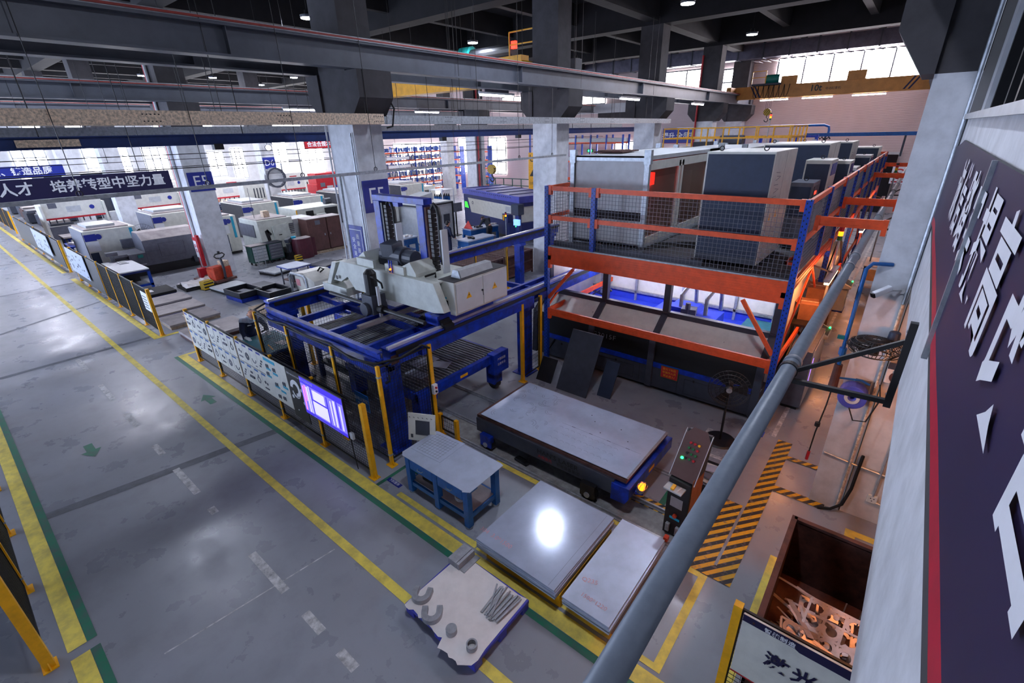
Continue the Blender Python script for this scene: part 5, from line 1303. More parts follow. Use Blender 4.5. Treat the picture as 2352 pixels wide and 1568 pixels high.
def chiller(x, y, w, d, h, label, m=OFFW, led=False):
    t = thing('chiller', label, 'chiller', (x, y, 3.09))
    B().box(-w / 2, 0, .06, w / 2, d, h).build('body', m, t, bevel=.008)
    B().box(-w / 2 + .03, -.012, h * .5, w / 2 - .03, 0, h - .08).build('front_panel', NAVY, t)
    b = B()
    for k in range(9): b.box(w / 2, .08, .25 + k * h * .055, w / 2 + .012, d - .08, .28 + k * h * .055)
    b.build('grille', GREYM, t)
    B().box(w / 2, .1, h - .32, w / 2 + .012, d - .15, h - .08).build('display', BLUESIGN if not led else DGREY, t)
    if led: B().box(w / 2 + .012, .2, h - .24, w / 2 + .016, .4, h - .18).build('led', GLOWR, t)
    B().ring((0, d * .5, h + .04), 'y', .03, .045, .015, n=10).build('eye_bolt', BLACKM, t)
    for (a, c) in ((-w / 2 + .06, .06), (w / 2 - .06, .06), (w / 2 - .06, d - .06), (-w / 2 + .06, d - .06)): B().cyl((a, c, 0), (a, c, .06), .03, 8).build('foot', BLACKM, t)
chiller(-1.78, 11.5, .42, .8, 1.35, 'dark grey chiller with a red digit display beside the nearest tall cabinet', GREYM, True)
chiller(-1.72, 12.6, .5, .9, 1.72, 'white chiller with a violet display behind the red digit chiller', OFFW)
chiller(-1.70, 16.4, .45, .8, 1.5, 'white chiller between the second and third tall cabinets', OFFW)
chiller(-1.72, 17.6, .6, 1.0, 1.25, 'pale grey chiller beside the third tall cabinet', LGREY)
chiller(-1.66, 21.6, .5, .9, 1.4, 'pale chiller before the farthest tall cabinet', LGREY)
for k in range(5):
    t = thing('foam_board', 'white foam board, %s of the pile at the platform side rail' % ['bottom', 'second from bottom', 'middle', 'second from top', 'top'][k], 'foam board', (-1.62, 14.4 + .02 * k, 3.095 + .17 * k), .03 * (k % 3), group='foam boards on the platform'); B().box(-.26, -.6, 0, .26, .6, .165).build('board', LGREY if k < 4 else PAPER, t, bevel=.004)
t = thing('grey_bin', 'grey plastic bin at the far side rail of the platform', 'bin', (-1.7, 20.2, 3.095)); B().box(-.3, -.5, 0, .3, .5, .95).build('body', GREYM, t, bevel=.02); B().box(-.32, -.52, .95, .32, .52, 1.0).build('lid', DGREY, t)
# cables, small red skids and trays on the deck
t = thing('deck_tray', 'orange red low frame lying on the platform deck by the side rail', 'frame', (-1.45, 10.3, 3.092)); b = B(); b.box(-.1, -.3, 0, .1, -.27, .06); b.box(-.1, .27, 0, .1, .3, .06); b.box(-.1, -.3, 0, -.07, .3, .06); b.box(.07, -.3, 0, .1, .3, .06); b.build('frame', REDO, t)
t = thing('floor_cable', 'dark cables lying on the platform deck before the tall cabinet', 'cable', (-3.8, 10.2, 3.10)); b = B()
for k in range(4): b.tube([(-.5, -.5 + .2 * k, .02), (0, .1 + .15 * k, .03), (.5, .2 + .2 * k, .02), (.65, .9 + .3 * k, .02)], .018, 6)
b.build('cable', BLACKR, t, smooth=True)
t = thing('conduit_run', 'long grey cable duct along the front edge of the platform deck', 'cable duct', (-3.8, 9.12, 3.095)); B().box(-2.4, -.06, 0, 1.0, .06, .1).build('duct', DGREY, t)
# yellow guard-railed platform far behind
t = thing('guard_platform', 'yellow guard-railed machine platform behind the control rooms', 'platform', (-8.4, 29, 0))
b = B(); b.box(-3.2, -1.2, 4.35, 3.2, 2.5, 4.5); b.build('deck', BLACKM, t); b = B()
for (x, y) in ((-3.2, -1.2), (3.2, -1.2), (-3.2, 2.5), (3.2, 2.5)): b.box(x - .08, y - .08, 0, x + .08, y + .08, 4.35)
b.build('leg', DGREY, t)
b = B()
for x in [-3.2 + .8 * k for k in range(9)]: b.bar((x, -1.2, 4.5), (x, -1.2, 5.5), .06, .06); b.bar((x, 2.5, 4.5), (x, 2.5, 5.5), .06, .06)
for y in (-.3, .6, 1.5): b.bar((3.2, y, 4.5), (3.2, y, 5.5), .06, .06)
for z in (5.0, 5.5): b.bar((-3.2, -1.2, z), (3.2, -1.2, z), .07, .07); b.bar((-3.2, 2.5, z), (3.2, 2.5, z), .07, .07); b.bar((3.2, -1.2, z), (3.2, 2.5, z), .07, .07); b.bar((-3.2, -1.2, z), (-3.2, 2.5, z), .07, .07)
b.build('guard_rail', YEL, t)
b = B(); b.cyl((-.6, .5, 4.8), (.6, .5, 4.8), .32, 12); b.box(-1.8, -.4, 4.5, -.9, .8, 4.8); b.build('machine_unit', DGREY, t)
def beacon_tower(loc, label, lit=1, h=.9, pole=None):
    t = thing('signal_tower', label, 'signal light', loc)
    B().cyl((0, 0, 0), (0, 0, h), .025, 8).build('pole', GALV, t)
    for k, (m_, nm) in enumerate(((GREENL, 'green_lens'), (GLOWO if lit else YEL, 'amber_lens'), (GLOWR if lit == 2 else REDP, 'red_lens'))): B().cyl((0, 0, h + .09 * k), (0, 0, h + .085 + .09 * k), .045, 12).build(nm, m_, t)
    B().cyl((0, 0, h + .27), (0, 0, h + .32), .047, 12).build('cap', BLACKM, t)
beacon_tower((-6.6, 29.3, 4.5), 'lit signal tower by the yellow guard rail before the end wall', 2, 1.3)
beacon_tower((-.92, 11.6, 0), 'lit amber signal tower below the orange side beams at the aisle', 1, 3.35)
beacon_tower((-.62, 22.0, 0), 'signal tower with red and green lenses before the dark gate', 0, 3.9)
# ================================================================= LASER MACHINE UNDER THE PLATFORM
LX0, LX1, LY = -6.95, -1.42, 9.30
t = thing('laser_machine', 'long black, white and blue laser cutting machine under the rack platform', 'machine', ((LX0 + LX1) / 2, LY, 0))
w = (LX1 - LX0) / 2
B().box(-w, .02, .10, w, 3.3, .60).build('base', DGREY, t)
b = B()
for x in (-1.35, .25, 1.15): b.box(x - .003, .016, .12, x + .003, .02, .58)
for (x0, x1, z0, z1) in ((-.95, .1, .18, .48), (1.3, 2.3, .15, .50)):
    b.box(x0, .016, z0, x1, .02, z0 + .005); b.box(x0, .016, z1, x1, .02, z1 + .005); b.box(x0, .016, z0, x0 + .005, .02, z1); b.box(x1, .016, z0, x1 + .005, .02, z1)
b.build('panel_seam', BLACKM, t)
for x in (-1.9, -1.15, -.35, .5, 1.5): B().box(x - .018, .008, .48, x + .018, .02, .53).build('latch', BLACKM, t)
B().box(-w, .0, .60, w, .1, .72).build('blue_band', BLUEST, t)
b = B(); b.prism([(.02, .72), (.06, 1.24), (.3, 1.24), (.3, .72)], 'x', -w, w); b.build('black_band', INK, t)
b = B(); b.prism([(.06, 1.24), (.60, 1.66), (.66, 1.60), (.30, 1.20)], 'x', -w, w); b.build('sloped_cover', OFFW, t)
for x in (-1.2, 1.9): B().box(x - .003, .3, 1.42, x + .003, .32, 1.45).build('cover_seam', GREYM, t)
B().box(-w, .56, 1.62, w, .68, 1.74).build('top_bar', DGREY, t)
for x in (-1.05, .50, 2.72, -2.72):
    b = B(); b.box(x - .07, .58, 1.62, x + .07, .72, 2.66); b.prism([(.58, 1.72), (.00, 1.26), (-.04, .62), (-.06, .12), (.02, .12), (.03, .62), (.07, 1.22), (.64, 1.64)], 'x', x - .07, x + .07)
    b.build('portal_post', DGREY, t, bevel=.004)
lettering('G3015F', .16, GALV, t, (-.72, .036, 1.02), (1, 0, 0), (0, .07, 1), sx=1.15, spacing=1.1)
# open interior
b = B(); b.box(-w, 3.0, .6, w, 3.1, 2.5); b.box(-w, .7, .6, -w + .06, 3.0, 2.5); b.box(w - .06, .7, .6, w, 3.0, 2.5); b.build('inner_wall', OFFW, t)
INB = mat('interior_blue', (52, 74, 206), .45, var=.06)
b = B(); b.box(-w + .06, 2.94, .6, w - .06, 2.99, 1.22); b.box(-w + .06, .72, .95, w - .06, 2.94, 1.0); b.build('inner_floor', INB, t)
b = B(); b.box(-w, 2.9, 1.22, w, 2.98, 1.28)
for x in (-2.4, -1.3, .05, 1.4, 2.3): b.box(x - .03, 2.9, 1.0, x + .03, 2.98, 2.5)
b.box(-w, 2.9, 2.44, w, 2.98, 2.5); b.build('inner_frame', GALV, t)
b = B(); b.box(-.15, 1.3, 1.0, 1.35, 2.2, 1.42); b.prism([(.1, 1.42), (.9, 1.42), (.8, 1.52), (.2, 1.52)], 'y', 1.6, 2.2); b.build('cutting_bridge', INB, t, bevel=.01)
b = B(); b.rbox((.72, 1.5, 1.5), (.34, .3, .2), (0, 0, .2)); b.cyl((.72, 1.4, 1.3), (.72, 1.4, 1.75), .06, 10); b.build('cutting_head', GREYM, t, bevel=.01)
b = B()
for x in (.45, 1.05):
    b.tube([(x, 1.7, 1.42), (x - .02, 1.75, 1.8), (x + .1, 1.9, 2.05), (x + .2, 2.1, 1.9), (x + .2, 2.2, 1.45)], .05, 8)
b.build('cable_chain', GALV, t)
B().tube([(-2.2, 1.2, 1.0), (-2.0, 1.5, 1.35), (-1.8, 1.8, 1.55), (-1.6, 1.9, 1.52)], .015, 6).build('gooseneck_lamp', BLACKM, t); B().cyl((-1.62, 1.9, 1.54), (-1.55, 1.92, 1.48), .03, 8).build('lamp_head', BLACKM, t)
B().box(1.75, 1.9, 1.0, 2.5, 2.8, 1.16).build('green_box', TRAIL, t)
LTUBE = mat('laser_interior_tube', (255, 255, 255), .5, var=0, emit=LASERTUBE, ecol=(232, 230, 255))
for x in (-2.0, -.2, 1.6):
    B().box(x - .6, 2.0, 2.36, x + .6, 2.08, 2.40).build('tube_lamp', LTUBE, t)
t = thing('caution_sign', 'red sign with yellow characters on the laser machine front', 'sign', (-3.22, 9.296, .42)); B().box(-.19, -.012, 0, .19, 0, .27).build('plate', REDP, t); B().box(-.20, -.010, -.01, .20, .001, .28).build('border', GREENL, t)
for k, tx in enumerate(('激光下料区', '非操作人员', '禁止进入!')): lettering(tx, .062, YEL, t, (0, -.015, .215 - .08 * k), (1, 0, 0), (0, 0, 1))
t = thing('side_cabinet', 'white and violet electrical cabinet at the aisle end of the laser machine', 'cabinet', (-.97, 10.3, 0)); B().box(-.2, 0, .06, .2, 1.6, 1.35).build('body', GREYM, t, bevel=.01); B().box(.2, .05, .1, .208, 1.55, 1.3).build('door', OFFW, t); B().box(.208, .3, .5, .212, .36, 1.1).build('violet_lamp', mat('violet_strip', (150, 110, 255), .4, var=0, emit=2.0), t); B().box(-.15, .02, .0, .15, 1.5, .06).build('plinth', BLACKM, t)
t = thing('second_laser_machine', 'next white machine under the platform behind the first laser machine', 'machine', (-3.9, 15.4, 0)); b = B(); b.box(-2.6, 0, .1, 2.6, 5, 1.2); b.prism([(0, 1.2), (.6, 1.75), (4.6, 1.75), (5, 1.2)], 'x', -2.6, 2.6); b.build('body', OFFW, t, bevel=.01); B().box(-2.6, -.01, .6, 2.6, 0, .75).build('blue_band', BLUEST, t); B().box(2.61, .4, .2, 2.62, 4.6, 1.1).build('side_panel', GREYM, t)
# operator desks, boxes along the aisle
def op_console(x, y, label, kz=.98):
    t = thing('operator_console', label, 'console', (x, y, 0)); B().box(-.16, -.3, .05, .16, .3, .75).build('cabinet', OFFW, t, bevel=.01); b = B(); b.prism([(-.2, .75), (.24, .80), (.24, .86), (-.05, 1.0), (-.2, 1.35)], 'y', -.34, .34); b.build('head', OFFW, t, bevel=.01)
    b = B(); b.face([(.225, -.26, .875), (.225, .26, .875), (-.03, .26, 1.0), (-.03, -.26, 1.0)]); b.build('keyboard', BLACKM, t); b = B()
    for k in range(5): b.box(.02, -.2 + .09 * k, .985 - .005, .05, -.16 + .09 * k, .995)
    b.build('keys', REDP, t); B().cyl((.2, .3, .88), (.2, .3, .92), .02, 8).build('indicator', GLOWG, t); B().box(-.17, -.31, 0, .17, .31, .05).build('plinth', BLUEST, t)
op_console(-.98, 13.0, 'white operator console with black keyboard at the edge of the right aisle'); op_console(-1.0, 17.8, 'second white operator console farther along the right aisle')
def carton(loc, s, label, rz=0, op=False, stack=None):
    t = thing('cardboard_box', label, 'box', loc, rz); x, y, z = s
    B().box(-x / 2, -y / 2, 0, x / 2, y / 2, z).build('body', CARD, t)
    B().box(-x / 2 - .001, -.03, z * .0, x / 2 + .001, .03, z + .001).build('tape', RUSTY, t)
    if op:
        b = B(); b.rbox((-x / 2 - .08, 0, z + .02), (.2, y, .006), (0, .5, 0)); b.rbox((x / 2 + .08, 0, z + .0), (.2, y, .006), (0, -.6, 0)); b.build('flap', CARD, t)
t = thing('wire_shelf', 'dark shelf under the platform side carrying cartons', 'shelf', (-1.08, 12.6, 0)); b = B(); b.box(-.3, -1.5, 1.55, .12, 1.6, 1.6); 
for y in (-1.4, 1.5): b.box(-.28, y - .03, 0, -.22, y + .03, 1.6); b.box(.04, y - .03, 0, .1, y + .03, 1.6)
b.build('frame', BLACKM, t)
carton((-1.17, 11.7, 1.6), (.34, .5, .36), 'open brown carton nearest under the platform side beam', .1, True); carton((-1.17, 12.6, 1.6), (.34, .6, .5), 'brown carton second under the platform side beam', 0, True); carton((-1.17, 13.5, 1.6), (.34, .5, .4), 'brown carton third under the platform side beam', -.1); carton((-1.25, 16.2, 0), (.4, .6, .9), 'brown carton standing by the rack post farther along the aisle', 0)
t = thing('office_chair', 'chair with a tan wooden back behind the tall white column', 'chair', (-.45, 19.5, 0)); B().box(-.22, -.22, .45, .22, .22, .48).build('seat', LGREY, t); B().box(-.2, .18, .6, .2, .21, .98).build('backrest', mat('tan_ply', (204, 164, 120), .5), t)
for (x, y) in ((-.2, -.2), (.2, -.2), (.2, .2), (-.2, .2)): B().cyl((x, y, 0), (x, y, .45 if y < 0 else .95), .014, 8).build('leg', BLACKM, t)
t = thing('office_desk', 'white desk with black monitors behind the tall white column', 'desk', (-.3, 22.0, 0)); B().box(-.45, -.8, .72, .45, .8, .75).build('top', WHITE, t)
for (x, y) in ((-.4, -.75), (.4, -.75), (.4, .75), (-.4, .75)): B().box(x - .025, y - .025, 0, x + .025, y + .025, .72).build('leg', DGREY, t)
for y in (-.4, .4):
    t = thing('monitor', 'black desk monitor behind the tall white column, %s of two' % ('nearer' if y < 0 else 'farther'), 'monitor', (-.2, 22.0 + y, .75)); B().box(-.02, -.28, .12, .02, .28, .45).build('screen', SCREEN, t); B().box(-.08, -.1, 0, .08, .1, .02).build('foot', BLACKM, t); B().cyl((0, 0, .02), (0, 0, .14), .02, 8).build('stem', BLACKM, t)
t = thing('prohibition_sign', 'white no-entry sign with red ring beside the dark gate', 'sign', (-.95, 40.6, 2.4)); B().box(-.4, -.02, -.5, .4, 0, .6).build('board', WHITE, t); b = B(); b.ring((0, -.03, .1), 'y', .24, .32, .01, n=24); b.rbox((0, -.025, .1), (.5, .01, .06), (0, .8, 0)); b.box(-.3, -.025, -.42, .3, -.02, -.34); b.build('red_ring', REDP, t); B().rbox((0, -.024, .1), (.2, .008, .14)).build('pictogram', BLACKM, t)
# ================================================================= RIGHT SIDE: PIPE, BRACKETS, WALL BANNER, BIN, SIGN
t = thing('grey_pipe', 'long grey painted pipe running from the lower edge past the platform, held by black brackets', 'pipe', (-.49, .4, 3.47))
R_ = .068
B().cyl((0, -1.0, 0), (0, 34, 0), R_, 28).build('pipe', PIPEG, t, smooth=False)
for y in (4.25, 8.4, 9.2, 13, 13.8, 18, 22): B().cyl((0, y, 0), (0, y + .07, 0), R_ + .010, 28).build('coupling', PIPEG, t)
for p in t.children:
    for q in p.data.polygons: q.use_smooth = len(q.vertices) == 4
def wall_bracket(y, label, xw=.28, z0=3.36, z1=4.10):
    t = thing('pipe_bracket', label, 'bracket', (xw, y, z0))
    B().box(-.05, -.03, 0, .0, .03, z1 - z0).build('wall_flange', BLACKM, t)
    px_ = -.49 - xw - .08; pz = 3.40 - z0
    b = B(); b.bar((-.02, 0, .04), (px_, 0, pz - .03), .04, .04); b.build('lower_arm', BLACKM, t)
    b = B(); b.bar((-.02, -.0, (z1 - z0) * .80), (px_ + .02, -.0, pz + .0), .035, .035); b.build('brace', BLACKM, t)
    for z in (.1, .3, .5, .66):
        B().cyl((-.05, .012, z), (-.056, .012, z), .012, 8).build('bolt', GALV, t)
    b = B(); b.ring((px_ + .08, -.03, .11), 'y', R_ + .002, R_ + .012, .06, n=24); b.build('pipe_clamp', BLACKM, t)
wall_bracket(4.52, 'black triangular wall bracket holding the grey pipe, nearest the camera')
wall_bracket(13.2, 'black wall bracket holding the grey pipe beyond the tall white column', .28)
wall_bracket(20.0, 'black wall bracket holding the grey pipe farthest along the aisle', .28)
# banner on the parapet wall: sheet panels with a curled near corner
t = thing('wall_banner', 'dark purple wall banner with white characters and red lower edge beside the camera', 'banner', (.273, 0, 4.48))
def wavy(y): return -.012 - .004 * max(0, math.sin((y - 5.0) * 2.1)) - .05 * max(0, (y - 6.6)) ** 2
ys_ = [-2.5 + .2 * k for k in range(49)]
b = B(); top = .86
for i in range(len(ys_) - 1):
    a, c = ys_[i], ys_[i + 1]
    ta = top - .10 * max(0, (a - 6.3)) ; tc = top - .10 * max(0, (c - 6.3))
    b.m = 0; b.face([(wavy(c), c, .06), (wavy(a), a, .06), (wavy(a), a, ta), (wavy(c), c, tc)])
    b.m = 1; b.face([(wavy(c), c, -.02), (wavy(a), a, -.02), (wavy(a), a, .06), (wavy(c), c, .06)])
    b.m = 2; b.face([(0, c, .0), (0, a, .0), (wavy(a), a, -.02), (wavy(c), c, -.02)]); b.face([(0, a, ta), (0, c, tc), (wavy(c), c, tc), (wavy(a), a, ta)])
BANP = mat('banner_purple', (38, 30, 66), .5, var=.06, scale=1.5); BANR = mat('banner_red', (176, 24, 52), .5, var=.08)
b.build('sheet', [BANP, BANR, BLACKM], t)
B().box(-.034, 3.03, -.10, -.008, 3.06, .86).build('joint_strip', GALV, t)
for k, ch in enumerate('诚信踏实提高改善'):
    lettering(ch, .43, WHITE, t, (-.019, 4.75 - .55 * k, .54), (0, -1, 0), (0, 0, 1), depth=.002, bold=True)
# hose reel, fan, camera and service lines on the column
t = thing('wall_fan', 'black caged wall fan seen edge-on at the tall white column', 'fan', (.16, 7.1, 2.90), 0.0)
c = B(); R2 = .30
for (rr, zz) in ((.06, .13), (.14, .12), (.22, .10), (.27, .06), (R2, 0), (.27, -.08), (.20, -.12)):
    c.tube([(rr * math.cos(a) - .06, rr * math.sin(a) * .9, zz * .8) for a in [2 * PI * k / 30 for k in range(30)]], .006, 5, True)
for k in range(40):
    a = 2 * PI * k / 40; cs, sn = math.cos(a), math.sin(a) * .9
    c.tube([(.05 * cs - .06, .05 * sn, .105), (.22 * cs - .06, .22 * sn, .08), (R2 * cs - .06, R2 * sn, 0), (.2 * cs - .06, .2 * sn, -.1)], .0045, 4)
c.build('guard', BLACKM, t)
b = B()
for k in range(4):
    a = PI / 2 * k + .3; b.face([(.05 * math.cos(a) - .06, .05 * math.sin(a), .0), (.25 * math.cos(a) - .06, .22 * math.sin(a), .03), (.25 * math.cos(a + .7) - .06, .22 * math.sin(a + .7), -.03), (.05 * math.cos(a + .7) - .06, .05 * math.sin(a + .7), -.01)])
b.build('blade', BLACKR, t)
B().cyl((-.06, 0, -.1), (-.06, 0, .06), .06, 14).build('hub', BLACKM, t); B().cyl((.10, .2, .02), (.10, .2, .18), .07, 14, .06).build('motor', NAVY, t, bevel=.015); B().box(.05, .3, -.02, .12, .5, .1).build('arm', BLACKM, t)
t = thing('security_camera', 'white bullet security camera fixed to the tall white column', 'camera', (.20, 7.5, 3.56))
B().cyl((0, 0, 0), (.0, -.02, 0), .035, 12).build('base', WHITEP, t); B().bar((.0, 0, 0), (-.14, -.14, .02), .02, .02).build('arm', WHITEP, t)
b = B(); b.bar((-.12, -.12, .05), (-.27, -.24, -.04), .07, .07); b.build('housing', WHITE, t, bevel=.01); b = B(); b.bar((-.27, -.24, -.04), (-.285, -.252, -.049), .06, .06); b.build('lens', BLACKM, t)
t = thing('air_line', 'blue compressed air drop pipe with a valve and a dusty filter beside the tall column', 'pipe', (-.12, 7.30, .43))
B().tube([(.15, .2, 3.44), (-.05, .1, 3.45), (-.10, .05, 3.38), (-.10, 0, 3.2), (-.10, 0, 2.05)], .024, 10).build('pipe', BLUEB, t, smooth=True)
B().box(-.20, -.02, 2.42, -.12, .02, 2.47).build('valve_handle', TEAL, t); B().cyl((-.10, 0, 2.2), (-.10, 0, 2.3), .045, 10).build('valve', BLUEB, t); B().box(-.05, -.03, 2.36, .08, .02, 2.46).build('clamp', DGREY, t)
B().cyl((-.10, 0, 1.66), (-.10, 0, 2.05), .06, 12, .05).build('dusty_filter', RUST, t)
B().tube([(-.10, 0, 1.66), (-.11, -.02, 1.4), (-.15, 0, .9), (-.16, .02, .55)], .010, 6).build('air_hose', BLACKR, t); B().cyl((-.15, .0, 1.02), (-.15, 0, 1.08), .035, 12).build('hose_ball', BLACKR, t); B().cyl((-.165, .02, .40), (-.16, .02, .55), .022, 8).build('blow_gun', REDP, t)
B().tube([(-.08, -.02, 1.86), (.20, .12, 1.84), (.30, .12, 1.80)], .015, 6).build('branch_pipe', BLUEB, t)
t = thing('hose_reel', 'violet plastic hose reel on the tall white column', 'hose reel', (.03, 7.40, 2.05)); B().ring((0, -.14, 0), 'y', .03, .17, .22, n=24).build('housing', PURP, t, bevel=.01); B().ring((0, -.15, 0), 'y', .05, .09, .02, n=20).build('hub', LGREY, t); B().box(-.02, .05, -.1, .16, .1, .2).build('bracket', GREYM, t)
B().tube([(.0, -.15, -.15), (.08, -.2, -.30), (.22, -.18, -.28), (.3, -.1, .05), (.25, -.05, .25)], .010, 6).build('hose', BLACKR, t, smooth=True)
t = thing('speaker_box', 'white dusty box with a round grille on the partition wall', 'box', (.42, 7.43, 2.5)); B().box(-.12, -.09, -.15, .12, .05, .15).build('body', WARMW, t, bevel=.01); B().ring((0, -.095, -.05), 'y', 0, .08, .006, n=20).build('grille', RUST, t); B().box(-.12, -.1, .06, .12, -.09, .15).build('dust', DGREY, t)
t = thing('wall_socket', 'small white wall socket box low on the partition wall', 'socket', (.62, 7.50, .42)); B().box(-.06, -.03, -.06, .06, .02, .06).build('box', OFFW, t, bevel=.006); b = B(); 
for (x, z) in ((-.02, .02), (.02, .02), (0, -.02)): b.box(x - .008, -.033, z - .006, x + .008, -.03, z + .006)
b.build('slots', BLACKM, t)
t = thing('wall_conduit', 'grey conduits running over the partition wall and column foot', 'conduit', (0, 7.48, 0)); b = B(); b.tube([(-.10, 0, .95), (.3, 0, .90), (1.5, .02, .80)], .014, 6); b.tube([(.62, .0, .48), (.62, 0, 3.4)], .014, 6); b.tube([(.66, .0, .38), (2.0, 0, .3)], .014, 6); b.build('conduit', GALV, t)
B().tube([(.36, -.02, 1.1), (.35, -.03, .5), (.30, -.05, .18), (.18, -.08, .05), (.02, -.12, .02)], .022, 8).build('black_cable', BLACKR, t, smooth=True)
# scrap bin
t = thing('scrap_bin', 'rusty open steel scrap bin under the parapet, full of cut scrap', 'bin', (.55, 4.70, 0))
b = B(); X_, Y_, H_ = .72, .93, 1.0; th = .03
b.box(-X_, -Y_, .08, X_, Y_, .12)
for (x0, y0, x1, y1) in ((-X_, -Y_, -X_ + th, Y_), (X_ - th, -Y_, X_, Y_), (-X_, -Y_, X_, -Y_ + th), (-X_, Y_ - th, X_, Y_)): b.box(x0, y0, .08, x1, y1, H_)
b.build('body', RUST, t); b = B()
for (x0, y0, x1, y1) in ((-X_ - .03, -Y_ - .03, -X_ + .03, Y_ + .03), (X_ - .03, -Y_ - .03, X_ + .03, Y_ + .03), (-X_, -Y_ - .03, X_, -Y_ + .03), (-X_, Y_ - .03, X_, Y_ + .03)): b.box(x0, y0, H_ - .01, x1, y1, H_ + .04)
b.build('rim', RUST, t)
for x in (-.5, .5): B().box(x - .08, -Y_ + .05, 0, x + .08, Y_ - .05, .08).build('skid', BLACKM, t)
BX, BY = .55, 4.70
def skeleton(name, label, loc, rot, w, d, seed):
    """sheet skeleton with curved openings left by cut parts"""
    rr = random.Random(seed); t = thing(name, label, 'scrap', loc, 0, 'cut scrap in the bin')
    t.rotation_euler = rot
    b = B(); nx, ny = int(w / .16), int(d / .16)
    for i in range(nx + 1): x = -w / 2 + w * i / nx; b.box(x - .012, -d / 2, 0, x + .012, d / 2, .004)
    for j in range(ny + 1): y = -d / 2 + d * j / ny; b.box(-w / 2, y - .012, .0005, w / 2, y + .012, .0045)
    for i in range(nx):
        for j in range(ny):
            cx = -w / 2 + w * (i + .5) / nx; cy = -d / 2 + d * (j + .5) / ny
            a = rr.uniform(0, 6); b.ring((cx, cy, .001), 'z', .05, .088, .004, a, a + rr.uniform(2.5, 5.0), 12)
            if rr.random() < .45: b.ring((cx, cy, .001), 'z', .0, rr.uniform(.015, .03), .004, n=8)
    b.build('sheet', SCRAP, t)
skeleton('scrap_skeleton', 'large cut-out scrap sheet lying across the top of the bin', (BX + .12, BY - .40, .58), (.38, -.06, -.1), 1.0, 1.0, 3)
skeleton('scrap_skeleton', 'cut-out scrap sheet under the top sheet in the bin', (BX + .1, BY - .15, .43), (.25, .05, .1), 1.0, .9, 5)
skeleton('scrap_skeleton', 'small lattice scrap sheet at the sign side of the bin', (BX - .32, BY - .52, .60), (.3, .35, .3), .42, .5, 9)
for k in range(16):
    rr = random.Random(40 + k); x = BX - .5 + rr.uniform(0, .42); y = BY - .5 + rr.uniform(0, .75)
    t = thing('scrap_strip', 'thin scrap strip in the bin, %s of those on the left side' % (ORD + ['thirteenth', 'fourteenth', 'fifteenth', 'sixteenth'])[k], 'scrap', (x, y, .48 + .012 * k), 0, 'scrap strips in the bin')
    t.rotation_euler = (rr.uniform(-.35, .35), rr.uniform(-.3, .3), rr.uniform(.2, 1.3)); L = rr.uniform(.4, .7); b = B(); ww = rr.uniform(.01, .035); b.box(-ww, -L / 2, 0, ww, L / 2, .004); b.build('strip', SCRAP, t)
for k in range(5):
    rr = random.Random(80 + k)
    t = thing('scrap_plate', ['largest', 'second', 'third', 'fourth', 'fifth'][k] + ' loose scrap plate among the strips in the bin', 'scrap', (BX - .45 + .09 * k, BY - .2 + .12 * (k % 3), .45 + .02 * k), 0, 'scrap plates in the bin'); t.rotation_euler = (rr.uniform(-.6, .6), rr.uniform(-.5, .5), rr.uniform(0, 2)); B().box(-.13, -.09, 0, .13, .09, .005).build('plate', SCRAP, t)
for k in range(4):
    t = thing('scrap_spike', 'upright thin scrap strip standing behind the top scrap sheet, %s from the left' % ORD[k], 'scrap', (BX - .05 + .14 * k, BY + .12 - .0 * k, .45), .2, 'upright scrap strips'); B().box(-.006, -.002, 0, .006, .002, .42).build('strip', SCRAP, t)
t = thing('bin_filling', 'dark mass of small scrap filling the lower half of the bin', 'scrap', (BX, BY, .12)); t['kind'] = 'stuff'; b = B(); rr = random.Random(5)
for k in range(150): b.rbox((rr.uniform(-.6, .6), rr.uniform(-.8, .3), rr.uniform(.03, .22)), (rr.uniform(.05, .2), rr.uniform(.03, .12), .004), (rr.uniform(-.6, .6), rr.uniform(-.6, .6), rr.uniform(0, 3)))
b.build('scrap', SCRAP, t)
# sign board fence at the lower right
t = fence('yellow post fence with the laser cutting sign at the lower right', [(-.33, 3.56), (1.25, 3.56)], 1.5, .075, (.06, .06))
t = thing('laser_cutting_sign', 'white sign board with dark blue characters on the yellow post fence, lower right', 'sign', (-.27, 3.515, .70))
B().box(0, -.012, 0, 1.5, .01, .78).build('board', OFFW, t); B().prism([(0, .70), (.42, .70), (.46, .68), (.95, .68), (1.0, .70), (1.5, .70), (1.5, .78), (0, .78)], 'y', -.015, -.012).build('top_strip', NAVYSIGN, t); B().box(0, -.016, -.005, 1.5, -.012, .008).build('red_edge', REDP, t)
lettering('智能制造', .058, WHITE, t, (.30, -.018, .735), (1, 0, 0), (0, 0, 1), bold=True, spacing=1.15)
lettering('激光切割', .20, NAVYSIGN, t, (.66, -.016, .40), (1, 0, 0), (0, 0, 1), bold=True, spacing=1.2); lettering('Laser Cutting', .075, NAVYSIGN, t, (.66, -.016, .235), (1, 0, 0), (0, 0, 1))
B().ring((.09, -.02, .735), 'y', 0, .01, .008, n=8).build('screw', RUST, t)
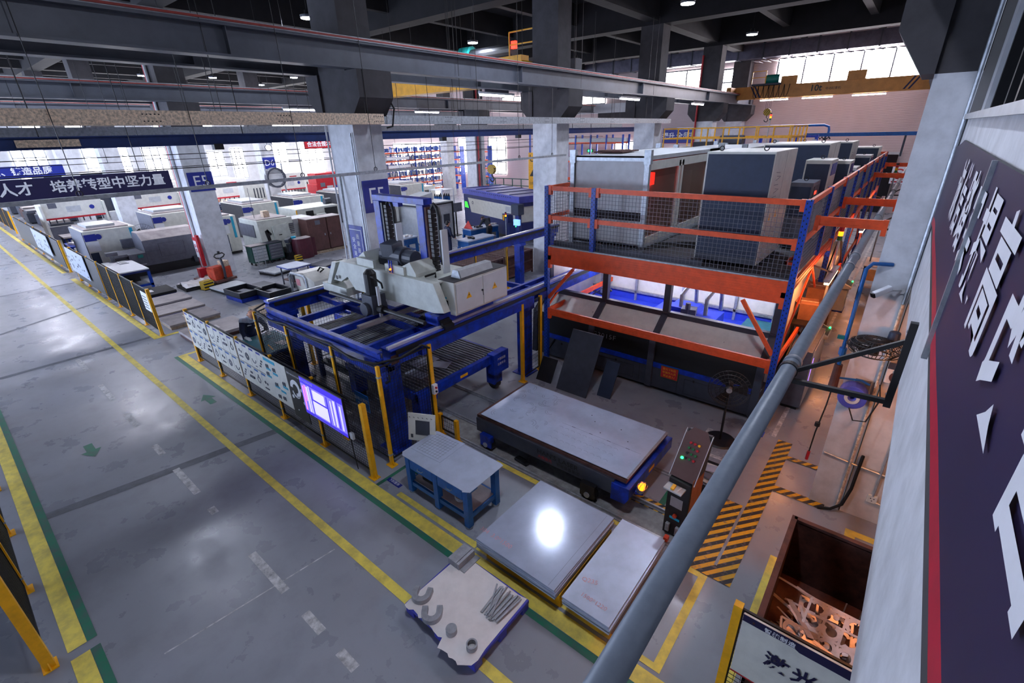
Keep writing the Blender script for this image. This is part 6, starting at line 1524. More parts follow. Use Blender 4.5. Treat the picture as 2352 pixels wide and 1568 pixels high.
# warm tube lamps fixed under the upper floor (the warm glow of the right-hand aisle)
WARML = mat('warm_tube_lamp', (255, 210, 160), .5, var=0, emit=WARMTUBE, ecol=(255, 160, 92))
for (x, y) in ((1.05, 5.8),):
    t = thing('warm_tube_lamp', 'warm tube lamp fixed under the upper floor slab', 'lamp', (x, y, 3.24), group='warm tube lamps'); B().box(-.06, -.65, .05, .06, .65, .11).build('batten', LGREY, t); B().box(-.05, -.6, .0, .05, .6, .05).build('tube', WARML, t)
for y in (11.0, 17.0, 24.0):
    t = thing('warm_tube_lamp', 'warm tube lamp under the platform edge along the right aisle, %s of three' % {11.0: 'nearest', 17.0: 'middle', 24.0: 'farthest'}[y], 'lamp', (-.85, y, 2.72), group='warm tube lamps'); B().box(-.05, -.65, .05, .05, .65, .11).build('batten', LGREY, t); B().box(-.04, -.6, .0, .04, .6, .05).build('tube', WARML, t); B().bar((0, 0, .1), (-.35, 0, .2), .03, .03).build('arm', DGREY, t)
# ================================================================= MACHINES AND GOODS ACROSS THE HALL
# grey lathe
t = thing('lathe', 'large grey lathe with a dusty sloped hood standing left of the E5 column', 'lathe', (-26.0, 5.0, 0))
b = B(); b.box(-1.5, .1, .42, 0, 3.05, 1.02); b.prism([(-1.5, 1.02), (-.0, 1.02), (-.12, 1.50), (-.55, 1.78), (-1.3, 1.78), (-1.5, 1.5)], 'y', .75, 3.05); b.build('housing', GREYM, t, bevel=.015)
b = B(); b.prism([(-.14, 1.50), (-.56, 1.79), (-1.3, 1.79), (-1.28, 1.81), (-.55, 1.81), (-.10, 1.51)], 'y', .76, 3.0); b.build('dusty_hood_top', PLATEP, t)
B().box(-1.5, 0, .0, -.1, 3.1, .42).build('base', BLACKM, t); B().box(-.1, 1.3, .72, .01, 2.3, 1.32).build('access_panel', GREYM, t, bevel=.006); b = B()
for (y0, z0, y1, z1) in ((1.3, .72, 2.3, .73), (1.3, 1.31, 2.3, 1.32), (1.3, .72, 1.31, 1.32), (2.29, .72, 2.3, 1.32), (.15, .45, .16, 1.0), (.74, .45, .75, 1.5)): b.box(.012, y0, z0, .015, y1, z1)
b.build('panel_seam', DGREY, t); B().box(.0, .42, .82, .02, .62, .96).build('gauge', TEAL, t); B().box(.0, .42, .5, .012, .66, .55).build('label', LGREY, t)
b = B()
for k in range(5): b.box(-1.2 + .2 * k, -.35, .35, -1.1 + .2 * k, .1, .95)
b.box(-1.4, -.4, .95, -.1, .1, 1.05); b.box(-.5, -.6, 1.05, -.2, -.2, 1.2); b.build('tailstock', GREYM, t, bevel=.01); B().box(.0, 2.5, .25, .2, 3.0, .5).build('motor_box', DGREY, t); B().tube([(.1, 3.1, .6), (.25, 3.4, .4), (.2, 3.6, .05), (.5, 3.9, .03)], .04, 6).build('hose', BLACKR, t)
B().box(-1.0, 3.1, .0, -.2, 3.6, .95).build('chip_bin', BLACKM, t)
# white punching / cutting machines with cyan stripe
def cell(loc, w, d, h, label, left=GREYM, screen=True, rz=0, body=OFFW):
    t = thing('machining_cell', label, 'machine', loc, rz)
    B().box(-w, 0, .12, 0, d, h).build('body', body, t, bevel=.015); B().box(-w + .05, .05, 0, -.05, d - .05, .12).build('plinth', BLACKM, t)
    B().box(-w, -.03, .12, -.02, .0, h - .02).build('side_panel', left, t, label='dark grey side panel')
    B().box(-w + .1, .1, h, -.2, d - .2, h + .06).build('roof_tray', PLATEP, t); b = B(); b.box(-w + .4, .3, h + .06, -.6, d - .6, h + .16); b.build('roof_unit', LGREY, t)
    B().box(.0, .02, .15, .012, .32, h * .52).build('navy_door', NAVY, t); B().box(.002, .0, h * .78, .016, .42, h * .93).build('blue_label', BLUESIGN, t); B().ring((.003, .5, h * .86), 'x', 0, .12, .016, n=16).build('round_label', BLUESIGN, t); B().box(.002, .04, h * .55, .014, .45, h * .76).build('notice', WHITE, t)
    B().box(.0, d - .26, h * .42, .02, d - .14, h - .06).build('cyan_stripe', CYAN, t)
    if screen: B().box(.0, d * .45, .35, .03, d - .35, .95).build('window', SCREEN, t); B().box(.0, d * .62, 1.05, .16, d * .85, 1.45).build('control_panel', GREYM, t, bevel=.01)
    return t
cell((-27.9, 4.15, 0), 2.6, 1.95, 1.98, 'white machining cell with cyan stripe, nearest behind the middle aisle fence')
cell((-30.9, 7.6, 0), 2.6, 2.6, 2.0, 'white machining cell with cyan stripe behind the grey lathe', GREYM, False)
cell((-30.4, 12.0, 0), 3.0, 2.2, 2.0, 'white machining cell with a dark slate side, right of the E5 column', DGREY, False)
cell((-30.9, 15.4, 0), 3.0, 2.2, 2.0, 'white machining cell with two round windows, middle of the row', DGREY, False)
cell((-30.6, 18.6, 0), 3.0, 2.2, 2.0, 'white machining cell next to the F5 column edge', DGREY, False)
cell((-31.0, 24.2, 0), 3.0, 2.4, 2.0, 'white machining cell right of the F5 sign', DGREY, False)
cell((-27.2, 9.4, 0), 1.6, .9, 1.95, 'narrow white cell with cyan stripe immediately right of the E5 column', OFFW, False)
# press brakes
def press_brake(loc, w, label, col=OFFW, beam=REDP, h=2.75):
    t = thing('press_brake', label, 'press', loc)
    B().box(-1.2, 0, 1.42, 0, w, h).build('ram_housing', col, t, bevel=.02); B().box(-.06, .0, 1.34, .05, w, 1.44).build('red_beam', beam, t)
    b = B()
    for k in range(9): b.box(-.05, .1 + (w - .3) * k / 8, 1.12, .03, .16 + (w - .3) * k / 8, 1.34)
    b.build('punch', DGREY, t); B().box(-.3, -.1, .15, .12, w + .1, .95).build('bed', GREYM, t, bevel=.01); B().box(-1.3, -.12, 0, .15, .0, 2.2).build('side_frame', col, t, bevel=.01); B().box(-1.3, w, 0, .15, w + .12, 2.2).build('side_frame', col, t, bevel=.01)
    B().box(.0, .3, 2.0, .012, .7, 2.3).build('notice', GREYM, t); b = B(); b.ring((.003, w - .55, 1.9), 'x', 0, .13, .012, n=14); b.build('round_label', BLUESIGN, t); B().box(.0, w * .5, 2.42, .012, w * .75, 2.5).build('red_mark', REDP, t); B().box(.0, w * .38, 1.7, .012, w * .62, 2.05).build('chart', LGREY, t)
    B().box(-.1, w + .2, .9, .2, w + .55, 1.5).build('control_box', LGREY, t, bevel=.01)
    return t
press_brake((-40.2, 4.6, 0), 2.9, 'white press brake with red lower beam, leftmost under the navy banner')
press_brake((-41.1, 9.2, 0), 2.9, 'white press brake with red lower beam left of the E5 column')
press_brake((-42.2, 14.4, 0), 3.1, 'white press brake with red lower beam and glowing lamps right of the E5 column')
press_brake((-43.3, 20.4, 0), 2.6, 'white press brake with red lower beam, small, left of the F5 column')
press_brake((-36.2, 20.2, 0), 2.2, 'bright red press machine at the edge of the F5 column', REDP, BLACKM, 3.0)
for k in range(9):
    t = thing('bench_lamp', 'small glowing lamp on the press brake right of the E5 column, %s from the left' % ORD[k], 'lamp', (-42.05, 14.6 + .32 * k, 1.02), group='glowing lamps on the press brake'); B().cyl((0, 0, 0), (0, 0, .05), .06, 8).build('base', DGREY, t); B().cyl((0, 0, .05), (0, 0, .22), .06, 8, .03).build('bulb', mat('warm_bulb', (255, 210, 150), .4, var=0, emit=2.5) if k == 0 else MATS['warm_bulb'], t)
# round fans
t = pedestal_fan((-30.0, 6.8, 0), 1.4, 'large pale pedestal fan standing behind the grey lathe', 1.25, .5)
t = thing('drum_fan', 'big round white drum fan high above the press brakes', 'fan', (-34.5, 16.2, 3.1)); B().ring((0, 0, 0), 'x', .55, .66, .4, n=26).build('drum', DGREY, t); b = B()
for k in range(9): b.bar((.38, -.55, -.5 + .125 * k), (.38, .55, -.5 + .125 * k), .015, .015)
b.build('grille', LGREY, t); B().ring((.2, 0, 0), 'x', 0, .54, .02, n=22).build('diffuser', WHITEP, t); b = B(); b.box(.1, -.62, -3.1, .2, -.55, .9); b.box(.1, .55, -3.1, .2, .62, .9); b.build('stand', GALV, t)
t = thing('filter_unit', 'pale filter unit with vertical slots beside the drum fan', 'machine', (-34.5, 14.6, 2.2)); B().box(-.6, -.7, -2.2, .3, .7, .6).build('body', OFFW, t, bevel=.02); b = B()
for k in range(4): b.box(.3, -.1 + .2 * k, -.3, .31, -.03 + .2 * k, .35)
b.build('slots', DGREY, t)
for (y, z, lb) in ((17.0, 5.3, 'right'), (16.5, 5.0, 'left')):
    t = thing('work_light', 'bright round work light above the drum fan, the %s one' % lb, 'lamp', (-35.1, y, z)); B().cyl((0, 0, 0), (.1, 0, 0), .16, 12).build('lens', SUNWIN, t); B().cyl((-.15, 0, 0), (0, 0, 0), .17, 12).build('housing', DGREY, t); B().cyl((-.08, 0, .17), (-.08, 0, 6.1 - z + .3), .02, 6).build('stem', DGREY, t)
# CNC machine and brown cabinets right of E5
t = thing('cnc_machine', 'ivory machining centre with angular door and a paint splash behind the green carts', 'machine', (-23.9, 10.0, 0))
b = B(); b.prism([(-2.2, .1), (-.25, .1), (0, .55), (-.2, 1.92), (-2.2, 1.92)], 'y', .0, 1.75); b.build('enclosure', IVORY, t, bevel=.015); B().box(-2.1, .05, 0, -.4, 1.7, .1).build('plinth', DGREY, t)
b = B(); b.prism([(.62, .55), (1.35, .55), (1.5, .8), (1.38, 1.7), (.6, 1.62)], 'x', -.06, .015); b.build('door', IVORY, t, bevel=.006); b = B()
for k in range(9): b.box(-.13, 1.5, .85 + .09 * k, -.08, 1.72, .9 + .09 * k)
b.build('vent', GREYM, t); b = B(); b.rbox((-.08, .35, 1.2), (.05, .16, .5), (.1, 0, 0)); b.rbox((-.08, .42, 1.35), (.05, .1, .3), (.6, 0, 0)); b.build('paint_splash', BLACKM, t); B().box(.0, .85, 1.15, .025, 1.0, 1.19).build('handle', BLACKM, t); B().box(-2.2, -.04, 1.1, -.6, 0, 1.7).build('window', GREYM, t); B().box(-2.2, .1, 1.92, -.4, 1.6, 1.96).build('roof', PLATEP, t); B().box(-1.2, .7, 1.96, -.9, 1.0, 2.25).build('roof_box', RUSTY, t); B().cyl((-1.05, .3, 1.96), (-1.05, .3, 3.4), .012, 6).build('antenna', GREYM, t)
t = thing('machine_cabinet', 'pale grey metal cabinet between the ivory machining centre and the brown cabinets', 'cabinet', (-24.3, 12.0 - .15, 0)); B().box(-1.2, 0, .05, 0, .85 + .3, 1.75).build('body', LGREY, t, bevel=.01); B().box(0, .05, .1, .01, 1.0, 1.7).build('door', LGREY, t); B().box(-1.1, .05, 0, -.1, 1.0, .05).build('plinth', DGREY, t)
t = thing('turning_centre', 'ivory turning machine with a yellow edge behind the brown cabinets', 'machine', (-26.0, 13.0, 0)); B().box(-2, 0, .1, 0, 2.6, 1.95).build('body', IVORY, t, bevel=.02); B().box(.0, .55, .9, .01, 1.0, 1.8).build('opening', BLACKM, t); B().box(0, 1.0, .9, .3, 1.6, 1.6).build('head', IVORY, t, bevel=.02); B().box(0, 1.7, 1.1, .02, 2.5, 1.85).build('window', BLACKM, t); b = B(); b.box(0, -.02, .3, .03, .04, 1.9); b.box(0, 2.56, .1, .03, 2.62, 1.95); b.build('yellow_edge', YEL, t); B().box(-1.9, .1, 0, -.1, 2.5, .1).build('plinth', BLACKM, t); B().cyl((-.8, 2.2, 2.1), (-.8, 2.6, 2.1), .18, 12).build('roof_motor', DGREY, t)
for i, (y0, y1) in enumerate(((12.05, 13.1), (13.14, 14.0))):
    t = thing('brown_cabinet', ['tall brown steel cabinet, left of the pair on the wooden pallet', 'tall brown steel cabinet, right of the pair beside the F5 column'][i], 'cabinet', (-23.25, y0, .16), group='pair of brown cabinets'); B().box(-.85, 0, 0, 0, y1 - y0, 1.6).build('body', BROWN, t, bevel=.01); B().box(.0, .03, .04, .012, y1 - y0 - .03, 1.56).build('door', BROWN, t); B().box(.012, (.85 if i == 0 else .08), .72, .03, (.89 if i == 0 else .12), .82).build('handle', GALV, t); B().box(-.86, -.01, 1.6, .01, y1 - y0 + .01, 1.63).build('dusty_top', PLATEP, t)
    if i == 0: B().box(.012, .42, 1.3, .014, .7, 1.52).build('notice', GREYM, t)
def wood_pallet(loc, w, d, label, rz=0, m=None, group=None):
    t = thing('wooden_pallet', label, 'pallet', loc, rz, group); m = m or WOOD
    for x in (-w / 2 + .05, 0, w / 2 - .05): B().box(x - .05, -d / 2, 0, x + .05, d / 2, .11).build('stringer', m, t)
    b = B(); n = max(4, int(d / .14))
    for k in range(n): y = -d / 2 + d * k / n; b.box(-w / 2, y, .11, w / 2, y + d / n * .8, .135)
    b.build('deck_boards', m, t); return t
wood_pallet((-23.7, 13.02, 0), 1.0, 2.1, 'wooden pallet under the pair of brown cabinets')
t = thing('maroon_shell', 'curved maroon machine shell standing before the brown cabinets', 'cover', (-23.05, 11.55, 0)); b = B(); P_ = [(.0 + .28 * math.sin(a), -.45 * math.cos(a)) for a in [PI * k / 10 for k in range(11)]]; b.prism([(-.4, -.45)] + P_ + [(-.4, .45)], 'z', 0, .98); b.build('shell', MAROON, t); B().box(-.45, .45, 0, -.1, .7, .9).build('side_plate', MAROON, t); B().prism([(-.4, -.43)] + [(p[0] * .95, p[1] * .95) for p in P_] + [(-.4, .43)], 'z', .98, 1.0).build('top_edge', PLATEP, t)
# green drawer carts
for i, y in enumerate((9.55, 10.33)):
    t = thing('drawer_cart', ['dark green tool cart with grey drawers, left of the pair', 'dark green tool cart with grey drawers, right of the pair'][i], 'tool cart', (-23.4, y, 0), .08, 'green drawer carts'); B().box(-.5, -.38, .14, .0, .37, .92).build('body', GREEN, t, bevel=.01); B().box(-.52, -.4, .92, .02, .39, .95).build('top', DGREY if i else PLATEP, t)
    for k in range(5):
        d = B().box(0, -.33, .2 + .14 * k, .02, .32, .325 + .14 * k).build('drawer', GREYM if i else LGREY, t); B().box(.02, -.3, .30 + .14 * k, .035, .29, .318 + .14 * k).build('handle', GALV, d)
    for (x, yy) in ((-.44, -.3), (-.06, -.3), (-.06, .3), (-.44, .3)): B().cyl((x, yy - .02, .06), (x, yy + .02, .06), .06, 10).build('caster', BLACKM, t)
t = thing('hand_trolley', 'small grey steel hand trolley leaning before the green carts', 'trolley', (-22.95, 9.35, 0)); B().tube([(0, -.15, .02), (.02, -.15, .85), (.02, -.1, .92), (.02, .1, .92), (.02, .15, .85), (0, .15, .02)], .018, 8).build('frame', GALV, t); b = B(); b.bar((.01, -.15, .3), (.01, .15, .3), .02, .02); b.bar((.01, -.15, .55), (.01, .15, .55), .02, .02); b.box(0, -.16, 0, .22, .16, .02); b.build('plate', GALV, t)
t = thing('hydraulic_unit', 'dark hydraulic unit with hoses right of the green carts', 'machine', (-23.4, 10.98, 0)); B().box(-.25, -.18, 0, .2, .2, .35).build('tank', BLACKM, t); B().cyl((0, 0, .35), (0, 0, .75), .12, 12).build('motor', DGREY, t); B().rbox((.05, .02, .95), (.25, .35, .2), (.3, 0, .4)).build('cover', DGREY, t, bevel=.03); B().rbox((.1, .25, 1.0), (.1, .22, .18), (0, .3, 0)).build('blue_display', CYAN, t); B().tube([(.1, -.1, .7), (.25, -.2, .5), (.2, -.1, .2)], .025, 6).build('hose', BLACKR, t)
t = thing('striped_bollard', 'short black and yellow striped block near the green carts', 'bollard', (-22.6, 10.95, 0)); B().box(-.12, -.15, 0, .12, .15, .3).build('block', HAZV, t, bevel=.01); B().box(-.14, -.17, 0, .14, .17, .02).build('foot', BLACKM, t)
# pallet truck
t = thing('pallet_truck', 'red powered pallet truck with a black handle before the E5 column', 'pallet truck', (-21.9, 7.2, 0), .3); b = B(); b.box(-.35, -.4, .12, .1, .4, .62); b.prism([(-.35, .62), (.1, .62), (.05, .7), (-.3, .7)], 'y', -.38, .1); b.build('battery_case', REDO, t, bevel=.02); B().box(-.4, -.46, .06, .25, .46, .16).build('chassis', BROWN, t, bevel=.01); B().box(-.3, .14, .62, .05, .4, .85).build('cream_box', RUSTY, t, bevel=.01)
B().tube([(.16, .0, .2), (.2, .0, .6), (.14, .0, 1.05)], .05, 8).build('tiller', DGREY, t); B().tube([(.13, .0, 1.02), (.13, -.16, 1.06), (.13, -.24, 1.14), (.13, -.16, 1.22), (.13, 0, 1.22), (.13, .16, 1.22), (.13, .24, 1.14), (.13, .16, 1.06), (.13, 0, 1.02)], .028, 8).build('handle', BLACKM, t); B().cyl((.13, 0, 1.2), (.13, 0, 1.32), .05, 10).build('handle_head', BLACKM, t)
for y in (-.25, .25): B().box(-1.4, y - .08, .06, -.38, y + .08, .12).build('fork', BROWN, t)
B().cyl((.1, -.05, .11), (.1, .05, .11), .11, 12).build('wheel', BLACKM, t)
t = thing('striped_bollard', 'black and yellow striped block beside the red pallet truck', 'bollard', (-21.3, 6.35, 0), .2); B().box(-.15, -.2, 0, .15, .2, .36).build('block', HAZV, t, bevel=.01); B().box(-.17, -.22, 0, .17, .22, .02).build('foot', BLACKM, t)
t = thing('plastic_sheet', 'crumpled white plastic sheet on a pallet left of the red pallet truck', 'sheet', (-22.1, 6.2, .0)); b = B(); rr = random.Random(2); n = 9; V = [((i - 4) * .13, (j - 4) * .13, .12 + .22 * rr.random() * (1 - abs(i - 4) / 5)) for i in range(n) for j in range(n)]; b.mesh(V, [(i * n + j, (i + 1) * n + j, (i + 1) * n + j + 1, i * n + j + 1) for i in range(n - 1) for j in range(n - 1)]); b.build('sheet', PAPER, t); B().box(-.55, -.55, 0, .55, .55, .11).build('pallet', BLACKM, t)
t = thing('extinguisher_board', 'white and red notice board on the foot of the E5 column', 'board', (-23.9, 7.22, .75)); B().box(-.4, -.02, 0, .15, 0, .9).build('board', WHITE, t); B().box(-.4, -.025, .75, .15, -.02, .9).build('heading', REDP, t); b = B()
for k in range(4): b.ring((-.27 + .25 * (k % 2), -.026, .3 + .22 * (k // 2)), 'y', .04, .08, .005, n=10)
b.build('print', REDP, t); B().box(.2, -.1, -.3, .42, .0, 1.05).build('red_post_guard', REDP, t)
t = thing('extinguisher_box', 'small red fire extinguisher box at the foot of the E5 column', 'box', (-23.55, 7.0, 0)); B().box(-.15, -.15, 0, .15, .15, .4).build('box', REDP, t, bevel=.01); B().box(-.12, -.155, .05, .12, -.15, .35).build('door', REDP, t)
# plates on pallets in the middle of the floor
def plate_pallet(loc, w, d, label, rz=0, n=2, tm=None, base=None, extra=None):
    t = thing('plate_pallet', label, 'pallet', loc, rz); B().box(-w / 2 + .02, -d / 2 + .02, 0, w / 2 - .02, d / 2 - .02, .10).build('base', base or PALLETB, t); B().box(-w / 2, -d / 2, .10, w / 2, d / 2, .10 + .03 * n).build('plates', tm or PLATEP, t)
    if extra == 'paper': B().box(-.2, -.15, .10 + .03 * n, .15, .12, .105 + .03 * n).build('paper', PAPER, t)
    return t
plate_pallet((-17.9, 4.55, 0), 1.2, 1.5, 'brown plate pallet nearest the corner of the middle aisle fence', 0, 2, PLATEP, WOOD, 'paper')
plate_pallet((-19.3, 4.55, 0), 1.1, 1.6, 'brown plate pallet with bright blue edge behind the fence end post', 0, 2, PLATEP, BLUEST)
plate_pallet((-20.7, 4.6, 0), 1.1, 1.6, 'brown plate pallet third from the fence end post', 0, 2, PLATEP, BLACKM)
plate_pallet((-22.2, 4.6, 0), 1.2, 1.5, 'black framed plate pallet with white papers, fourth from the fence end post', 0, 3, BLACKM, NAVY2, 'paper')
plate_pallet((-15.9, 4.6, 0), 1.3, 1.6, 'brown plate pallet with a white paper between the two fences', .0, 3, PLATEP, RUST, 'paper')
plate_pallet((-20.4, 6.9, 0), 1.2, 1.1, 'pallet of pale and black cut plates before the red pallet truck', .1, 2, LGREY, BLACKM)
plate_pallet((-19.4, 7.6, 0), 1.1, 1.0, 'pallet of black cut plates right of the pale plates', .1, 2, DGREY, BLACKM)
def black_tray(loc, w, d, label, rz=0, base=True):
    t = thing('parts_tray', label, 'tray', loc, rz); b = B(); b.box(-w / 2, -d / 2, .16, w / 2, d / 2, .20)
    for (x0, y0, x1, y1) in ((-w / 2, -d / 2, -w / 2 + .05, d / 2), (w / 2 - .05, -d / 2, w / 2, d / 2), (-w / 2, -d / 2, w / 2, -d / 2 + .05), (-w / 2, d / 2 - .05, w / 2, d / 2)): b.box(x0, y0, .16, x1, y1, .38)
    b.build('tray', TRAYBK, t, bevel=.006); B().box(-w / 2 + .03, -d / 2 + .03, 0, w / 2 - .03, d / 2 - .03, .16).build('blue_pallet', BLUEST, t); b = B(); b.rbox((-.15, .1, .23), (.5, .3, .04), (0, 0, .2)); b.rbox((.2, -.15, .25), (.3, .3, .05), (0, 0, -.4)); b.build('parts', GREYM, t); return t
black_tray((-18.8, 6.75, 0), 1.2, .9, 'black parts tray on a blue pallet, nearer of the two by the lifting table', .08); black_tray((-17.9, 7.45, 0), 1.1, .9, 'black parts tray on a blue pallet, beside the lifting table', .08)
t = wood_pallet((-16.5, 6.75, 0), 1.2, 1.2, 'wooden pallet with boards nearest the far rail of the blue gantry', .05)
t = thing('board_sheet', 'pale board lying on the wooden pallet near the gantry rail', 'board', (-16.5, 6.75, .136), .05); B().box(-.6, -.6, 0, .6, .6, .02).build('board', WOOD, t); B().box(-.3, -.2, .02, .2, .1, .022).build('stain', RUSTY, t)
plate_pallet((-21.4, 9.2, 0), 1.1, .9, 'pallet of small stones-like parts left of the green carts', .2, 2, GALV, BLACKM)
plate_pallet((-20.6, 11.2, 0), 1.0, 1.1, 'pallet of dark folded parts behind the lifting table', .3, 2, DGREY, BLUEST); plate_pallet((-19.0, 12.3, 0), 1.1, 1.3, 'pallet of long grey profiles before the F5 column', .2, 2, GREYM, NAVY2)
t = thing('lift_table', 'small grey lift table with a pale blue edge among the pallets', 'table', (-18.9, 8.9, 0), .1); B().prism([(-.5, -.45), (.35, -.5), (.5, -.3), (.5, .45), (-.5, .45)], 'z', .78, .81).build('top', STEEL, t); B().prism([(-.51, -.46), (.35, -.51), (.51, -.3), (.51, .46), (-.51, .46)], 'z', .755, .78).build('edge', BLUEST, t)
for (x, y) in ((-.4, -.35), (.35, -.38), (.4, .35), (-.4, .35)): B().cyl((x, y, .03), (x, y, .76), .03, 8).build('leg', GREYM, t); B().cyl((x, y - .02, .03), (x, y + .02, .03), .03, 8).build('caster', BLACKM, t)
B().box(-.4, -.35, .2, .4, .35, .24).build('shelf', BROWN, t); B().box(-.3, -.2, .24, .3, .2, .42).build('tool_box', BLACKM, t)
t = thing('bead_welder', 'white wedge-shaped bench machine with a grey tube guard next to the lift table', 'machine', (-16.9, 8.6, 0), .05); b = B(); b.prism([(-.5, .2), (.75, .2), (.75, .72), (.1, .95), (-.5, .90)], 'y', -.45, .6); b.build('body', OFFW, t, bevel=.01); B().tube([(-.5, -.65, .1), (-.5, -.65, .8), (-.35, -.65, .95), (.5, -.65, .95), (.6, -.65, .85), (.6, -.65, .1)], .05, 8).build('tube_guard', GALV, t, smooth=True); B().box(-.55, -.75, .0, .8, .65, .2).build('base', GREYM, t); B().box(.0, -.70, .55, .25, -.69, .8).build('red_notice', mat('pale_red', (200, 130, 138), .6), t); B().tube([(.2, .1, .92), (.25, .2, 1.05), (.4, .25, 1.0), (.35, .1, .9)], .03, 6).build('hose', BLACKR, t); B().box(.76, .1, .3, .78, .5, .55).build('blue_frame', BLUEST, t); B().cyl((.78, .3, .3), (.9, .3, .3), .08, 10).build('pot', BLACKM, t)
t = thing('blue_bin', 'bright blue plastic bin at the foot of the F5 column', 'bin', (-13.4, 7.6, 0)); b = B(); b.box(-.3, -.2, 0, .3, .2, .06); b.box(-.3, -.2, 0, -.27, .2, .3); b.box(.27, -.2, 0, .3, .2, .3); b.box(-.3, -.2, 0, .3, -.17, .3); b.box(-.3, .17, 0, .3, .2, .3); b.build('tub', BLUEST, t); B().box(-.25, -.15, .06, .2, .12, .22).build('parts', GREYM, t)
# white bench with blue leg before the lathe
t = thing('machine_bench', 'white-topped bench with a blue leg before the grey lathe', 'bench', (-23.6, 4.6, 0)); B().box(-2.8, -.45, .76, .0, .55, .80).build('top', WHITE, t); B().box(-2.8, -.45, .68, .0, .55, .76).build('apron', NAVY2, t); b = B(); b.box(-.1, -.45, 0, .0, -.35, .7); b.box(-.1, .45, 0, 0, .55, .7); b.box(-.1, -.45, .1, 0, .55, .18); b.build('leg', RACKBL, t); B().box(-2.8, -.4, 0, -2.7, .5, .7).build('leg', RACKBL, t); B().box(-1.9, -.3, .1, -1.2, .4, .62).build('under_bin', BLACKM, t)
t = thing('keyboard', 'white keyboard tray on the white-topped bench', 'keyboard', (-25.6, 4.75, .80)); B().box(-.3, -.15, 0, .3, .15, .04).build('tray', WHITE, t); B().box(-.25, -.1, .04, .25, .1, .05).build('keys', LGREY, t)
# blue benches and green cart at the far left
for i, (x, y, lb) in enumerate(((-33.0, 4.6, 'blue bench stacked with parts beyond the middle aisle fence'), (-36.0, 5.0, 'blue bench farther off beyond the aisle fence'))):
    t = thing('parts_bench', lb, 'bench', (x, y, 0)); B().box(-.8, -.45, .74, .8, .45, .8).build('top', BLUEST, t)
    for (a, c) in ((-.72, -.38), (.72, -.38), (.72, .38), (-.72, .38)): B().box(a - .05, c - .05, 0, a + .05, c + .05, .74).build('leg', BLUEST, t)
    b = B(); rr = random.Random(i)
    for k in range(9): b.rbox((rr.uniform(-.6, .6), rr.uniform(-.3, .3), .86), (.25, .2, .1), (0, 0, rr.uniform(0, 2)))
    b.build('parts', (PAPER, GREYM)[i], t)
t = thing('green_cart', 'dark green cart with a blue cover at the end of the farther aisle fence', 'tool cart', (-31.0, 4.9, 0)); B().box(-.5, -.35, .1, .4, .4, .85).build('body', GREEN, t, bevel=.01); B().box(-.55, -.4, .85, .45, .45, .95).build('blue_cover', BLUEST, t)
for (a, c) in ((-.4, -.3), (.3, -.3), (.3, .3), (-.4, .3)): B().cyl((a, c - .02, .05), (a, c + .02, .05), .05, 8).build('caster', BLACKM, t)
for i in range(7):
    t = thing('dark_skip', 'dark skip of parts along the far left aisle edge, %s from the near end' % ORD[i], 'skip', (-44 - 3.0 * i, 5.6 + .15 * (i % 3), 0), group='dark skips far left'); B().box(-1.0, -.6, .1, 1.0, .6, .8).build('body', (DGREY, BROWN, NAVY)[i % 3], t, bevel=.01); B().box(-.8, -.5, .8, .7, .5, .95).build('load', (PLATEP, GREYM)[i % 2], t); B().box(-.9, -.5, 0, .9, .5, .1).build('skid', BLACKM, t)
t = thing('dark_enclosure', 'large dark green enclosure under the left part of the navy banner', 'machine', (-53, 8.6, 0)); B().box(-3, -2.0, .1, 2.5, 2, 3.4).build('body', NAVY, t, bevel=.02); B().box(-2.9, -1.9, 0, 2.4, 1.9, .1).build('plinth', BLACKM, t); B().box(2.5, -1.2, .4, 2.52, 1.4, 2.6).build('door', DGREY, t)
for i, (x, y) in enumerate(((-31.8, 5.8), (-34.0, 9.0), (-36.0, 12.5), (-34.3, 18.2), (-37.5, 9.5), (-35.8, 5.6))):
    t = thing('roller_table', ['roller table with sheets beyond the nearest machining cell', 'roller table with blue boxes before the press brake left of the E5 column', 'roller table with red crates before the glowing press brake', 'roller table with sheets behind the dark slate cell', 'sheet table before the second press brake', 'sheet table before the leftmost press brake'][i], 'table', (x, y, 0)); B().box(-.7, -1.2, .85, .7, 1.2, .92).build('top', PLATEP, t)
    for (a, c) in ((-.6, -1.1), (.6, -1.1), (.6, 1.1), (-.6, 1.1)): B().box(a - .04, c - .04, 0, a + .04, c + .04, .85).build('leg', DGREY, t)
    b = B(); rr = random.Random(20 + i)
    for k in range(6): b.rbox((rr.uniform(-.5, .5), rr.uniform(-1, 1), 1.0), (.4, .35, .16), (0, 0, rr.uniform(0, 1)))
    b.build('boxes', (LGREY, BLUEST, REDP, LGREY, STEEL, BLUEB)[i], t)
# large blue and white laser machine
t = thing('enclosed_laser', 'large navy and white enclosed machine with a violet top and green window', 'machine', (-22.15, 22.2, 0), math.radians(-18)); L_ = 6.4; D_ = 2.6
B().box(0, 0, .2, L_, D_, 1.02).build('base', NAVY2, t, bevel=.01); B().box(.1, .05, 0, L_ - .1, D_ - .05, .2).build('plinth', BLACKM, t)
b = B(); b.prism([(0, 1.02), (.9, 1.02), (.45, 2.05), (0, 2.05)], 'y', -.01, D_); b.build('navy_end', NAVY2, t); b = B(); b.prism([(.9, 1.02), (L_ - .2, 1.02), (L_ - .1, 1.9), (.52, 1.9)], 'y', -.0, D_); b.build('white_body', OFFW, t); B().box(.45, -.012, 1.88, L_, D_, 2.08).build('navy_band', NAVY2, t); B().box(-.05, -.05, 2.08, L_ + .05, D_ + .05, 2.42).build('violet_top', PURP, t, bevel=.01)
b = B()
for k in range(22): b.box(.9 + .22 * k, -.056, 2.28, 1.0 + .22 * k, -.05, 2.34)
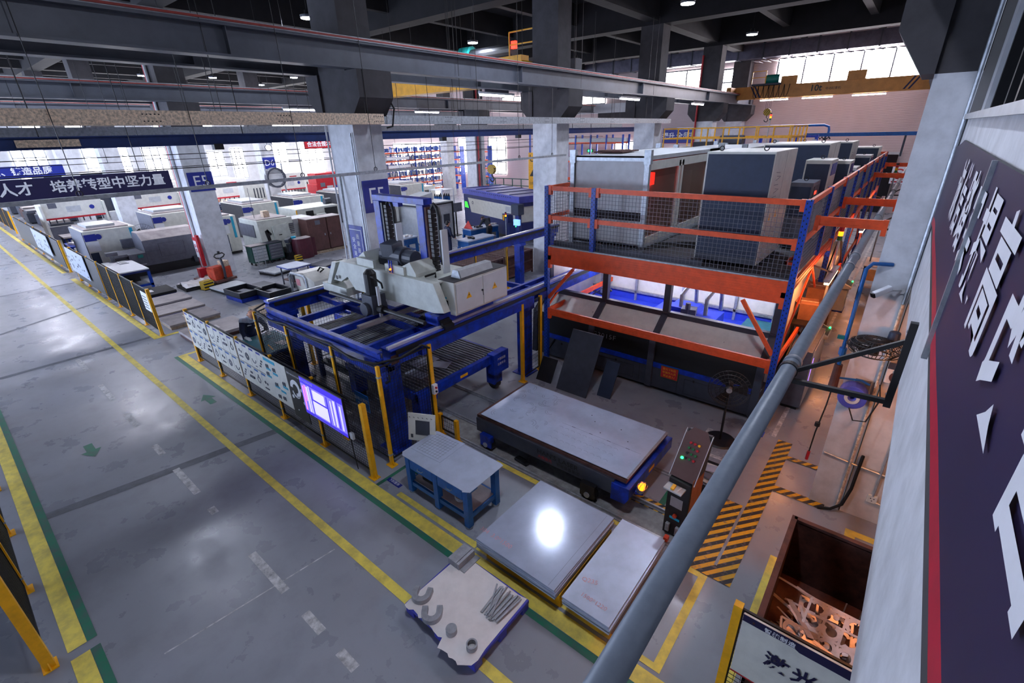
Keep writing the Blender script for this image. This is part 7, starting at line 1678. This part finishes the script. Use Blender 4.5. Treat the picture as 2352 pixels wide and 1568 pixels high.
for k in range(5): b.box(.4 + 1.25 * k, 0, 2.42, .43 + 1.25 * k, D_, 2.45)
b.build('slots', NAVY2, t); B().prism([(.0, .0), (.5, .0), (.32, .36), (.0, .36)], 'y', -.02, -.012).build('green_window', mat('green_window', (60, 220, 60), .3, var=0, emit=.9), t, (.12, 0, 1.25)); B().ring((1.15, -.012, 1.62), 'y', .06, .10, .01, n=16).build('badge', GREYM, t); b = B(); b.box(5.0, -.012, 1.5, 5.5, -.0, 1.8); b.box(4.6, -.012, 1.15, 5.0, 0, 1.4); b.build('notice', LGREY, t); b = B(); b.box(5.2, -.35, 1.02, 5.75, 0, 1.45); b.build('control_box', NAVY2, t); B().box(5.25, -.36, 1.1, 5.4, -.35, 1.4).build('label', YEL, t)
beacon_tower((-16.35, 19.4, .0), 'lit signal post at the right end of the navy and white machine', 1, 1.4)
t = thing('control_post', 'navy control post with a lit blue screen right of the navy and white machine', 'control post', (-15.9, 19.9, 0)); B().box(-.12, -.12, 0, .12, .12, 1.9).build('post', NAVY2, t); B().box(-.25, -.3, 1.55, .25, .2, 2.1).build('head', NAVY, t, bevel=.02); B().box(-.05, -.35, 1.05, .3, -.2, 1.35).build('screen', mat('blue_screen', (120, 170, 255), .3, var=0, emit=1.2), t); B().cyl((.1, -.36, 1.0), (.1, -.33, 1.0), .03, 8).build('indicator', GLOWG, t)
# gas bottle rack, white cabinet, press in the gantry opening
t = thing('bottle_rack', 'white rack holding blue gas bottles before the violet topped machine', 'rack', (-24.2, 22.2, 0)); b = B()
for (x, y) in ((-.6, -.5), (.6, -.5), (.6, .5), (-.6, .5)): b.box(x - .03, y - .03, 0, x + .03, y + .03, 2.3)
for z in (.2, 1.2, 2.2): b.box(-.6, -.5, z, .6, .5, z + .04)
b.build('frame', WHITE, t)
for z in (.24, 1.24):
    for k in range(10):
        g = thing('gas_bottle', 'blue gas bottle on the %s shelf of the white rack, %s of its shelf' % ('lower' if z < 1 else 'upper', ORD[k]), 'bottle', (-24.2 - .4 + .2 * (k % 5), 22.2 - .25 + .5 * (k // 5), z), group='blue gas bottles'); B().cyl((0, 0, 0), (0, 0, .55), .085, 10).build('body', BLUEB, g); B().cyl((0, 0, .55), (0, 0, .72), .07, 10, .025).build('neck', BLACKM, g)
t = thing('white_press', 'tall white machine cabinet with a rounded window right of the blue tower', 'machine', (-20.0, 16.75, 0)); B().box(-2.2, 0, .05, 0, 2.3, 2.15).build('body', LGREY, t, bevel=.02); B().box(-2.2, -.06, 2.0, .03, 2.35, 2.08).build('top_edge', BLACKM, t); B().box(0, 2.28, .05, .06, 2.36, 2.1).build('corner_post', BLACKM, t); B().box(.0, .45, .95, .02, 1.35, 1.55).build('window', WHITE, t, bevel=.04); b = B(); b.box(.0, 1.6, .95, .03, 2.05, 1.45); b.build('vent', DGREY, t); B().box(0, 1.2, 1.7, .02, 1.26, 1.76).build('mark', YEL, t); B().box(-2.1, .1, 0, -.1, 2.2, .05).build('plinth', BLACKM, t); b = B(); b.rbox((-1.0, .8, 2.35), (1.0, 1.2, .4), (.15, 0, 0)); b.build('roof_unit', LGREY, t, bevel=.02)
t = thing('flex_duct', 'bent grey flexible duct above the white cabinet', 'duct', (-23.2, 15.6, 2.9)); B().tube([(0, -.8, .2), (0, .6, .2), (.05, 1.2, .15), (.1, 1.45, -.05), (.1, 1.5, -.7)], .16, 12).build('duct', DGREY, t, smooth=True); B().cyl((0, 0, -2.9), (0, 0, .1), .05, 8).build('stand', DGREY, t)
t = thing('small_press', 'white press head with a yellow hazard block seen through the blue tower', 'press', (-21.6, 15.1, 0)); B().box(-1.0, 0, 1.2, 0, 1.45, 2.05).build('head', OFFW, t, bevel=.02); B().box(-.9, .25, 1.0, -.1, 1.3, 1.2).build('die', CRANEY, t); B().box(-1.1, -.1, .1, -.1, 1.6, .85).build('bed', BLUEB, t); b = B(); b.box(-1.0, -.1, 0, -.7, 0, 2.0); b.box(-1.0, 1.45, 0, -.7, 1.55, 2.0); b.build('frame', GREEN, t); b = B(); b.ring((.005, .85, 1.5), 'x', .07, .1, .01, n=16); b.build('red_ring', REDP, t); B().box(0, 1.1, 1.55, .02, 1.22, 1.75).build('yellow_switch', YEL, t); B().box(0, .2, 1.35, .01, .6, 1.65).build('notice', LGREY, t)
def blue_bench(loc, w, d, label, rz=0):
    t = thing('work_table', label, 'workbench', loc, rz); B().box(-d / 2, -w / 2, .74, d / 2, w / 2, .8).build('top', STEEL, t); B().box(-d / 2 + .03, -w / 2 + .03, .45, d / 2 - .03, w / 2 - .03, .74).build('drawer_case', BLUEB, t)
    for (x, y) in ((-d / 2 + .07, -w / 2 + .07), (d / 2 - .07, -w / 2 + .07), (d / 2 - .07, w / 2 - .07), (-d / 2 + .07, w / 2 - .07)): B().box(x - .06, y - .06, 0, x + .06, y + .06, .45).build('leg', BLUEB, t)
    B().box(-d / 2 + .06, -w / 2 + .06, .12, d / 2 - .06, w / 2 - .06, .15).build('shelf', BLUEB, t); return t
blue_bench((-16.4, 17.1, 0), 1.9, .8, 'blue work table where the man in navy stands'); blue_bench((-18.2, 19.4, 0), 2.0, .8, 'blue work table with a red triangle where the stooping man works', -.15); blue_bench((-19.6, 14.6, 0), 2.2, .9, 'blue work table seen through the blue lifting tower')
t = thing('red_triangle', 'red triangular guard plate on the blue work table', 'guard', (-18.35, 18.55, .80)); B().prism([(-.3, 0), (.35, 0), (.05, .42)], 'y', -.02, .02).build('plate', mat('salmon_red', (226, 84, 78), .5), t); B().box(-.3, -.05, 0, .35, .05, .02).build('foot', REDP, t)
for i, (x, y, z, lb) in enumerate(((-18.15, 19.1, .80, 'pile of grey and black parts on the table of the stooping man'), (-18.1, 20.2, .80, 'white crumpled parts at the right end of the table of the stooping man'), (-16.35, 16.8, .80, 'small black tool on the table of the man in navy'), (-19.5, 15.2, .80, 'white cloth bundle on the table seen through the blue tower'))):
    t = thing('part_pile', lb, 'parts', (x, y, z)); b = B(); rr = random.Random(60 + i)
    for k in range(7): b.rbox((rr.uniform(-.18, .18), rr.uniform(-.2, .2), .04), (rr.uniform(.08, .2), rr.uniform(.06, .18), .07), (rr.uniform(-.15, .15), 0, rr.uniform(0, 3)))
    b.build('parts', (DGREY, PAPER, BLACKM, PAPER)[i], t)
t = thing('monitor_stand', 'grey monitor on a stand left of the navy and white machine', 'monitor', (-20.6, 19.9, 0)); B().cyl((0, 0, 0), (0, 0, 1.35), .04, 8).build('post', BLACKM, t); B().box(-.04, -.5, 1.35, .04, .5, 1.85).build('screen', GREYM, t, bevel=.01); B().box(-.2, -.2, 0, .2, .2, .03).build('foot', BLACKM, t)
# shelving far away
t = thing('storage_shelving', 'wide far shelving with orange beams full of blue parts right of the F5 column', 'shelving', (-38.5, 27.6, 0)); b = B()
for y in (0, 2.1, 4.2, 6.3, 8.4):
    for x in (-.5, .5): b.box(x - .05, y - .05, 0, x + .05, y + .05, 4.6)
b.build('posts', RACKBL, t)
for z in (.5, 1.2, 1.9, 2.6, 3.3, 4.0):
    o = B().box(-.55, 0, z, .55, 8.4, z + .10).build('shelf', ORANGE, t)
b = B(); rr = random.Random(77)
for z in (.6, 1.3, 2.0, 2.7, 3.4, 4.1):
    for k in range(64):
        y = .1 + .128 * k; b.rbox((rr.uniform(-.1, .45), y, z + .22), (rr.uniform(.1, .3), .05, rr.uniform(.25, .48)), (rr.uniform(-.25, .25), 0, rr.uniform(-.4, .4)))
o = b.build('stored_parts', mat('pale_blue_parts', (84, 120, 196), .45, var=.2, scale=20), t); o['kind'] = 'stuff'
b = B()
for z in (.6, 1.3, 2.0, 2.7, 3.4):
    for k in range(40):
        y = .1 + .2 * k + rr.uniform(0, .1)
        b.rbox((rr.uniform(.2, .5), y, z + .2), (.15, .07, rr.uniform(.2, .4)), (rr.uniform(-.25, .25), 0, 0))
o = b.build('pale_parts', LGREY, t); o['kind'] = 'stuff'
for i, (z, y) in enumerate(((3.62, .8), (2.9, .9), (1.5, .9), (.8, 4.6))): B().box(.52, y, z - .12, .56, y + 2.6, z + .12).build('shelf_label', WHITE, t)
for i, (x, y, w_) in enumerate(((-39.5, 38.5, 2.4), (-35.4, 38.5, 2.2))):
    t = thing('storage_shelving', ['narrow shelving before the left tall bright window', 'narrow shelving before the right tall bright window'][i], 'shelving', (x, y, 0)); b = B()
    for a in (-w_ / 2, 0, w_ / 2): b.box(a - .05, -.3, 0, a + .05, .3, 4.4)
    b.build('posts', RACKBL, t); b = B()
    for z in (.6, 1.4, 2.2, 3.0, 3.8): b.box(-w_ / 2, -.32, z, w_ / 2, .32, z + .09)
    b.build('shelf', ORANGE, t); b = B(); rr = random.Random(90 + i)
    for z in (.7, 1.5, 2.3, 3.1):
        for k in range(14): b.rbox((-w_ / 2 + w_ * k / 13, rr.uniform(-.2, .2), z + .18), (.08, .2, rr.uniform(.2, .4)), (0, rr.uniform(-.4, .4), 0))
    o = b.build('stored_parts', MATS['pale_blue_parts'], t); o['kind'] = 'stuff'
t = thing('tall_rack', 'empty tall blue rack with pale beams before the end wall right of the F6 column', 'rack', (-22.4, 38.0, 0)); b = B()
for x in (-4.4, -2.9, -1.4, .1, 1.6, 3.1):
    for y in (0, 1.1): b.box(x - .06, y - .06, 0, x + .06, y + .06, 5.2)
b.build('posts', RACKBL, t); b = B()
for z in (1.5, 3.0, 4.5):
    for y in (0, 1.1): b.box(-4.4, y - .03, z, 3.1, y + .03, z + .14)
b.build('beams', ORANGE, t); b = B()
for z in (3.14, 4.64): b.box(-4.3, 0, z, 3.0, 1.1, z + .3)
b.build('pale_load', LGREY, t)
for i, x in enumerate((-10.4, -8.6, -7.0, -5.6)):
    t = thing('blue_rack_frame', 'blue stacked rack frame behind the yellow guard rail, %s from the left' % ORD[i], 'rack', (x, 34.5, 0)); b = B()
    for a in (-.5, .5): b.box(a - .08, -.08, 0, a + .08, .08, 5.0)
    for z in (3.6, 4.4, 4.85): b.box(-.5, -.06, z, .5, .06, z + .12)
    b.build('frame', BLUEST, t)
t = thing('green_railing', 'dark green tube railing behind the violet topped machine', 'railing', (-23.5, 30.5, 0)); b = B()
for k in range(12): b.bar((-5 + k * .9, 0, 0), (-5 + k * .9, 0, 2.2), .06, .06)
for z in (1.2, 1.7, 2.2): b.bar((-5, 0, z), (5, 0, z), .06, .06)
b.build('rails', GREEN, t)
t = thing('warning_board', 'tall yellow warning board with black letters left of the F6 column', 'sign', (-21.6, 29.0, 1.6)); B().box(-.5, -.03, 0, .45, 0, 2.6).build('board', YEL, t); b = B(); b.prism([(-.4, 1.0), (.4, 1.0), (0, 1.6)], 'y', -.036, -.03); b.build('triangle', BLACKM, t); lettering('US', .7, BLACKM, t, (0, -.036, 2.2), (1, 0, 0), (0, 0, 1)); lettering('注意安全', .2, BLACKM, t, (0, -.036, .5), (1, 0, 0), (0, 0, 1)); b = B(); b.box(-.45, 0, -1.6, -.35, .1, 4.2); b.box(.35, 0, -1.6, .45, .1, 4.2); b.build('post', RACKBL, t)
t = thing('exit_light', 'small green exit light above the end wall door', 'light', (-24.0, 40.85, 3.85)); B().box(-.2, -.05, -.08, .2, .0, .08).build('box', GLOWG, t); B().box(-.32, -.03, -.14, .32, .02, .14).build('frame', GREENL, t)
t = thing('red_notice', 'white notice with red print on the column beside the far shelving', 'notice', (-35.0, 24.85, .6)); B().box(-.5, -.04, 0, .4, 0, 1.8).build('board', WHITE, t); B().box(-.5, -.05, 1.5, .4, -.04, 1.8).build('heading', REDP, t); b = B()
for k in range(4): b.box(-.35 + .4 * (k % 2), -.05, .4 + .5 * (k // 2), -.1 + .4 * (k % 2), -.04, .7 + .5 * (k // 2))
b.build('print', REDP, t); B().box(.4, -.04, 0, .5, 0, 1.8).build('red_edge', REDP, t)
for i, (x, y) in enumerate(((-36.9, 26.2), (-36.4, 29.6), (-35.9, 32.0))):
    t = thing('yellow_post', 'yellow guard post before the far shelving, %s from the left' % ORD[i], 'post', (x, y, 0), group='yellow guard posts'); B().cyl((0, 0, 0), (0, 0, 1.2), .07, 10).build('post', YEL, t); B().box(-.12, -.12, 0, .12, .12, .02).build('foot', BLACKM, t)
# pale machine heads along the far side, behind the brakes
for i, (x, y, w_, h_, lb) in enumerate(((-47, 13.0, 2.2, 2.6, 'pale cabinet behind the press brakes left of the E5 column'), (-49, 18.0, 2.6, 2.4, 'pale cabinet behind the glowing press brake'), (-46, 23.8, 2.4, 2.2, 'pale cabinet behind the small press brake'), (-41, 26.5, 1.6, 1.9, 'pale grey machine before the far shelving left end'), (-33.5, 28.3, 1.8, 1.5, 'white low machine right of the F5 sign before the shelving'), (-36.8, 23.85, 1.5, 1.8, 'dark slate machine at the edge of the F5 column'))):
    t = thing('machine_cabinet', lb, 'cabinet', (x, y, 0)); B().box(-w_ / 2, -w_ / 2, .1, w_ / 2, w_ / 2, h_).build('body', OFFW if i < 5 else DGREY, t, bevel=.02); B().box(w_ / 2, -.5, h_ * .5, w_ / 2 + .02, .3, h_ * .8).build('window', SCREEN, t); B().box(-w_ / 2 + .1, -w_ / 2 + .1, 0, w_ / 2 - .1, w_ / 2 - .1, .1).build('plinth', BLACKM, t)
# ================================================================= PEOPLE
def capsules(chains, n=12):
    """chains: list of [(point, radius), ...]; closed tapered limbs for a voxel union"""
    b = B()
    def ball(c, r, sc=(1, 1, 1)):
        V = [(c[0], c[1], c[2] + r * sc[2])]; m = 7
        for i in range(1, m):
            a = PI * i / m
            for k in range(n): t_ = 2 * PI * k / n; V.append((c[0] + r * sc[0] * math.sin(a) * math.cos(t_), c[1] + r * sc[1] * math.sin(a) * math.sin(t_), c[2] + r * sc[2] * math.cos(a)))
        V.append((c[0], c[1], c[2] - r * sc[2])); F = [(0, 1 + k, 1 + (k + 1) % n) for k in range(n)]
        for i in range(m - 2):
            for k in range(n): F.append((1 + i * n + k, 1 + (i + 1) * n + k, 1 + (i + 1) * n + (k + 1) % n, 1 + i * n + (k + 1) % n))
        q = 1 + (m - 2) * n; F += [(len(V) - 1, q + (k + 1) % n, q + k) for k in range(n)]; b.mesh(V, F)
    for ch in chains:
        for i, it in enumerate(ch):
            p, r = it[0], it[1]; ball(p, r, it[2] if len(it) > 2 else (1, 1, 1))
            if i: b.cyl(ch[i - 1][0], p, ch[i - 1][1], n, r)
    return b
def skinned(b, name, m, parent, voxel=.012):
    o = b.build(name, m, parent)
    r = o.modifiers.new('union', 'REMESH'); r.mode = 'VOXEL'; r.voxel_size = voxel; r.use_smooth_shade = True
    s = o.modifiers.new('soft', 'SMOOTH'); s.factor = .5; s.iterations = 4
    return o
def lerp(a, c, t_): return tuple(a[i] + (c[i] - a[i]) * t_ for i in range(3))
def off(a, d): return tuple(a[i] + d[i] for i in range(3))
def hand(w, d, up, side, curl=.35, s=1.0):
    """palm, four fingers of unequal length and a side thumb; w wrist, d pointing direction, up = back of the hand, side = thumb side"""
    w = Vector(w); d = Vector(d).normalized(); up = Vector(up); up = (up - d * up.dot(d)).normalized(); sd = Vector(side); sd = (sd - d * sd.dot(d) - up * sd.dot(up)).normalized()
    ch = [[(tuple(w), .027 * s), (tuple(w + d * .05 * s), .030 * s)]]
    for k, o_ in enumerate((.030, .010, -.010, -.029)):
        ch.append([(tuple(w + d * .03 * s + sd * o_ * .7 * s), .016 * s), (tuple(w + d * .085 * s + sd * o_ * s), .012 * s)])
        L = (.068, .078, .072, .055)[k] * s; p = w + d * .088 * s + sd * o_ * s; q = p + (d - up * curl * .5) .normalized() * L * .5; e = q + (d - up * curl * 1.6).normalized() * L * .5
        ch.append([(tuple(p), .0105 * s), (tuple(q), .0095 * s), (tuple(e), .0080 * s)])
    p = w + d * .022 * s + sd * .026 * s; q = p + (d * .6 + sd * .8 - up * .2).normalized() * .04 * s; e = q + (d * .85 + sd * .35 - up * .3).normalized() * .032 * s
    ch.append([(tuple(p), .015 * s), (tuple(q), .0115 * s), (tuple(e), .009 * s)])
    return ch
def person(label, loc, rz, P, top, legs, yoke=None, cap=False, mask=False, gloves=False, bald=False, group=None):
    """P: joint positions, the figure faces +x"""
    t = thing('person', label, 'person', loc, rz, group)
    hip, chest, neck, head = P['hip'], P['chest'], P['neck'], P['head']; f = Vector(P.get('face', (1, 0, 0))).normalized(); up = (Vector(head) - Vector(neck)).normalized()
    f = (f - up * f.dot(up)).normalized(); sd = up.cross(f)
    H = Vector(head)
    def hp(a, c, e): return tuple(H + f * a + sd * c + up * e)
    ch = [[(hip, .125), (lerp(hip, chest, .5), .118), (chest, .13)], [(chest, .085), (neck, .058), (tuple(H - up * .05 - f * .01), .056)],
          [(hp(-.012, 0, .03), .094), (hp(.018, 0, -.01), .080), (hp(.045, 0, -.075), .045)], [(hp(.02, 0, .05), .085), (hp(.06, 0, .01), .045)],
          [(hp(.092, 0, .012), .014), (hp(.108, 0, -.018), .016)], [(hp(.078, -.022, -.062), .012), (hp(.085, 0, -.060), .014), (hp(.078, .022, -.062), .012)]]
    for s in (1, -1):
        ch += [[(hp(-.005, s * .088, .008), .016), (hp(-.012, s * .096, -.02), .018), (hp(.0, s * .086, -.045), .012)]]
        sh, el, wr, hd = (P[k + ('L' if s > 0 else 'R')] for k in ('sh', 'el', 'wr', 'hd'))
        ch += [[(chest, .10), (sh, .062), (lerp(sh, el, .4), .052), (el, .042), (lerp(el, wr, .4), .040), (wr, .028)]]
        ch += hand(wr, Vector(hd) - Vector(wr), P.get('back', (0, 0, 1)), (0, -s, 0) if abs(Vector(hd).y - Vector(wr).y) < .2 else (1, 0, 0), P.get('curl', .35))
        hj, kn, an = (P[k + ('L' if s > 0 else 'R')] for k in ('hj', 'kn', 'an'))
        ch += [[(hip, .10), (hj, .088), (lerp(hj, kn, .4), .078), (kn, .056), (lerp(kn, an, .35), .054), (an, .036)], [(off(an, (-.03, 0, -.035)), .035), (off(an, (.13, 0, -.05)), .030)]]
    skinned(capsules(ch), 'body', SKIN, t, .009)
    jk = [[(off(hip, (0, 0, -.04)), .142), (lerp(hip, chest, .5), .138, (1, 1.12, 1)), (chest, .150, (.95, 1.15, 1))], [(chest, .10), (lerp(chest, neck, .8), .078)]]
    for s in ('L', 'R'):
        sh, el, wr = P['sh' + s], P['el' + s], P['wr' + s]
        jk += [[(chest, .11), (sh, .078), (lerp(sh, el, .4), .068), (el, .060), (lerp(el, wr, .55), .050), (lerp(el, wr, .86), .046)]]
    skinned(capsules(jk), 'jacket', top, t, .014)
    if yoke:
        yk = [[(off(lerp(chest, neck, .15), (0, 0, .012)), .140, (.95, 1.15, .9)), (lerp(chest, neck, .85), .086)]]
        for s in ('L', 'R'): yk += [[(chest, .10), (off(P['sh' + s], (0, 0, .012)), .084)]]
        skinned(capsules(yk), 'jacket_yoke', yoke, t, .014)
        b = B(); c_ = Vector(lerp(hip, chest, .8)); b.rbox(tuple(c_ + Vector((.155, .0, 0))), (.02, .26, .02), (0, .2, 0)); b.build('reflective_strip', LGREY, t)
    tr = [[(off(hip, (0, 0, -.02)), .136)]]
    for s in ('L', 'R'):
        hj, kn, an = P['hj' + s], P['kn' + s], P['an' + s]
        tr += [[(hip, .12), (hj, .104), (lerp(hj, kn, .5), .092), (kn, .074), (lerp(kn, an, .5), .068), (lerp(kn, an, .93), .062)]]
    skinned(capsules(tr), 'trousers', legs, t, .014)
    for s in ('L', 'R'):
        an = P['an' + s]; skinned(capsules([[(off(an, (-.045, 0, -.035)), .045), (off(an, (.06, 0, -.038)), .046), (off(an, (.15, 0, -.048)), .038)]]), 'shoe', BLACKR, t, .012)
    hr = [[(hp(-.02, 0, .045), .100), (hp(-.05, 0, -.005), .082)]] if not bald else [[(hp(-.045, 0, .0), .086), (hp(-.03, .04, -.01), .062)], [(hp(-.045, 0, .0), .086), (hp(-.03, -.04, -.01), .062)]]
    skinned(capsules(hr), 'hair', HAIR, t, .010)
    for s in (1, -1):
        e = capsules([[(hp(.079, s * .033, .012), .012)]]).build('eye', WHITE, t); capsules([[(hp(.089, s * .033, .012), .005)]]).build('pupil', BLACKM, e)
    if cap:
        skinned(capsules([[(hp(-.01, 0, .062), .100, (1, 1, .8))], [(hp(.06, .03, .062), .03), (hp(.13, 0, .052), .012)], [(hp(.06, -.03, .062), .03), (hp(.13, 0, .052), .012)]]), 'cap', NAVY, t, .010)
    if mask:
        skinned(capsules([[(hp(.055, 0, -.045), .058), (hp(.088, 0, -.040), .032)]]), 'face_mask', WHITE, t, .008); b = B()
        for s in (1, -1): b.tube([hp(.07, s * .05, -.03), hp(.02, s * .093, -.01), hp(-.06, s * .08, .03)], .006, 5)
        b.build('mask_strap', WHITE, t)
    if gloves:
        for s in (1, -1):
            k = 'L' if s > 0 else 'R'; g = hand(P['wr' + k], Vector(P['hd' + k]) - Vector(P['wr' + k]), P.get('back', (0, 0, 1)), (0, -s, 0), P.get('curl', .35), 1.14)
            g.append([(lerp(P['el' + k], P['wr' + k], .84), .042), (P['wr' + k], .036)]); skinned(capsules(g), 'glove', GLOVE, t, .008)
    return t
stand = dict(hip=(0, 0, .95), chest=(.01, 0, 1.32), neck=(.01, 0, 1.48), head=(.03, 0, 1.62),
             shL=(0, .19, 1.41), elL=(.02, .27, 1.14), wrL=(.20, .24, .95), hdL=(.30, .20, .92), shR=(0, -.19, 1.41), elR=(.02, -.27, 1.14), wrR=(.20, -.24, .95), hdR=(.30, -.20, .92),
             hjL=(0, .09, .90), knL=(.02, .10, .49), anL=(-.01, .11, .085), hjR=(0, -.09, .90), knR=(.03, -.11, .49), anR=(.0, -.13, .085))
bend = dict(hip=(-.05, 0, .93), chest=(.18, 0, 1.22), neck=(.27, 0, 1.35), head=(.37, 0, 1.44), face=(.75, -.35, -.75),
            shL=(.20, .19, 1.28), elL=(.30, .30, 1.05), wrL=(.46, .26, .93), hdL=(.56, .22, .905), shR=(.20, -.19, 1.28), elR=(.27, -.29, 1.06), wrR=(.42, -.30, .93), hdR=(.52, -.28, .90),
            hjL=(-.05, .09, .88), knL=(-.01, .10, .48), anL=(-.06, .11, .085), hjR=(-.05, -.09, .88), knR=(.0, -.11, .48), anR=(-.05, -.13, .085), curl=.12)
stoop = dict(bend); stoop.update(chest=(.22, 0, 1.20), neck=(.36, 0, 1.28), head=(.47, 0, 1.29), face=(.6, 0, -.9), curl=.5)
person('masked person in navy workwear with pale yoke and white gloves bending over the teal table', (-12.66, 4.42, 0), .05, bend, WORKB, WORKB, WORKG, mask=True, gloves=True, bald=True)
person('person in navy workwear and cap seen from behind at the blue work table', (-16.92, 15.72, 0), math.radians(75), stand, WORKB, WORKB, cap=True)
person('person in a charcoal jacket stooping over the blue work table with the red triangle', (-17.36, 19.15, 0), math.radians(172), stoop, WORKK, BLACKM)
person('small distant person in navy with white shoulders at the glowing press brake', (-38.2, 13.6, 0), math.radians(35), stand, WORKB, WORKB, WORKG)
